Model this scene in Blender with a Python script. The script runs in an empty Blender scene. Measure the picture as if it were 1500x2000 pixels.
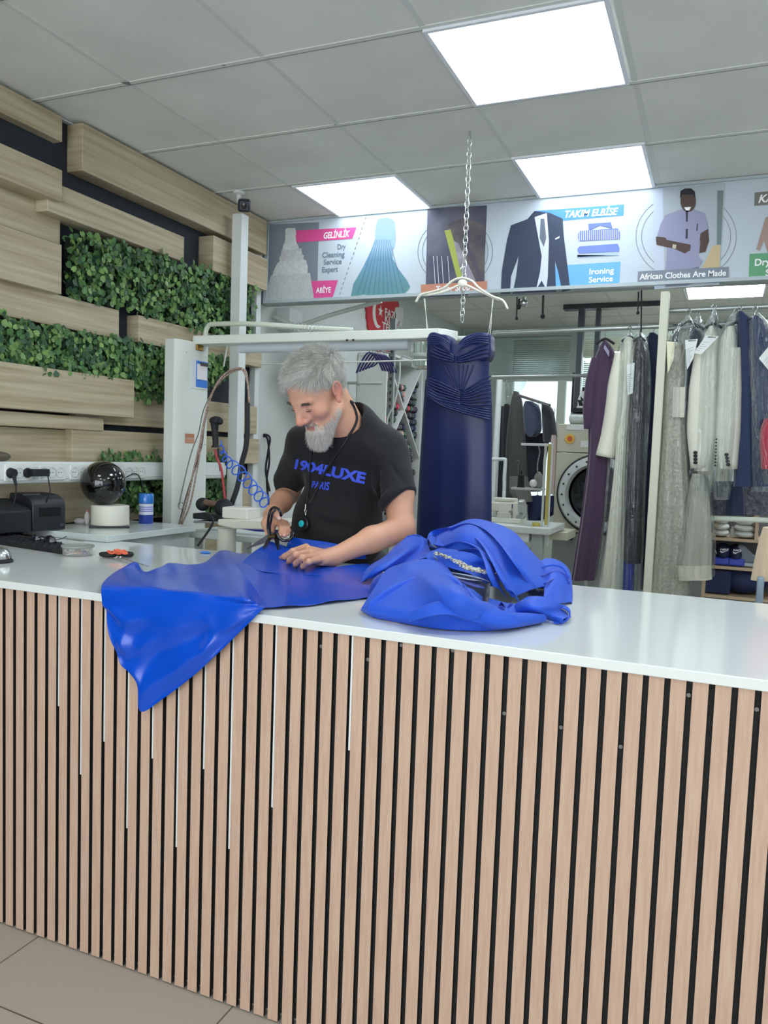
import bpy, bmesh, math, random
import numpy as np
from mathutils import Vector, Matrix
random.seed(7); RNG = np.random.default_rng(7)
S = bpy.context.scene; COL = S.collection
PI = math.pi
# ---------------- camera ----------------
H = 1.42
RM = np.array([[0.91894706, 0.06168275, -0.38952733], [0.39279237, -0.05458746, 0.91800565], [0.0353618, -0.99660195, -0.0743915]])
FPX = 1547.178
cd = bpy.data.cameras.new('camera'); cam = bpy.data.objects.new('camera', cd); COL.objects.link(cam); S.camera = cam
cd.sensor_fit = 'HORIZONTAL'; cd.sensor_width = 36; cd.lens = FPX / 1500 * 36; cd.clip_start = .05
cam.matrix_world = Matrix(((RM[0][0], -RM[0][1], -RM[0][2], 0), (RM[1][0], -RM[1][1], -RM[1][2], 0), (RM[2][0], -RM[2][1], -RM[2][2], H), (0, 0, 0, 1)))
S.view_settings.view_transform = 'Standard'; S.view_settings.look = 'None'; S.view_settings.gamma = 1; S.view_settings.use_curve_mapping = False
S.view_settings.exposure = 0.76
# ---------------- light ----------------
W = bpy.data.worlds.new('daylight'); S.world = W; W.use_nodes = True
bg = W.node_tree.nodes['Background']; bg.inputs[0].default_value = (.80, .92, 1.0, 1); bg.inputs[1].default_value = 1.0
PANEL_STR = 8.5
def area(name, loc, size, sy, rot, power, col):
    l = bpy.data.lights.new(name, 'AREA'); l.shape = 'RECTANGLE'; l.size = size; l.size_y = sy; l.energy = power; l.color = col
    o = bpy.data.objects.new(name, l); o.location = loc; o.rotation_euler = rot; COL.objects.link(o); return o
area('shopfront_daylight', (-.3, -2.9, 1.4), 4.6, 2.3, (PI/2, 0, 0), 64, (.95, .98, 1.0))
area('rear_window_daylight', (.1, 8.9, 1.9), 2.6, 1.4, (-PI/2, 0, 0), 40, (.95, .98, 1.0))

# ---------------- helpers ----------------
def ray(px, py): return RM @ np.array([px - 750., py - 1000., FPX])
def Y(px, py, y): r = ray(px, py); return Vector(np.array([0, 0, H]) + r * (y / r[1]))
def Z(px, py, z): r = ray(px, py); return Vector(np.array([0, 0, H]) + r * ((z - H) / r[2]))
def X(px, py, x): r = ray(px, py); return Vector(np.array([0, 0, H]) + r * (x / r[0]))
def lin(c): return tuple(((v / 255 / 12.92) if v / 255 <= .04045 else ((v / 255 + .055) / 1.055) ** 2.4) for v in c)
MATS = {}
def M(name, rgb=(200, 200, 200), rough=.5, metal=0, spec=.5, var=0, vs=6, bump=0, bs=40, grain=None, emit=None, alpha=None, sheen=0, coat=0, trans=0, attr=None, stretch=None, bscale=None):
    if name in MATS: return MATS[name]
    m = bpy.data.materials.new(name); MATS[name] = m; m.use_nodes = True
    nt = m.node_tree; N = nt.nodes; L = nt.links; b = N['Principled BSDF']
    c = lin(rgb) + (1,)
    b.inputs['Base Color'].default_value = c; b.inputs['Roughness'].default_value = rough; b.inputs['Metallic'].default_value = metal
    b.inputs['Specular IOR Level'].default_value = spec
    if sheen: b.inputs['Sheen Weight'].default_value = sheen
    if coat: b.inputs['Coat Weight'].default_value = coat
    if trans: b.inputs['Transmission Weight'].default_value = trans
    tc = N.new('ShaderNodeTexCoord'); mp = N.new('ShaderNodeMapping'); L.new(tc.outputs['Object'], mp.inputs[0])
    if stretch: mp.inputs['Scale'].default_value = stretch
    if var or grain:
        n = N.new('ShaderNodeTexNoise'); n.inputs['Scale'].default_value = vs; n.inputs['Detail'].default_value = 5; L.new(mp.outputs[0], n.inputs['Vector'])
        r = N.new('ShaderNodeValToRGB'); L.new(n.outputs['Fac'], r.inputs[0])
        r.color_ramp.elements[0].position = .3; r.color_ramp.elements[1].position = .7
        lo = grain if grain else tuple(max(0, v * (1 - var)) for v in rgb)
        r.color_ramp.elements[0].color = lin(lo) + (1,); r.color_ramp.elements[1].color = c
        L.new(r.outputs[0], b.inputs['Base Color'])
    if attr:
        a = N.new('ShaderNodeAttribute'); a.attribute_name = attr
        L.new(a.outputs['Color'], b.inputs['Base Color'])
    if bump:
        n = N.new('ShaderNodeTexNoise'); n.inputs['Scale'].default_value = bs; n.inputs['Detail'].default_value = 3
        mp2 = N.new('ShaderNodeMapping'); L.new(tc.outputs['Object'], mp2.inputs[0])
        if bscale: mp2.inputs['Scale'].default_value = bscale
        L.new(mp2.outputs[0], n.inputs['Vector'])
        bp = N.new('ShaderNodeBump'); bp.inputs['Strength'].default_value = bump; bp.inputs['Distance'].default_value = .01
        L.new(n.outputs['Fac'], bp.inputs['Height']); L.new(bp.outputs[0], b.inputs['Normal'])
    if emit:
        b.inputs['Emission Color'].default_value = lin(emit[0]) + (1,); b.inputs['Emission Strength'].default_value = emit[1]
    if alpha is not None: b.inputs['Alpha'].default_value = alpha
    return m
class MB:
    def __init__(s): s.v = []; s.f = []; s.mi = []; s.cur = 0
    def add(s, vs, fs):
        k = len(s.v); s.v.extend([tuple(v) for v in vs]); s.f.extend([tuple(i + k for i in f) for f in fs]); s.mi.extend([s.cur] * len(fs)); return s
    def box(s, x0, x1, y0, y1, z0, z1):
        x0, x1 = min(x0, x1), max(x0, x1); y0, y1 = min(y0, y1), max(y0, y1); z0, z1 = min(z0, z1), max(z0, z1)
        return s.add([(x0, y0, z0), (x1, y0, z0), (x1, y1, z0), (x0, y1, z0), (x0, y0, z1), (x1, y0, z1), (x1, y1, z1), (x0, y1, z1)],
              [(0, 3, 2, 1), (4, 5, 6, 7), (0, 1, 5, 4), (1, 2, 6, 5), (2, 3, 7, 6), (3, 0, 4, 7)])
    def obox(s, c, d, mat=None):  # oriented box: centre, half sizes, 3x3
        R = mat or Matrix.Identity(3); c = Vector(c); vs = []
        for z in (-1, 1):
            for (x, y) in ((-1, -1), (1, -1), (1, 1), (-1, 1)): vs.append(c + R @ Vector((x * d[0], y * d[1], z * d[2])))
        return s.add(vs, [(0, 3, 2, 1), (4, 5, 6, 7), (0, 1, 5, 4), (1, 2, 6, 5), (2, 3, 7, 6), (3, 0, 4, 7)])
    def tube(s, pts, r, n=10, closed=False, flat=None):
        pts = [Vector(p) for p in pts]; rs = r if hasattr(r, '__len__') else [r] * len(pts)
        N = len(pts); up = Vector((0, 0, 1)); vs = []; prev = None
        for i, p in enumerate(pts):
            a = pts[(i - 1) % N] if (i > 0 or closed) else p; b = pts[(i + 1) % N] if (i < N - 1 or closed) else p
            t = (b - a).normalized() if (b - a).length > 1e-9 else Vector((0, 0, 1))
            if prev is None:
                u = t.cross(up); u = u if u.length > .05 else t.cross(Vector((1, 0, 0)))
            else: u = prev - t * prev.dot(t)
            u.normalize(); w = t.cross(u); prev = u
            for k in range(n):
                q = 2 * PI * k / n; vs.append(p + u * math.cos(q) * rs[i] + w * math.sin(q) * rs[i] * (flat or 1))
        fs = []
        for i in range(N if closed else N - 1):
            j = (i + 1) % N
            for k in range(n): fs.append((i * n + k, i * n + (k + 1) % n, j * n + (k + 1) % n, j * n + k))
        if not closed: fs += [tuple(range(n))[::-1], tuple(range((N - 1) * n, N * n))]
        return s.add(vs, fs)
    def cyl(s, a, b, r, r1=None, n=24): return s.tube([a, b], [r, r if r1 is None else r1], n)
    def lathe(s, prof, c=(0, 0, 0), n=32, axis=None):  # prof [(r,z)]
        R = (axis.to_track_quat('Z', 'Y').to_matrix() if axis else Matrix.Identity(3)); c = Vector(c); vs = []
        for (r, z) in prof:
            for k in range(n): vs.append(c + R @ Vector((r * math.cos(2 * PI * k / n), r * math.sin(2 * PI * k / n), z)))
        fs = [(i * n + k, i * n + (k + 1) % n, (i + 1) * n + (k + 1) % n, (i + 1) * n + k) for i in range(len(prof) - 1) for k in range(n)]
        fs += [tuple(range(n))[::-1], tuple(range((len(prof) - 1) * n, len(prof) * n))]
        return s.add(vs, fs)
    def sph(s, c, r, n=20, m=12, R=None):
        r = r if hasattr(r, '__len__') else (r, r, r); R = R or Matrix.Identity(3); c = Vector(c); vs = [c + R @ Vector((0, 0, r[2]))]
        for i in range(1, m):
            a = PI * i / m
            for k in range(n): b = 2 * PI * k / n; vs.append(c + R @ Vector((r[0] * math.sin(a) * math.cos(b), r[1] * math.sin(a) * math.sin(b), r[2] * math.cos(a))))
        vs.append(c - R @ Vector((0, 0, r[2]))); L = len(vs) - 1; fs = [(0, 1 + k, 1 + (k + 1) % n) for k in range(n)]
        for i in range(m - 2):
            for k in range(n): fs.append((1 + i * n + k, 1 + (i + 1) * n + k, 1 + (i + 1) * n + (k + 1) % n, 1 + i * n + (k + 1) % n))
        fs += [(L, 1 + (m - 2) * n + (k + 1) % n, 1 + (m - 2) * n + k) for k in range(n)]
        return s.add(vs, fs)
    def prism(s, pts, d):  # closed polygon extruded by vector d
        d = Vector(d); n = len(pts); pts = [Vector(p) for p in pts]
        return s.add(pts + [p + d for p in pts], [tuple(range(n))[::-1], tuple(range(n, 2 * n))] + [(i, (i + 1) % n, (i + 1) % n + n, i + n) for i in range(n)])
    def grid(s, G, closeu=False):  # G[i][j] points
        a = len(G); b = len(G[0]); fs = []
        for i in range(a if closeu else a - 1):
            for j in range(b - 1): fs.append((i * b + j, ((i + 1) % a) * b + j, ((i + 1) % a) * b + j + 1, i * b + j + 1))
        return s.add([p for r in G for p in r], fs)
    def ply(s, pts, off=0): return s.add(pts, [tuple(range(len(pts)))])
WO = {}
def link(o, parent=None):
    COL.objects.link(o)
    if parent is not None:
        o.parent = parent; w = WO.get(parent.name, Vector((0, 0, 0))); o.location = -w
    return o
def obj(name, mb, mat, parent=None, smooth=True, bevel=0, solid=0, sub=0, ang=40):
    me = bpy.data.meshes.new(name)
    if isinstance(mb, MB): me.from_pydata(mb.v, [], mb.f)
    else: me.from_pydata(mb[0], [], mb[1])
    for m in (mat if isinstance(mat, (list, tuple)) else [mat]): me.materials.append(m)
    if isinstance(mb, MB) and any(mb.mi): me.polygons.foreach_set('material_index', mb.mi)
    if smooth:
        me.shade_smooth()
        if ang < 170: me.set_sharp_from_angle(angle=math.radians(ang))
    me.update()
    o = bpy.data.objects.new(name, me); link(o, parent)
    if bevel: b = o.modifiers.new('b', 'BEVEL'); b.width = bevel; b.segments = 2; b.limit_method = 'ANGLE'; b.angle_limit = math.radians(50)
    if solid: b = o.modifiers.new('s', 'SOLIDIFY'); b.thickness = solid; b.offset = 0
    if sub: b = o.modifiers.new('u', 'SUBSURF'); b.levels = sub; b.render_levels = sub
    return o
def thing(name, label, cat, loc=(0, 0, 0), group=None):
    o = bpy.data.objects.new(name, None); COL.objects.link(o); o.empty_display_size = .05; o.location = loc; WO[o.name] = Vector(loc)
    o['label'] = label; o['category'] = cat
    if group: o['group'] = group
    return o
def tag(o, label, cat, group=None):
    o['label'] = label; o['category'] = cat
    if group: o['group'] = group
    return o
def struct(o): o['kind'] = 'structure'; return o
def dup(root, loc, label=None, rz=0, group=None, mat=None, base=None):
    r = root.copy(); COL.objects.link(r); w0 = WO.get(root.name, Vector((0, 0, 0)))
    r.location = loc; r.rotation_euler.z = rz
    if label: r['label'] = label
    if group: r['group'] = group
    for ch in list(root.children):
        c = ch.copy(); COL.objects.link(c); c.parent = r
        for g in ch.children: q = g.copy(); COL.objects.link(q); q.parent = c
    return r
def bez(pts, n=12):  # catmull-rom through points
    P = [Vector(p) for p in pts]; P = [P[0] * 2 - P[1]] + P + [P[-1] * 2 - P[-2]]; out = []
    for i in range(1, len(P) - 2):
        for k in range(n):
            t = k / n; a, b, c, d = P[i - 1], P[i], P[i + 1], P[i + 2]
            out.append(.5 * ((2 * b) + (c - a) * t + (2 * a - 5 * b + 4 * c - d) * t * t + (3 * b - a - 3 * c + d) * t ** 3))
    out.append(P[-2]); return out
def cr1(xs, ys, x):  # smooth 1D interpolation
    x = np.clip(x, xs[0], xs[-1]); i = int(np.clip(np.searchsorted(xs, x) - 1, 0, len(xs) - 2)); t = (x - xs[i]) / (xs[i + 1] - xs[i]); t = t * t * (3 - 2 * t)
    return ys[i] * (1 - t) + ys[i + 1] * t
def text_mesh(s, size, bold=.0, shear=0, align='LEFT', sx=1, space=1, fine=0):
    cu = bpy.data.curves.new('t', 'FONT'); cu.body = s; cu.size = size; cu.offset = bold * size; cu.shear = shear; cu.align_x = align; cu.space_character = space; cu.resolution_u = 4
    o = bpy.data.objects.new('t', cu); COL.objects.link(o); dg = bpy.context.evaluated_depsgraph_get(); dg.update()
    me = bpy.data.meshes.new_from_object(o.evaluated_get(dg)); bpy.data.objects.remove(o)
    bm = bmesh.new(); bm.from_mesh(me)
    if fine:
        bmesh.ops.triangulate(bm, faces=bm.faces)
        for _ in range(4):
            es = [e for e in bm.edges if e.calc_length() > fine]
            if not es: break
            bmesh.ops.subdivide_edges(bm, edges=es, cuts=1); bmesh.ops.triangulate(bm, faces=bm.faces)
    bm.verts.index_update()
    vs = [Vector((v.co.x * sx, v.co.y, 0)) for v in bm.verts]; fs = [tuple(v.index for v in f.verts) for f in bm.faces]; bm.free()
    return vs, fs
def put_text(s, size, origin, ux, uy, mat, parent, name='lettering', **k):
    vs, fs = text_mesh(s, size, **k); ux = Vector(ux); uy = Vector(uy); o = Vector(origin)
    return obj(name, ([o + ux * v.x + uy * v.y for v in vs], fs), mat, parent, smooth=False)
# ================= STRUCTURE =================
XL = -2.74; XR = 2.6; CZ = 2.82; YB = 4.31; YR = 7.4; YF = -3.0
def ceil_mat():
    m = M('ceiling tile', (232, 235, 228), .9, var=.05, vs=3, bump=.15, bs=260); return m
obj('ceiling', MB().box(XL - .1, XR + .1, YF, 10.6, CZ, CZ + .06), ceil_mat(), smooth=False)['kind'] = 'structure'
tb = MB()
for k in range(-4, 6):
    x = -.385 - .61 * k
    if XL < x < XR: tb.box(x - .010, x + .010, YF, 10.5, CZ - .002, CZ)
for k in range(-9, 14):
    y = 2.53 + .61 * k
    tb.box(XL, XR, y - .010, y + .010, CZ - .0035, CZ)
struct(obj('trim_1', tb, M('ceiling runner', (214, 218, 212), .7), smooth=False))
gm = M('ceiling gap', (120, 126, 122), .9)
g = MB()   # chipped tile corners and thin dark gaps along the runners
for (px, py, w) in ((247, 162, .022), (131, 240, .02), (437, 127, .008), (655, 243, .008)):
    p = Z(px, py, CZ - .004); g.ply([(p.x - w, p.y - w * .5, CZ - .0045), (p.x + w * .8, p.y - w * .2, CZ - .0045), (p.x + w * .3, p.y + w * .9, CZ - .0045), (p.x - w * .5, p.y + w * .5, CZ - .0045)])
for k in range(-4, 4):
    y = 2.53 + .61 * k + .0105; g.box(XL, 1.2, y, y + .0025, CZ - .0042, CZ - .001)
struct(obj('trim_2', g, gm, smooth=False))
# floor tiles
fm = bpy.data.materials.new('floor tile'); fm.use_nodes = True; nt = fm.node_tree; b = nt.nodes['Principled BSDF']; b.inputs['Roughness'].default_value = .35
tc = nt.nodes.new('ShaderNodeTexCoord'); mp = nt.nodes.new('ShaderNodeMapping'); mp.inputs['Location'].default_value = (1.723, -1.38, 0); br = nt.nodes.new('ShaderNodeTexBrick')
br.offset = 0; br.inputs['Color1'].default_value = lin((178, 168, 154)) + (1,); br.inputs['Color2'].default_value = lin((172, 162, 148)) + (1,); br.inputs['Mortar'].default_value = lin((96, 84, 74)) + (1,)
br.inputs['Scale'].default_value = 1; br.inputs['Mortar Size'].default_value = .0022; br.inputs['Brick Width'].default_value = .66; br.inputs['Row Height'].default_value = .66; br.inputs['Mortar Smooth'].default_value = 0
nt.links.new(tc.outputs['Object'], mp.inputs[0]); nt.links.new(mp.outputs[0], br.inputs['Vector']); nt.links.new(br.outputs['Color'], b.inputs['Base Color'])
struct(obj('floor', MB().box(XL - .1, XR + .1, YF, 10.6, -.06, 0), fm, smooth=False))
wdark = M('wall backing', (40, 46, 56), .8); white = M('white paint', (214, 220, 216), .75, var=.03, vs=2); 
struct(obj('wall_left', MB().box(XL - .1, XL, YF, YB - .02, 0, CZ), wdark, smooth=False))
struct(obj('wall_rear_left', MB().box(XL - .1, XL, YB - .02, 10.5, 0, CZ), white, smooth=False))
struct(obj('wall_right', MB().box(XR, XR + .1, YF, 10.5, 0, CZ), white, smooth=False))
# shopfront behind the camera: sill wall, mullions, header
sf = MB().box(XL, XR, YF - .1, YF, 0, .25).box(XL, XR, YF - .1, YF, 2.55, CZ)
for x in (-2.7, -1.4, 0, 1.3, 2.56): sf.box(x - .04, x + .04, YF - .1, YF, .25, 2.55)
struct(obj('wall_front', sf, white, smooth=False))
struct(obj('window_1', MB().box(XL, XR, YF - .055, YF - .045, .25, 2.55), M('shop glass', (255, 255, 255), .02, trans=1.0, spec=.2), smooth=False))
# L-angle along the left wall under the ceiling
struct(obj('trim_3', MB().box(XL, XL + .022, YF, YB - .03, CZ - .012, CZ - .004), M('angle trim', (196, 206, 206), .6), smooth=False))
# ---------------- ceiling lights
def ceiling_light(x, y, label, st=PANEL_STR):
    t = thing('ceiling_light', label, 'ceiling light', (x, y, CZ), 'square ceiling light panels')
    f = MB(); a = .298; b_ = .283; z0, z1 = CZ - .012, CZ - .002
    for q in ((x - a, x + a, y - a, y - b_), (x - a, x + a, y + b_, y + a), (x - a, x - b_, y - b_, y + b_), (x + b_, x + a, y - b_, y + b_)): f.box(*q, z0, z1)
    obj('frame', f, M('lamp frame', (235, 240, 245), .4), t, smooth=False)
    obj('diffuser', MB().box(x - b_, x + b_, y - b_, y + b_, CZ - .009, CZ - .004), M('lamp diffuser %.1f' % st, (250, 252, 255), .5, emit=((236, 246, 255), st)), t, smooth=False)
    return t
ceiling_light(-.702, 2.835, 'large square ceiling light panel nearest the camera')
ceiling_light(-.70, 4.02, 'square ceiling light panel above the suit picture on the banner', 3.2)
ceiling_light(-1.895, 4.06, 'square ceiling light panel above the wedding dress picture on the banner', 3.2)
ceiling_light(.51, 1.6, 'ceiling light panel outside the picture over the right end of the counter')
ceiling_light(-1.9, .8, 'ceiling light panel outside the picture over the customer side', 5.5)
ceiling_light(-.70, -.6, 'ceiling light panel behind the camera')
ceiling_light(1.1, -.6, 'ceiling light panel behind the camera on the right')
ceiling_light(1.7, 3.4, 'ceiling light panel outside the picture on the far right')
ceiling_light(-.07, 7.0 + .0, 'far ceiling light panel in the back room above the clothes rail')
ceiling_light(.60, 7.0, 'far ceiling light panel cut by the right edge of the picture')
ceiling_light(-1.6, 5.6, 'ceiling light panel of the back room hidden above the banner')
ceiling_light(.9, 5.4, 'ceiling light panel of the back room on the far right')
# ---------------- left wall cladding: boards of different depth, ivy panels
wood = M('pale oak board', (200, 190, 162), .55, grain=(164, 148, 118), vs=5, stretch=(1, .35, 9), bump=.12, bs=30, bscale=(1, .5, 14))
def wpt(px, py, t): return X(px, py, XL + t)
clad = thing('wall_cladding', 'pale oak boards of uneven depth covering the left wall behind the ivy', 'wall cladding', (XL, 3.0, 0))
YL = 1.2; YC = YB - .05
def board(l, rt, rb, t, y0=None, z1=None, z0=None, base=0):
    p1 = wpt(*rt, t); p0 = wpt(*rb, t)
    ya = wpt(l[0], l[1], t).y if l else YL
    yb = p1.y if not y0 else y0
    obj('board', MB().box(XL + base, XL + t, ya, yb, p0.z if z0 is None else z0, p1.z if z1 is None else z1), wood, clad, smooth=True, bevel=.003)
zc = CZ - .014
board(None, (122, 240), (122, 278), .05, z1=zc)                      # top left
board((161, 335), (440, 440), (440, 461), .09, y0=YC, z1=zc)         # top right
board(None, (122, 333), (122, 395), .13)                             # B
board((93, 400), (360, 463), (360, 512), .10)                        # C
board((417, 480), (448, 473), (448, 540), .10, y0=YC)                # D
board(None, (118, 390), (118, 478), .035)                            # E
board(None, (121, 478), (121, 575), .09)                             # F
board(None, (233, 606), (233, 663), .055)                            # G
board((271, 640), (318, 627), (318, 678), .075, y0=YC)               # I
board(None, (263, 743), (263, 817), .11)                             # J
board((150, 800), (318, 772), (318, 836), .05, y0=YC)                # K
board(None, (203, 817), (203, 842), .08)                             # L
board(None, (140, 840), (140, 905), .03)                             # M
board((141, 870), (318, 847), (318, 905), .07, y0=YC)                # N
board(None, (240, 935), (240, 1012), .03)                            # O
board((240, 960), (318, 930), (318, 1010), .03, y0=YC)
board(None, (318, 1020), (318, 1500), .02, y0=YC, z0=0)
leafm = [M('ivy leaf bright', (132, 172, 94), .45, var=.25, vs=30), M('ivy leaf mid', (90, 136, 76), .45, var=.25, vs=30), M('ivy leaf deep', (54, 94, 62), .5, var=.25, vs=30)]
def ivy(label, poly, n, seed, zr=None):
    """leaf wall panel: poly = [(y,ztop,zbot)...]"""
    rg = random.Random(seed); mb = MB(); t = thing('ivy_panel', label, 'artificial ivy', (XL, poly[0][0], poly[0][2]), 'artificial ivy panels on the left wall')
    ys = [p[0] for p in poly]
    bk = MB(); bk.add([(XL + .03, p[0], z) for p in poly for z in (p[1] - .02, p[2] + .02)], [(2 * i, 2 * i + 1, 2 * i + 3, 2 * i + 2) for i in range(len(poly) - 1)])
    obj('backing', bk, M('ivy backing', (24, 40, 30), .8), t, smooth=False, solid=.01)
    for i in range(n):
        y = rg.uniform(ys[0], ys[-1]); zt = np.interp(y, ys, [p[1] for p in poly]); zb = np.interp(y, ys, [p[2] for p in poly])
        z = rg.uniform(zb, zt) ; dpt = rg.uniform(.035, .115) ; s = rg.uniform(.022, .04)
        c = Vector((XL + dpt, y, z)); mb.cur = rg.choices((0, 1, 2), (.3, .45, .25))[0]
        for a0 in (0, 2.1, 4.2):
            if rg.random() < .2: continue
            aa = a0 + rg.uniform(-.5, .5) - PI / 2
            R = Matrix.Rotation(aa, 3, 'X') @ Matrix.Rotation(rg.uniform(-.7, .3), 3, 'Y') @ Matrix.Rotation(rg.uniform(-.5, .5), 3, 'Z')
            # leaf in local YZ plane: tip at z=0 -> heart out along +z
            pts = [(0, 0, .08), (.004, .30, .38), (.05, .36, .72), (.03, .17, .98), (-.03, 0, .86), (.03, -.17, .98), (.05, -.36, .72), (.004, -.30, .38), (.0, 0, .5)]
            P = [c + R @ (Vector(p) * s) for p in pts]
            mb.add(P, [(0, 1, 8), (1, 2, 8), (2, 3, 8), (3, 4, 8), (4, 5, 8), (5, 6, 8), (6, 7, 8), (7, 0, 8)])
    obj('leaves', mb, leafm, t, smooth=True, ang=180)
def yz(px, py, t=.06): p = wpt(px, py, t); return p.y, p.z
def ivp(tops, bots):
    o = []
    for (a, b) in zip(tops, bots): (y, z) = yz(*a); (_, z2) = yz(*b); o.append((y, z, z2))
    return o
ivy('upper ivy panel hanging under the long oak board', ivp([(138, 452), (240, 480), (360, 516), (450, 540), (488, 560)], [(138, 578), (240, 600), (360, 640), (450, 670), (488, 690)]), 1250, 1)
ivy('middle ivy panel running from the left edge to the white column', ivp([(-60, 610), (0, 622), (130, 650), (262, 668), (268, 672), (330, 684), (450, 705)], [(-60, 715), (0, 722), (130, 736), (262, 750), (268, 778), (330, 782), (450, 738)]), 1500, 2)
ivy('lowest ivy panel behind the white socket trunking', ivp([(185, 884), (240, 882), (330, 884), (450, 886)], [(185, 962), (240, 985), (330, 1012), (450, 1010)]), 900, 3)
# ================= COUNTER =================
ct = thing('counter', 'long service counter with white top and vertical pale wood slats over black', 'counter', (-.7, 2.0, 0))
CT = 1.022; FY = 1.62; BY = 2.54; CX0 = XL + .14; CX1 = 1.5
obj('countertop', MB().box(CX0, CX1, FY, BY, CT - .022, CT), M('glossy white laminate', (226, 232, 230), .12, spec=.45, coat=.3), ct, bevel=.002)
obj('backing_panel', MB().box(CX0, CX1 - .02, FY + .022, FY + .04, 0.02, CT - .022), M('black felt', (24, 24, 24), .8, bump=.2, bs=400), ct, smooth=False)
obj('carcass', MB().box(CX0, CX1 - .02, FY + .04, BY - .03, 0.0, CT - .022), M('white carcass', (214, 220, 220), .5), ct, smooth=False)
sl = MB(); x = -2.66; PIT = .0405; xs0 = []
while x < CX1 - .04: sl.box(x, x + .0288, FY + .011, FY + .022, .004, CT - .023); xs0.append(x); x += PIT
slatm = M('pink oak slat', (202, 174, 152), .6, grain=(190, 157, 137), vs=30, stretch=(6, 6, .4), bump=.06, bs=200, bscale=(3, 3, .12))
sl.mi = [0 if i % 6 in (2,) else 1 for i in range(len(sl.f))]
obj('slat_panel', sl, [slatm, M('slat black core', (26, 25, 25), .8)], ct, smooth=False)
ms = MB()
for (px, py1) in ((123, 1378), (162, 1510), (208, 1446), (247, 1613), (298, 1478), (338, 1648), (396, 1498), (464, 1658), (549, 1577), (671, 1460)):
    p = Y(px, py1, FY + .021); i = min(range(len(xs0)), key=lambda k: abs(xs0[k] + .0288 + .009 - p.x)); xa = xs0[i] + .0288
    ms.box(xa + .0068, xa + .0112, FY + .0112, FY + .014, p.z, CT - .024)
obj('metal_strip', ms, M('bare aluminium', (232, 236, 236), .35, metal=.15), ct, smooth=False)
for (px, py) in ((709, 1286), (773, 1258), (872, 1268), (970, 1390), (1079, 1417), (1197, 1455), (1331, 1355), (1465, 1383), (615, 1260)):
    p = Y(px, py, FY + .0215); i = min(range(len(xs0)), key=lambda k: abs(xs0[k] + .034 - p.x)); c = Vector((xs0[i] + .034, FY + .0195, p.z))
    sc = MB().lathe([(.0042, 0), (.0042, .0015), (.0015, .0016), (.0014, .0008)], c, 12, Vector((0, -1, 0)))
    obj('screw', sc, M('dull screw', (120, 120, 116), .5, metal=.5), ct)
# raised white desk slab against the left wall
dk = thing('side_desk', 'white raised side desk against the left wall behind the counter', 'desk', (-2.5, 2.8, 0)); DZ = 1.05
obj('desktop', MB().box(XL + .035, -2.245, 2.47, 3.05, CT + .001, DZ), M('white desk top', (214, 224, 222), .2, coat=.2), dk, bevel=.002)
obj('side_panel', MB().box(XL + .06, -2.27, 2.545, 3.03, 0, CT), M('white desk side', (196, 206, 206), .4), dk, smooth=False)
# ================= BANNER =================
def fit_text(par, s, p0, p1, hpx, plane, mat, bold=.02, shear=0, name='lettering', fine=0, off=0, d=None):
    a = plane(*p0); b = plane(*p1); c = plane(p0[0], p0[1] - hpx); ux = (b - a); w = ux.length; ux.normalize()
    uy = (c - a); uy = (uy - ux * uy.dot(ux)); h = uy.length; uy.normalize()
    vs, fs = text_mesh(s, 1.0, bold, shear, fine=fine / h * .7 if fine else 0)
    x0 = min(v.x for v in vs); x1 = max(v.x for v in vs); sc = h / .70; sx = w / (x1 - x0)
    vs = [a + ux * ((v.x - x0) * sx) + uy * (v.y * sc) for v in vs]
    if d is not None: return vs, fs
    return obj(name, (vs, fs), mat, par, smooth=False)
def flat(name, r, g, b): return M(name, (r, g, b), .6, spec=.3)
BN = thing('banner', 'long printed shop banner with clothing pictures under the ceiling', 'banner', (-1.0, YB, 2.33))
BZ0, BZ1 = 2.337, 2.803
obj('panel', MB().box(-2.665, 1.9, YB, YB + .02, BZ0, BZ1), flat('banner white', 192, 203, 212), BN, smooth=False)
def L(k): return lambda px, py: Y(px, py, YB - .0012 * k)
def art(name, k, pts, mat, par=BN): return obj(name, MB().ply([L(k)(*p) for p in pts]), mat, par, smooth=False)
def wobble(pts, amp, seed, n=6):
    rg = random.Random(seed); o = []
    for i in range(len(pts)):
        a = pts[i]; b = pts[(i + 1) % len(pts)]
        for k in range(n): t = k / n; o.append((a[0] + (b[0] - a[0]) * t + rg.uniform(-amp, amp), a[1] + (b[1] - a[1]) * t + rg.uniform(-amp, amp)))
    return o
art('picture_ground', 1, [(508, 439), (623, 434), (619, 589), (507, 594)], M('slate print', (134, 144, 156), .6, var=.12, vs=3))
pk = flat('pink print', 222, 84, 150)
art('ribbon', 2, [(577, 450), (696, 444), (688, 466), (577, 474)], pk); art('ribbon', 2, [(606, 549), (660, 547), (649, 583), (604, 586)], pk)
wd = thing  # printed wedding dress: tiers
tiers = [([(558, 446), (577, 445), (578, 470), (590, 500), (548, 502), (556, 470)], 236), ([(550, 488), (588, 486), (597, 515), (543, 519)], 222), ([(541, 512), (598, 508), (604, 545), (528, 545)], 232), ([(530, 538), (605, 533), (613, 583), (512, 587)], 220)]
for i, (p, g) in enumerate(tiers): art('printed_dress', 3 + i * .5, wobble(p, 1.3, i), M('lace print %d' % g, (g - 22, g - 18, g - 16), .7, var=.09, vs=60))
wt = flat('white print', 245, 246, 248); gt = flat('grey print', 112, 132, 148)
fit_text(BN, 'GELİNLİK', (632, 466), (683, 462), 12, L(3), wt, .025, .25)
fit_text(BN, 'ABİYE', (617, 572), (646, 571), 10, L(3), wt, .025)
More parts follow.
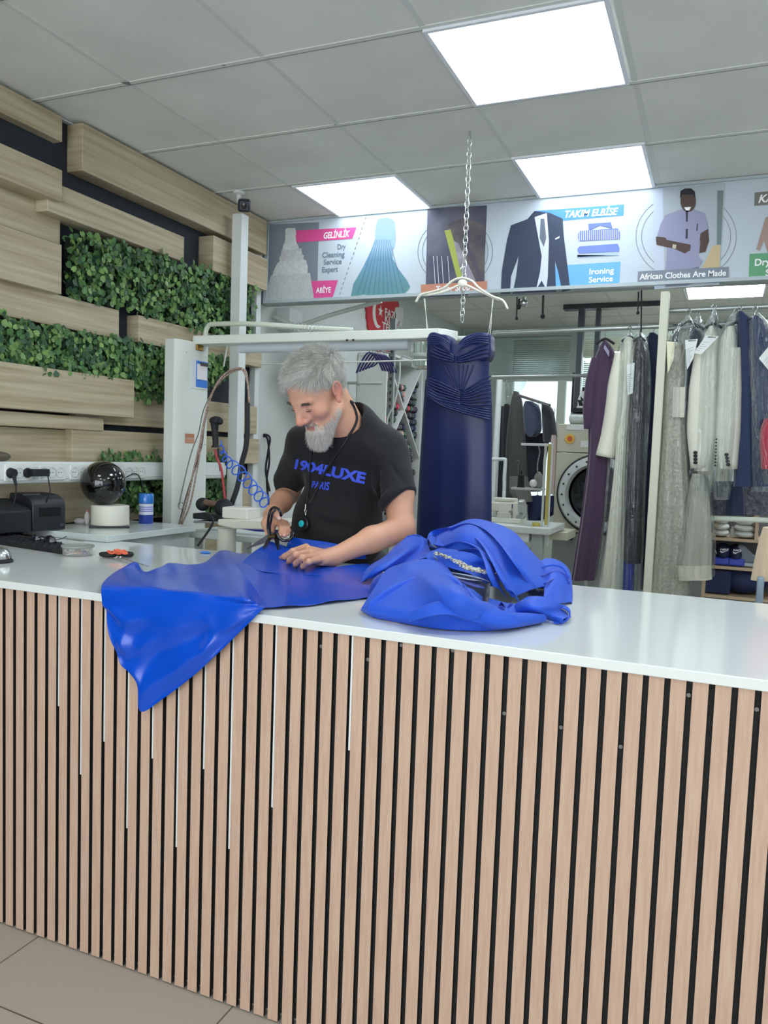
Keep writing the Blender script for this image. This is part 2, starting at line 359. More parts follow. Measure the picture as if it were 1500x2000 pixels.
for s, a, b in (('Dry', (659, 487), (675, 486)), ('Cleaning', (629, 503), (673, 501)), ('Service', (632, 517), (667, 515)), ('Expert', (629, 532), (660, 530))): fit_text(BN, s, a, b, 10, L(2), gt, .022)
dl = MB(); a = Vector((715, 424)); b = Vector((658, 590))
for i in range(17):
    p = a.lerp(b, i / 17); q = a.lerp(b, (i + .55) / 17); dl.ply([L(1)(p.x - .5, p.y), L(1)(p.x + .5, p.y), L(1)(q.x + .5, q.y), L(1)(q.x - .5, q.y)])
obj('dashed_line', dl, flat('dark line', 70, 80, 92), BN, smooth=False)
grm = bpy.data.materials.new('blue green gradient print'); grm.use_nodes = True; nt = grm.node_tree; gb = nt.nodes['Principled BSDF']; gb.inputs['Roughness'].default_value = .6
tc = nt.nodes.new('ShaderNodeTexCoord'); se = nt.nodes.new('ShaderNodeSeparateXYZ'); mr = nt.nodes.new('ShaderNodeMapRange'); rp = nt.nodes.new('ShaderNodeValToRGB'); wv = nt.nodes.new('ShaderNodeTexWave')
nt.links.new(tc.outputs['Object'], se.inputs[0]); nt.links.new(se.outputs['Z'], mr.inputs[0]); mr.inputs[1].default_value = 2.36; mr.inputs[2].default_value = 2.76; nt.links.new(mr.outputs[0], rp.inputs[0])
for i, (pos, c) in enumerate(((0, (92, 142, 146)), (.45, (98, 140, 168)), (.65, (140, 172, 196)), (1, (128, 150, 216)))):
    e = rp.color_ramp.elements[i] if i < 2 else rp.color_ramp.elements.new(pos)
    e.position = pos; e.color = lin(c) + (1,)
nt.links.new(rp.outputs[0], gb.inputs['Base Color'])
art('printed_bodice', 1.5, [(736, 432), (741, 427), (757, 425), (768, 429), (769, 450), (765, 475), (732, 475), (733, 450)], grm); art('printed_sleeve', 1.6, [(764, 430), (771, 432), (773, 468), (769, 487), (765, 486), (765, 460)], grm)
gd = [(733, 465), (764, 465), (767, 505), (778, 525), (795, 548), (801, 560), (792, 572), (765, 576), (748, 583), (742, 577), (731, 583), (712, 575), (685, 580), (690, 555), (710, 520), (728, 480)]
art('printed_gown', 2, gd, grm)
fl = MB()
for (x0, x1) in ((733, 697), (736, 708), (739, 718), (742, 729), (745, 738), (748, 748), (751, 757), (754, 766), (757, 777), (760, 788)): fl.ply([L(3)(x0, 468), L(3)(x0 + .7, 468), L(3)(x1 + 1.6, 574), L(3)(x1, 574)])
obj('printed_fold', fl, flat('fold print', 84, 124, 150), BN, smooth=False)
def ring(cx, cy, rx, ry, k=1):
    m = MB(); n = 60
    for i in range(n):
        t0 = 2 * PI * i / n; t1 = 2 * PI * (i + 1) / n
        f = lambda t, q: L(k)(cx + (rx + q) * math.cos(t), cy + (ry + q) * math.sin(t))
        m.ply([f(t0, -.4), f(t0, .5), f(t1, .5), f(t1, -.4)])
    return obj('printed_ring', m, flat('ring line', 96, 104, 116), BN, smooth=False)
ring(889, 492, 73, 66); ring(889, 492, 64, 58)
art('tailor_picture', 2, [(835, 407), (951, 401), (944, 576), (831, 581)], M('navy photo print', (52, 58, 86), .6, grain=(108, 108, 122), vs=5))
art('tailor_picture', 3, [(872, 440), (905, 425), (948, 440), (946, 560), (905, 545)], M('warm photo print', (120, 112, 108), .6, grain=(60, 58, 76), vs=8))
art('lapel', 4, [(868, 450), (880, 448), (907, 540), (893, 545)], flat('lime print', 172, 184, 92))
art('lapel', 4.5, [(886, 470), (895, 475), (935, 560), (945, 576), (915, 578), (897, 520)], M('satin lapel print', (168, 164, 178), .6, var=.2, vs=20))
art('lapel', 4.5, [(905, 478), (915, 450), (921, 450), (916, 480), (944, 548), (941, 556)], flat('plum print', 92, 84, 100))
for x in (846, 853, 862, 874): art('stitch', 4, [(x, 500), (x + .8, 500), (x + 5, 560), (x + 4, 560)], wt)
art('caption_strip', 5, [(822, 556), (951, 549), (951, 571), (822, 578)], flat('terracotta print', 196, 136, 112))
fit_text(BN, 'Tailor Shop', (851, 570), (918, 566), 11, L(6), wt, .025)
bl = flat('blue print', 84, 144, 232); bl2 = flat('sky blue print', 110, 176, 240)
art('caption_strip', 1, [(1045, 412), (1219, 399), (1218, 421), (1045, 436)], bl); art('caption_strip', 1, [(1085, 519), (1212, 511), (1209, 557), (1085, 567)], bl2)
fit_text(BN, 'TAKIM ELBİSE', (1103, 425), (1207, 419), 13, L(2), wt, .025, .25)
fit_text(BN, 'Ironing', (1151, 536), (1199, 533), 11, L(2), wt, .022); fit_text(BN, 'Service', (1150, 552), (1197, 549), 11, L(2), wt, .022)
suit = [(1044, 412), (1074, 416), (1099, 427), (1101, 460), (1106, 500), (1114, 567), (1098, 570), (1090, 530), (1084, 510), (1086, 570), (1001, 574), (1008, 540), (1013, 500), (998, 540), (996, 574), (978, 574), (980, 530), (990, 470), (998, 440), (1030, 428)]
art('printed_suit', 2, suit, flat('charcoal print', 58, 68, 88))
art('printed_waistcoat', 3, [(1044, 424), (1068, 416), (1072, 470), (1070, 540), (1067, 565), (1058, 548), (1047, 566), (1055, 530), (1058, 500)], flat('pale waistcoat print', 208, 216, 232))
art('printed_tie', 4, [(1056, 427), (1063, 427), (1067, 465), (1062, 482), (1054, 465)], flat('grey tie print', 104, 112, 126))
art('printed_pocket_square', 3, [(1084, 466), (1093, 461), (1092, 465), (1085, 468)], wt)
sb = M('striped shirt print', (98, 118, 190), .6)
for (a, b, c, d, m) in ((1129, 1211, 450, 471, sb), (1128, 1210, 480, 495, flat('periwinkle print', 112, 132, 206)), (1127, 1209, 496, 503, flat('pale blue print', 168, 190, 222))):
    art('printed_shirt', 2, [(a + 4, c + 1), (b - 4, c - 4), (b, c + 4), (b - 1, d - 4), (b - 5, d - 4), (a + 3, d), (a, d - 5), (a, c + 6)], m)
for k in range(20): art('shirt_stripe', 3, [(1131 + k * 4, 451 - k * .15), (1132 + k * 4, 451 - k * .15), (1132 + k * 4, 470 - k * .15), (1131 + k * 4, 470 - k * .15)], wt)
art('printed_collar', 3, [(1149, 437), (1193, 434), (1196, 446), (1172, 440), (1150, 450)], sb)
ring(1340, 462, 98, 84); ring(1340, 462, 87, 72)
art('man_picture', 2, [(1276, 370), (1416, 357), (1405, 556), (1278, 565)], M('studio print', (176, 186, 194), .6, var=.06, vs=4))
art('man_picture', 2.5, [(1276, 370), (1295, 368), (1298, 563), (1278, 565)], flat('door edge print', 190, 200, 216))
art('man_picture', 2.5, [(1392, 480), (1407, 478), (1405, 525), (1370, 527)], flat('tan print', 196, 178, 140)); art('man_picture', 2.6, [(1401, 372), (1413, 372), (1408, 478), (1400, 478)], flat('green post print', 116, 132, 132))
skp = flat('brown skin print', 84, 68, 62); tun = flat('lilac tunic print', 148, 150, 178)
art('printed_figure', 3, [(1300, 520), (1366, 515), (1360, 552), (1340, 558), (1300, 560)], flat('trouser print', 120, 126, 148))
art('printed_figure', 3.5, [(1281, 465), (1300, 440), (1382, 436), (1385, 470), (1378, 492), (1366, 494), (1368, 470), (1345, 492), (1310, 484), (1282, 478)], skp)
art('printed_figure', 4, [(1330, 409), (1352, 408), (1376, 416), (1384, 446), (1368, 456), (1364, 500), (1372, 510), (1365, 521), (1340, 527), (1300, 530), (1303, 470), (1300, 464), (1283, 462), (1291, 435), (1300, 420)], tun)
art('printed_figure', 5, [(1281, 462), (1300, 468), (1330, 474), (1349, 478), (1348, 488), (1338, 495), (1318, 486), (1283, 478)], skp)
hd = [(1344 + 15 * math.cos(t), 392 + 20 * math.sin(t) + (2 if math.sin(t) > 0 else 0)) for t in [i * PI / 12 for i in range(24)]]
art('printed_head', 5, hd, skp)
art('printed_hair', 5.5, [(1328, 388), (1329, 373), (1338, 368), (1350, 368), (1357, 374), (1358, 388), (1354, 380), (1333, 380)], flat('dark hair print', 44, 42, 48))
art('printed_smile', 6, [(1336, 405), (1350, 404), (1346, 411), (1340, 411)], wt)
art('printed_placket', 5, [(1339, 410), (1344, 410), (1343, 433), (1340, 433)], flat('black trim print', 60, 60, 76)); art('printed_placket', 5, [(1339.5, 447), (1343.5, 447), (1343, 466), (1339, 466)], flat('black trim print', 60, 60, 76)); art('printed_placket', 5, [(1361, 437), (1363, 437), (1362, 451), (1360, 451)], flat('black trim print', 60, 60, 76))
art('printed_watch', 6, [(1314, 477), (1321, 478), (1320, 486), (1313, 485)], flat('watch print', 190, 180, 160))
art('caption_strip', 6, [(1246, 530), (1423, 521), (1422, 546), (1245, 555)], flat('grey caption print', 128, 138, 150))
fit_text(BN, 'African Clothes Are Made', (1249, 546), (1418, 538), 11, L(7), wt, .022)
art('caption_strip', 1, [(1474, 376), (1620, 362), (1620, 391), (1473, 402)], flat('olive caption print', 122, 120, 112)); fit_text(BN, 'KABAN', (1481, 396), (1560, 389), 15, L(2), wt, .025, .25)
art('caption_strip', 1, [(1464, 496), (1640, 486), (1640, 538), (1462, 545)], flat('green caption print', 104, 164, 124)); fit_text(BN, 'Dry', (1474, 519), (1505, 517), 13, L(2), wt, .022); fit_text(BN, 'Service', (1495, 539), (1560, 535), 13, L(2), wt, .022)
art('printed_coat', 2, [(1495, 425), (1560, 405), (1560, 500), (1500, 495), (1492, 470), (1484, 490), (1477, 487)], flat('camel print', 168, 144, 136))
fr = MB().box(-2.69, 1.92, YB - .012, YB + .03, BZ1, BZ1 + .014).box(-2.69, 1.92, YB - .015, YB + .03, BZ0 - .018, BZ0).box(-2.69, -2.665, YB - .012, YB + .03, BZ0, BZ1)
obj('frame', fr, M('banner frame', (176, 188, 192), .5), BN, smooth=False)
# beam carrying the banner
struct(obj('trim_4', MB().box(XL, XR, YB + .031, YB + .13, 2.325, CZ), M('beam paint', (170, 180, 180), .7), smooth=False))
# ================= REAR PARTITION, WINDOWS, DOOR =================
grey = M('grey frame paint', (176, 184, 180), .5); dkf = M('dark steel frame', (62, 68, 74), .4, metal=.3)
pal = M('pale partition', (196, 204, 198), .7)
yp = YR
def PP(px, py, d=0): return Y(px, py, yp - d)
# x positions on the partition plane
xa = -2.74; xd0 = -1.99; xd1 = -1.31; xf = -1.27; 
YQ = 8.5; kq = YQ / YR
def qx(x): return x * kq
def qz(z): return H + (z - H) * kq if z > .01 else 0
def qb(m, x0, x1, d0, d1, z0, z1): return m.box(x0 if x0 in (XL, XR) else qx(x0), x1 if x1 in (XL, XR) else qx(x1), YQ + d0, YQ + d1, qz(z0), CZ if z1 > 2.61 else qz(z1))
w = MB()
for q in ((XL, xd0 - .06, 0, .06, 0, 2.17), (XL, -2.42 / 1.03, 0, .06, 2.17, 2.60), (xd1 + .05, XR, 0, .06, 0, 1.2), (-2.38, XR, 0, .06, 2.60, CZ), (-.42, XR, 0, .06, 1.2, 2.6)): qb(w, *q)
struct(obj('wall_rear', w, pal, smooth=False))
f = MB()
for q in ((xd0 - .06, xd0, -.03, .09, 0, 2.14), (xd1, xd1 + .05, -.03, .09, 0, 2.14), (xd0 - .06, xd1 + .05, -.03, .09, 2.14, 2.19), (-2.34, xf, -.02, .08, 2.55, 2.60), (-1.345, -1.29, -.02, .08, 2.19, 2.55)): qb(f, *q)
struct(obj('door_1', f, grey, smooth=False))
f = MB().box(-1.285, -1.235, yp - .04, yp + .04, 0, CZ).box(-1.13, -1.09, yp - .04, yp + .03, 1.2, CZ - .05).box(-1.42, -.55, yp - .06, yp + .05, CZ - .045, CZ)
struct(obj('door_2', f, dkf, smooth=False))
glass = M('clear glass', (235, 245, 245), .03, trans=1.0, spec=.3)
struct(obj('window_2', qb(MB(), -2.34, -1.345, .02, .03, 2.19, 2.55), M('frosted grey glass', (186, 200, 196), .2, trans=.8), smooth=False))
struct(obj('window_3', qb(MB(), -1.235, -.42, .02, .03, 1.2, 2.6), glass, smooth=False))
def blind(x0, x1, zt_, n, lab):
    b_ = MB()
    for k in range(n):
        z = zt_ - k * .021; b_.add([(qx(x0), YQ + .10, z), (qx(x1), YQ + .10, z), (qx(x1), YQ + .115, z + .0135), (qx(x0), YQ + .115, z + .0135)], [(0, 1, 2, 3)])
    o_ = obj('venetian_blind', b_, M('blind slat', (214, 204, 180), .5), smooth=False); tag(o_, lab, 'blind')
blind(-1.235, -.42, 2.68, 52, 'cream venetian blind in the far window left of the plum dress')
blind(-1.9, -1.36, 2.68, 18, 'venetian blind behind the frosted glass above the far doorway')
# far end of the building: outer wall with bright windows
ow = MB().box(XL, XR, 10.5, 10.6, 0, .9).box(XL, XR, 10.5, 10.6, 2.75, CZ)
for x in (-2.7, -2.0, -1.2, -.3, .6, 1.5, 2.56): ow.box(x - .05, x + .05, 10.5, 10.6, .9, 2.75)
struct(obj('wall_far', ow, pal, smooth=False))
struct(obj('window_4', MB().box(XL, XR, 10.54, 10.55, .9, 2.75), glass, smooth=False))
# left corner: white vertical trunking, pipe, black cable
wp = M('white plastic', (222, 228, 226), .4)
ytr = X(449, 700, XL + .14).y
o = obj('corner_trunking', MB().box(XL + .135, XL + .20, ytr, X(480, 700, XL + .20).y, .1, X(456, 414, XL + .16).z), wp, bevel=.004); tag(o, 'broad white vertical trunking running up the far end of the ivy wall', 'trunking')
# ================= IMPLICIT SURFACES (for bodies and soft shapes) =================
class Field:
    def __init__(s, lo, hi, h):
        s.lo = np.array(lo, float); s.h = h; s.n = np.ceil((np.array(hi) - s.lo) / h).astype(int) + 1
        s.ax = [s.lo[i] + np.arange(s.n[i]) * h for i in range(3)]; s.D = np.full(s.n, .06, np.float32)
    def win(s, lo, hi, m):
        i0 = [max(0, int((lo[k] - m - s.lo[k]) / s.h)) for k in range(3)]; i1 = [min(s.n[k], int((hi[k] + m - s.lo[k]) / s.h) + 2) for k in range(3)]
        sl = tuple(slice(i0[k], max(i0[k], i1[k])) for k in range(3)); g = np.meshgrid(*[s.ax[k][sl[k]] for k in range(3)], indexing='ij', sparse=True)
        return sl, g
    def put(s, sl, d, k, op):
        a = s.D[sl]
        if op == 'add':
            if k: h = np.clip(k - np.abs(a - d), 0, None) / k; r = np.minimum(a, d) - h * h * k * .25
            else: r = np.minimum(a, d)
        elif op == 'sub':
            d = -d
            if k: h = np.clip(k - np.abs(a - d), 0, None) / k; r = np.maximum(a, d) + h * h * k * .25
            else: r = np.maximum(a, d)
        else: r = np.maximum(a, d)
        s.D[sl] = r
    def cap(s, a, b, ra, rb=None, k=.02, op='add', flat=None):
        rb = ra if rb is None else rb; a = np.array(a, float); b = np.array(b, float); m = max(ra, rb) + k + .012
        sl, (x, y, z) = s.win(np.minimum(a, b), np.maximum(a, b), m); ba = b - a; L = max(ba @ ba, 1e-12)
        px, py, pz = x - a[0], y - a[1], z - a[2]; t = np.clip((px * ba[0] + py * ba[1] + pz * ba[2]) / L, 0, 1)
        dx, dy, dz = px - t * ba[0], py - t * ba[1], pz - t * ba[2]
        if flat is not None:   # (unit normal, factor): squash along the normal
            nrm, q = np.array(flat[0], float), flat[1]; dn = dx * nrm[0] + dy * nrm[1] + dz * nrm[2]; e = (1 / q - 1) * dn
            dx, dy, dz = dx + e * nrm[0], dy + e * nrm[1], dz + e * nrm[2]
        d = np.sqrt(dx * dx + dy * dy + dz * dz) - (ra + (rb - ra) * t)
        s.put(sl, d.astype(np.float32), k, op)
    def chain(s, pts, rs, k=.012, **kw):
        for i in range(len(pts) - 1): s.cap(pts[i], pts[i + 1], rs[i], rs[i + 1], k, **kw)
    def ell(s, c, r, R=None, k=.02, op='add'):
        c = np.array(c, float); r = np.array(r, float); R = np.eye(3) if R is None else np.array(R, float); ext = np.sqrt(((R * r) ** 2).sum(1)); m = k + .012
        sl, (x, y, z) = s.win(c - ext, c + ext, m); p = (x - c[0], y - c[1], z - c[2])
        q = [R[0, i] * p[0] + R[1, i] * p[1] + R[2, i] * p[2] for i in range(3)]
        k0 = np.sqrt(sum((q[i] / r[i]) ** 2 for i in range(3))); k1 = np.sqrt(sum((q[i] / r[i] ** 2) ** 2 for i in range(3))) + 1e-9
        s.put(sl, (k0 * (k0 - 1) / k1).astype(np.float32), k, op)
    def plane(s, p, nrm):   # keep the side behind the normal
        p = np.array(p, float); nrm = np.array(nrm, float); nrm /= np.linalg.norm(nrm)
        g = np.meshgrid(*s.ax, indexing='ij', sparse=True); d = (g[0] - p[0]) * nrm[0] + (g[1] - p[1]) * nrm[1] + (g[2] - p[2]) * nrm[2]
        s.D = np.maximum(s.D, d.astype(np.float32))
    def mesh(s):
        D = s.D; D[0] = D[-1] = .05; D[:, 0] = D[:, -1] = .05; D[:, :, 0] = D[:, :, -1] = .05
        I = D < 0; n = s.n; c = np.zeros(n - 1, np.int8)
        for a in (0, 1):
            for b in (0, 1):
                for e in (0, 1): c += I[a:n[0] - 1 + a, b:n[1] - 1 + b, e:n[2] - 1 + e]
        cell = np.argwhere((c > 0) & (c < 8)); idx = np.full(n - 1, -1, np.int32); idx[tuple(cell.T)] = np.arange(len(cell))
        P = np.zeros((len(cell), 3)); cnt = np.zeros(len(cell))
        co = [(a, b, e) for a in (0, 1) for b in (0, 1) for e in (0, 1)]; V = [D[tuple((cell + q).T)] for q in co]
        for i, p in enumerate(co):
            for j, q in enumerate(co):
                if j > i and sum(abs(np.subtract(p, q))) == 1:
                    m = (V[i] < 0) != (V[j] < 0); t = np.where(m, V[i] / np.where(m, V[i] - V[j], 1), 0)
                    P[m] += (np.array(p) + np.outer(t[m], np.subtract(q, p))); cnt[m] += 1
        P = s.lo + (cell + P / cnt[:, None]) * s.h; F = []
        for ax in range(3):
            u, v = [(1, 2), (2, 0), (0, 1)][ax]; sl0 = [slice(1, -1)] * 3; sl0[ax] = slice(0, -1); sl1 = list(sl0); sl1[ax] = slice(1, None)
            A = I[tuple(sl0)]; B = I[tuple(sl1)]
            for (m, flip) in ((A & ~B, False), (~A & B, True)):
                e = np.argwhere(m); e[:, u] += 1; e[:, v] += 1; du = np.eye(3, dtype=int)[u]; dv = np.eye(3, dtype=int)[v]
                q = [idx[tuple((e - du * a - dv * b).T)] for a, b in ((1, 1), (0, 1), (0, 0), (1, 0))]; q = np.stack(q, 1)
                F.append(q[:, ::-1] if flip else q)
        return P, np.concatenate(F)
def npobj(name, P, F, mat, parent=None, col=None, relax=0, smooth=True):
    P = np.asarray(P, np.float32).copy(); F = np.asarray(F, np.int32)
    for _ in range(relax):
        A = np.zeros_like(P); c = np.zeros(len(P)); k = F.shape[1]
        for i in range(k):
            a, b = F[:, i], F[:, (i + 1) % k]
            for d in range(3): A[:, d] += np.bincount(a, P[b, d], len(P)) + np.bincount(b, P[a, d], len(P))
            c += np.bincount(a, minlength=len(P)) + np.bincount(b, minlength=len(P))
        P = P * .5 + (A / np.maximum(c, 1)[:, None]) * .5
    me = bpy.data.meshes.new(name); me.vertices.add(len(P)); me.vertices.foreach_set('co', P.ravel())
    k = F.shape[1]; me.loops.add(F.size); me.loops.foreach_set('vertex_index', F.ravel()); me.polygons.add(len(F)); me.polygons.foreach_set('loop_start', np.arange(len(F)) * k)
    me.polygons.foreach_set('use_smooth', [smooth] * len(F)); me.materials.append(mat)
    if col is not None:
        a = me.attributes.new('col', 'FLOAT_COLOR', 'POINT'); C = np.ones((len(P), 4), np.float32); C[:, :3] = col; a.data.foreach_set('color', C.ravel())
    me.update(calc_edges=True); me.validate()
    o = bpy.data.objects.new(name, me); link(o, parent); return o, P
def strands(name, roots, dirs, length, r, mat, parent, rg, curl=.3, seg=4, grav=0, cols=None, nrm=None, lift=0):
    """many fine tapered hairs as real three-sided geometry"""
    n = len(roots); length = np.broadcast_to(length, n); P = []; p = roots.copy(); d = dirs / np.linalg.norm(dirs, axis=1)[:, None]
    side = np.cross(d, [0.31, .2, .93]); side /= np.linalg.norm(side, axis=1)[:, None]; up = np.cross(side, d); rings = []
    wv = rg.normal(0, curl, (n, 3))
    for i in range(seg + 1):
        t = i / seg; rr = r * (1 - .85 * t)
        rings.append(np.stack([p + side * rr, p - side * rr * .5 + up * rr * .87, p - side * rr * .5 - up * rr * .87], 1))
        d = d + wv / seg * (1 + t) + np.array([0, 0, -grav / seg]); 
        if nrm is not None: d = d + nrm * (lift if i == 0 else -lift * .8) / seg
        d /= np.linalg.norm(d, axis=1)[:, None]; p = p + d * (length / seg)[:, None]
    V = np.stack(rings, 1).reshape(-1, 3); b = np.arange(n)[:, None] * (seg + 1) * 3; F = []
    for i in range(seg):
        for k in range(3): F.append(b + np.array([i * 3 + k, i * 3 + (k + 1) % 3, (i + 1) * 3 + (k + 1) % 3, (i + 1) * 3 + k]))
    C = np.repeat(cols, (seg + 1) * 3, axis=0) if cols is not None else None
    return npobj(name, V, np.concatenate(F), mat, parent, C)[0]
# ================= THE TAILOR =================
from mathutils.bvhtree import BVHTree
man = thing('person', 'grey-haired bearded man in a black t-shirt bending over blue satin with tailor shears', 'person', (-1.28, 2.80, 0))
A_ = lambda v: np.array(v, float)
shL = A_(Y(751, 885, 2.66)); shR = A_(Y(600, 872, 2.68)); nk = A_(Y(682, 822, 2.62))
elL = A_(Y(784, 1034, 2.56)); wrL = A_(Z(652, 1087, 1.068)); elR = A_(Y(562, 962, 2.74)); wrR = A_(Y(536, 1000, 2.53))
# head frame
ph = math.radians(40); fh = A_((-.40, -.9165, 0)); Fv = fh * math.cos(ph) + A_((0, 0, -math.sin(ph))); Uv = fh * math.sin(ph) + A_((0, 0, math.cos(ph))); Lv = np.cross(Uv, Fv)
rl = math.radians(-4); Lv, Uv = Lv * math.cos(rl) + Uv * math.sin(rl), Uv * math.cos(rl) - Lv * math.sin(rl)
HS = 1.09; O = A_(Y(657, 767, 2.43)) - Lv * .082 * HS
def hp(l, f, u): return O + (Lv * l + Fv * f + Uv * u) * HS
HR = np.stack([Lv, Fv, Uv], 1)
B = Field((-1.80, 2.12, .93), (-.90, 2.92, 1.86), .0027)
def he(c, r, k=.02, op='add', rot=None): B.ell(hp(*c), A_(r) * HS, HR if rot is None else HR @ np.array(rot), k, op)
def hc(a, b, ra, rb, k=.015, op='add'): B.cap(hp(*a), hp(*b), ra * HS, rb * HS, k, op)
# neck and torso
B.cap(nk + A_((0, .03, -.06)), hp(0, -.035, -.02), .068, .060, .03)
B.cap(nk + A_((0, .01, -.05)), hp(0, .01, -.065), .058, .05, .03)
B.cap(shL + A_((-.01, .01, 0)), shR, .050, .050, .04); B.ell(A_(Y(688, 905, 2.72)), (.165, .10, .16), k=.05); B.ell(A_(Y(656, 1020, 2.74)), (.135, .105, .16), k=.06)
B.cap(A_(Y(658, 1060, 2.76)) - A_((.07, 0, .05)), A_(Y(658, 1060, 2.76)) + A_((.05, 0, -.05)), .11, .11, .05)
# arms
B.chain([shL, A_(Y(778, 965, 2.62)), elL], [.050, .052, .046], .03); B.chain([elL, elL * .55 + wrL * .45 + A_((0, 0, .006)), wrL], [.047, .043, .029], .02)
B.cap(shR, elR, .056, .046, .03); B.chain([elR, elR * .5 + wrR * .5, wrR], [.045, .040, .028], .02)
# --- left hand (on the cloth), back of the hand up, fingers pointing away to the picture's left
z0 = CT + .012
kn = [A_(Z(598, 1068, 1.088)), A_(Z(608, 1078, 1.086)), A_(Z(618, 1086, 1.078)), A_(Z(628, 1093, 1.066))]   # knuckles index..little
for i, q in enumerate(kn): B.cap(wrL + (q - wrL) * .12 + A_((0, 0, -.004)), q - A_((0, 0, .008)), .021, .0145 - .0006 * i, .016)
B.cap(wrL, (kn[1] + kn[2]) / 2 - A_((0, 0, .012)), .024, .018, .02)
fing = [[kn[0], A_(Z(572, 1077, 1.082)), A_(Z(556, 1087, 1.062)), A_(Z(546, 1092, 1.046))],
        [kn[1], A_(Z(578, 1083, 1.086)), A_(Z(566, 1094, 1.062)), A_(Z(563, 1100, 1.044))],
        [kn[2], A_(Z(590, 1089, 1.083)), A_(Z(578, 1100, 1.060)), A_(Z(577, 1106, 1.043))],
        [kn[3], A_(Z(603, 1097, 1.074)), A_(Z(592, 1106, 1.054)), A_(Z(591, 1110, 1.041))]]
fr_ = [.0112, .0112, .0107, .0098]
for q, r in zip(fing, fr_): B.chain(q, [r * 1.08, r, r * .9, r * .74], .005)
B.chain([wrL * .6 + kn[0] * .4 + A_((-.004, .006, -.014)), A_(Z(598, 1080, 1.060)), A_(Z(580, 1086, 1.050)), A_(Z(566, 1090, 1.042))], [.016, .013, .011, .009], .006)
# --- right hand holding the shears
pR = A_(Y(527, 1024, 2.46))
B.cap(wrR, pR + A_((0, 0, .006)), .028, .027, .02); B.cap(pR + A_((-.01, 0, .0)), A_(Y(527, 1036, 2.45)), .022, .018, .014)
th = [A_(Y(522, 1004, 2.48)), A_(Y(530, 998, 2.435)), A_(Y(538, 1003, 2.41)), A_(Y(545, 1012, 2.405))]
B.chain(th, [.017, .0135, .0128, .0098], .008)
fgR = [[A_(Y(530, 1020, 2.47)), A_(Y(545, 1021, 2.465)), A_(Y(550, 1032, 2.44)), A_(Y(547, 1046, 2.42))],
       [A_(Y(535, 1016, 2.49)), A_(Y(553, 1021, 2.48)), A_(Y(558, 1033, 2.45)), A_(Y(556, 1046, 2.43))],
       [A_(Y(540, 1016, 2.51)), A_(Y(558, 1022, 2.50)), A_(Y(564, 1032, 2.46)), A_(Y(562, 1043, 2.445))],
       [A_(Y(522, 1030, 2.455)), A_(Y(524, 1042, 2.44)), A_(Y(530, 1048, 2.425)), A_(Y(538, 1050, 2.42))]]
for q, r in zip(fgR, (.0115, .0115, .0105, .0108)): B.chain(q, [r * 1.1, r, r * .93, r * .76], .0045)
# --- head
he((0, -.012, .042), (.076, .098, .086)); he((0, .028, .030), (.066, .066, .070), .03); he((0, .040, -.040), (.054, .050, .076), .03)
hc((.048, .010, -.060), (.014, .078, -.103), .022, .018, .03); hc((-.048, .010, -.060), (-.014, .078, -.103), .022, .018, .03); hc((-.012, .082, -.104), (.012, .082, -.104), .019, .019, .02)
for s_ in (1, -1):
    he((s_ * .046, .060, -.022), (.026, .026, .024), .025)            # cheek
    hc((s_ * .012, .094, .022), (s_ * .046, .076, .022), .0095, .008, .014)  # brow
    he((s_ * .031, .097, .003), (.017, .012, .010), .010, 'sub')
    he((s_ * .031, .0795, .001), (.0155, .0125, .0125), .004)          # lidded eye
    hc((s_ * .010, .094, .004), (s_ * .016, .091, -.030), .0115, .0135, .012); hc((s_ * .013, .106, -.037), (s_ * .011, .094, -.040), .0082, .008, .006)  # nostril wing
hc((0, .090, .018), (0, .121, -.030), .0085, .0122, .012); he((0, .116, -.034), (.0125, .0115, .010), .008); hc((0, .098, -.04), (0, .094, -.05), .008, .007, .01)
for s_ in (1, -1): he((s_ * .0075, .107, -.046), (.0042, .006, .004), .003, 'sub')
hc((-.02, .083, -.0655), (.02, .083, -.0655), .007, .007, .008); hc((-.010, .092, -.0635), (.010, .092, -.0635), .006, .006, .006); hc((-.012, .089, -.0735), (.012, .089, -.0735), .0072, .0072, .006)
hc((-.02, .0985, -.0685), (.02, .0985, -.0685), .0022, .0022, .002, 'sub')
hc((-.018, .082, -.086), (.018, .082, -.086), .013, .013, .015)
for s_ in (1, -1):   # ear
    e = (s_ * .078, -.012, .002); a = .35
    rot = [[1, 0, 0], [0, math.cos(a), -math.sin(a)], [0, math.sin(a), math.cos(a)]]
    he(e, (.0065, .018, .031), .006, rot=rot); he((s_ * .088, -.008, .005), (.008, .010, .018), .003, 'sub', rot)
    pts = [hp(s_ * (.077 + .006 + .004 * math.sin(t)), -.012 + .017 * math.cos(t) * -1 + .004, .004 + .030 * math.sin(t)) for t in np.linspace(-.6, 3.4, 10)]
    B.chain(pts, [.0036 * HS] * 10, .003); he((s_ * .079, .002, -.026), (.007, .009, .011), .006)
P, F_ = B.mesh(); del B
loc = (P - O) @ HR / HS; l, f, u = loc[:, 0], loc[:, 1], loc[:, 2]; ishead = (np.linalg.norm(loc, axis=1) < .17)
base = A_(lin((216, 164, 134))); C = np.tile(base, (len(P), 1))
def blend(m, c): 
    global C
    m = np.clip(m, 0, 1)[:, None]; C = C * (1 - m) + A_(lin(c)) * m
g_ = lambda d, s: np.exp(-(d / s) ** 2)
hd_ = ishead.astype(float)
blend(hd_ * .30 * g_(np.sqrt((np.abs(l) - .045) ** 2 + (f - .07) ** 2 + (u + .02) ** 2), .03), (214, 124, 104))
blend(hd_ * .55 * g_(np.sqrt(l ** 2 + (f - .12) ** 2 + (u + .034) ** 2), .022), (210, 118, 98))
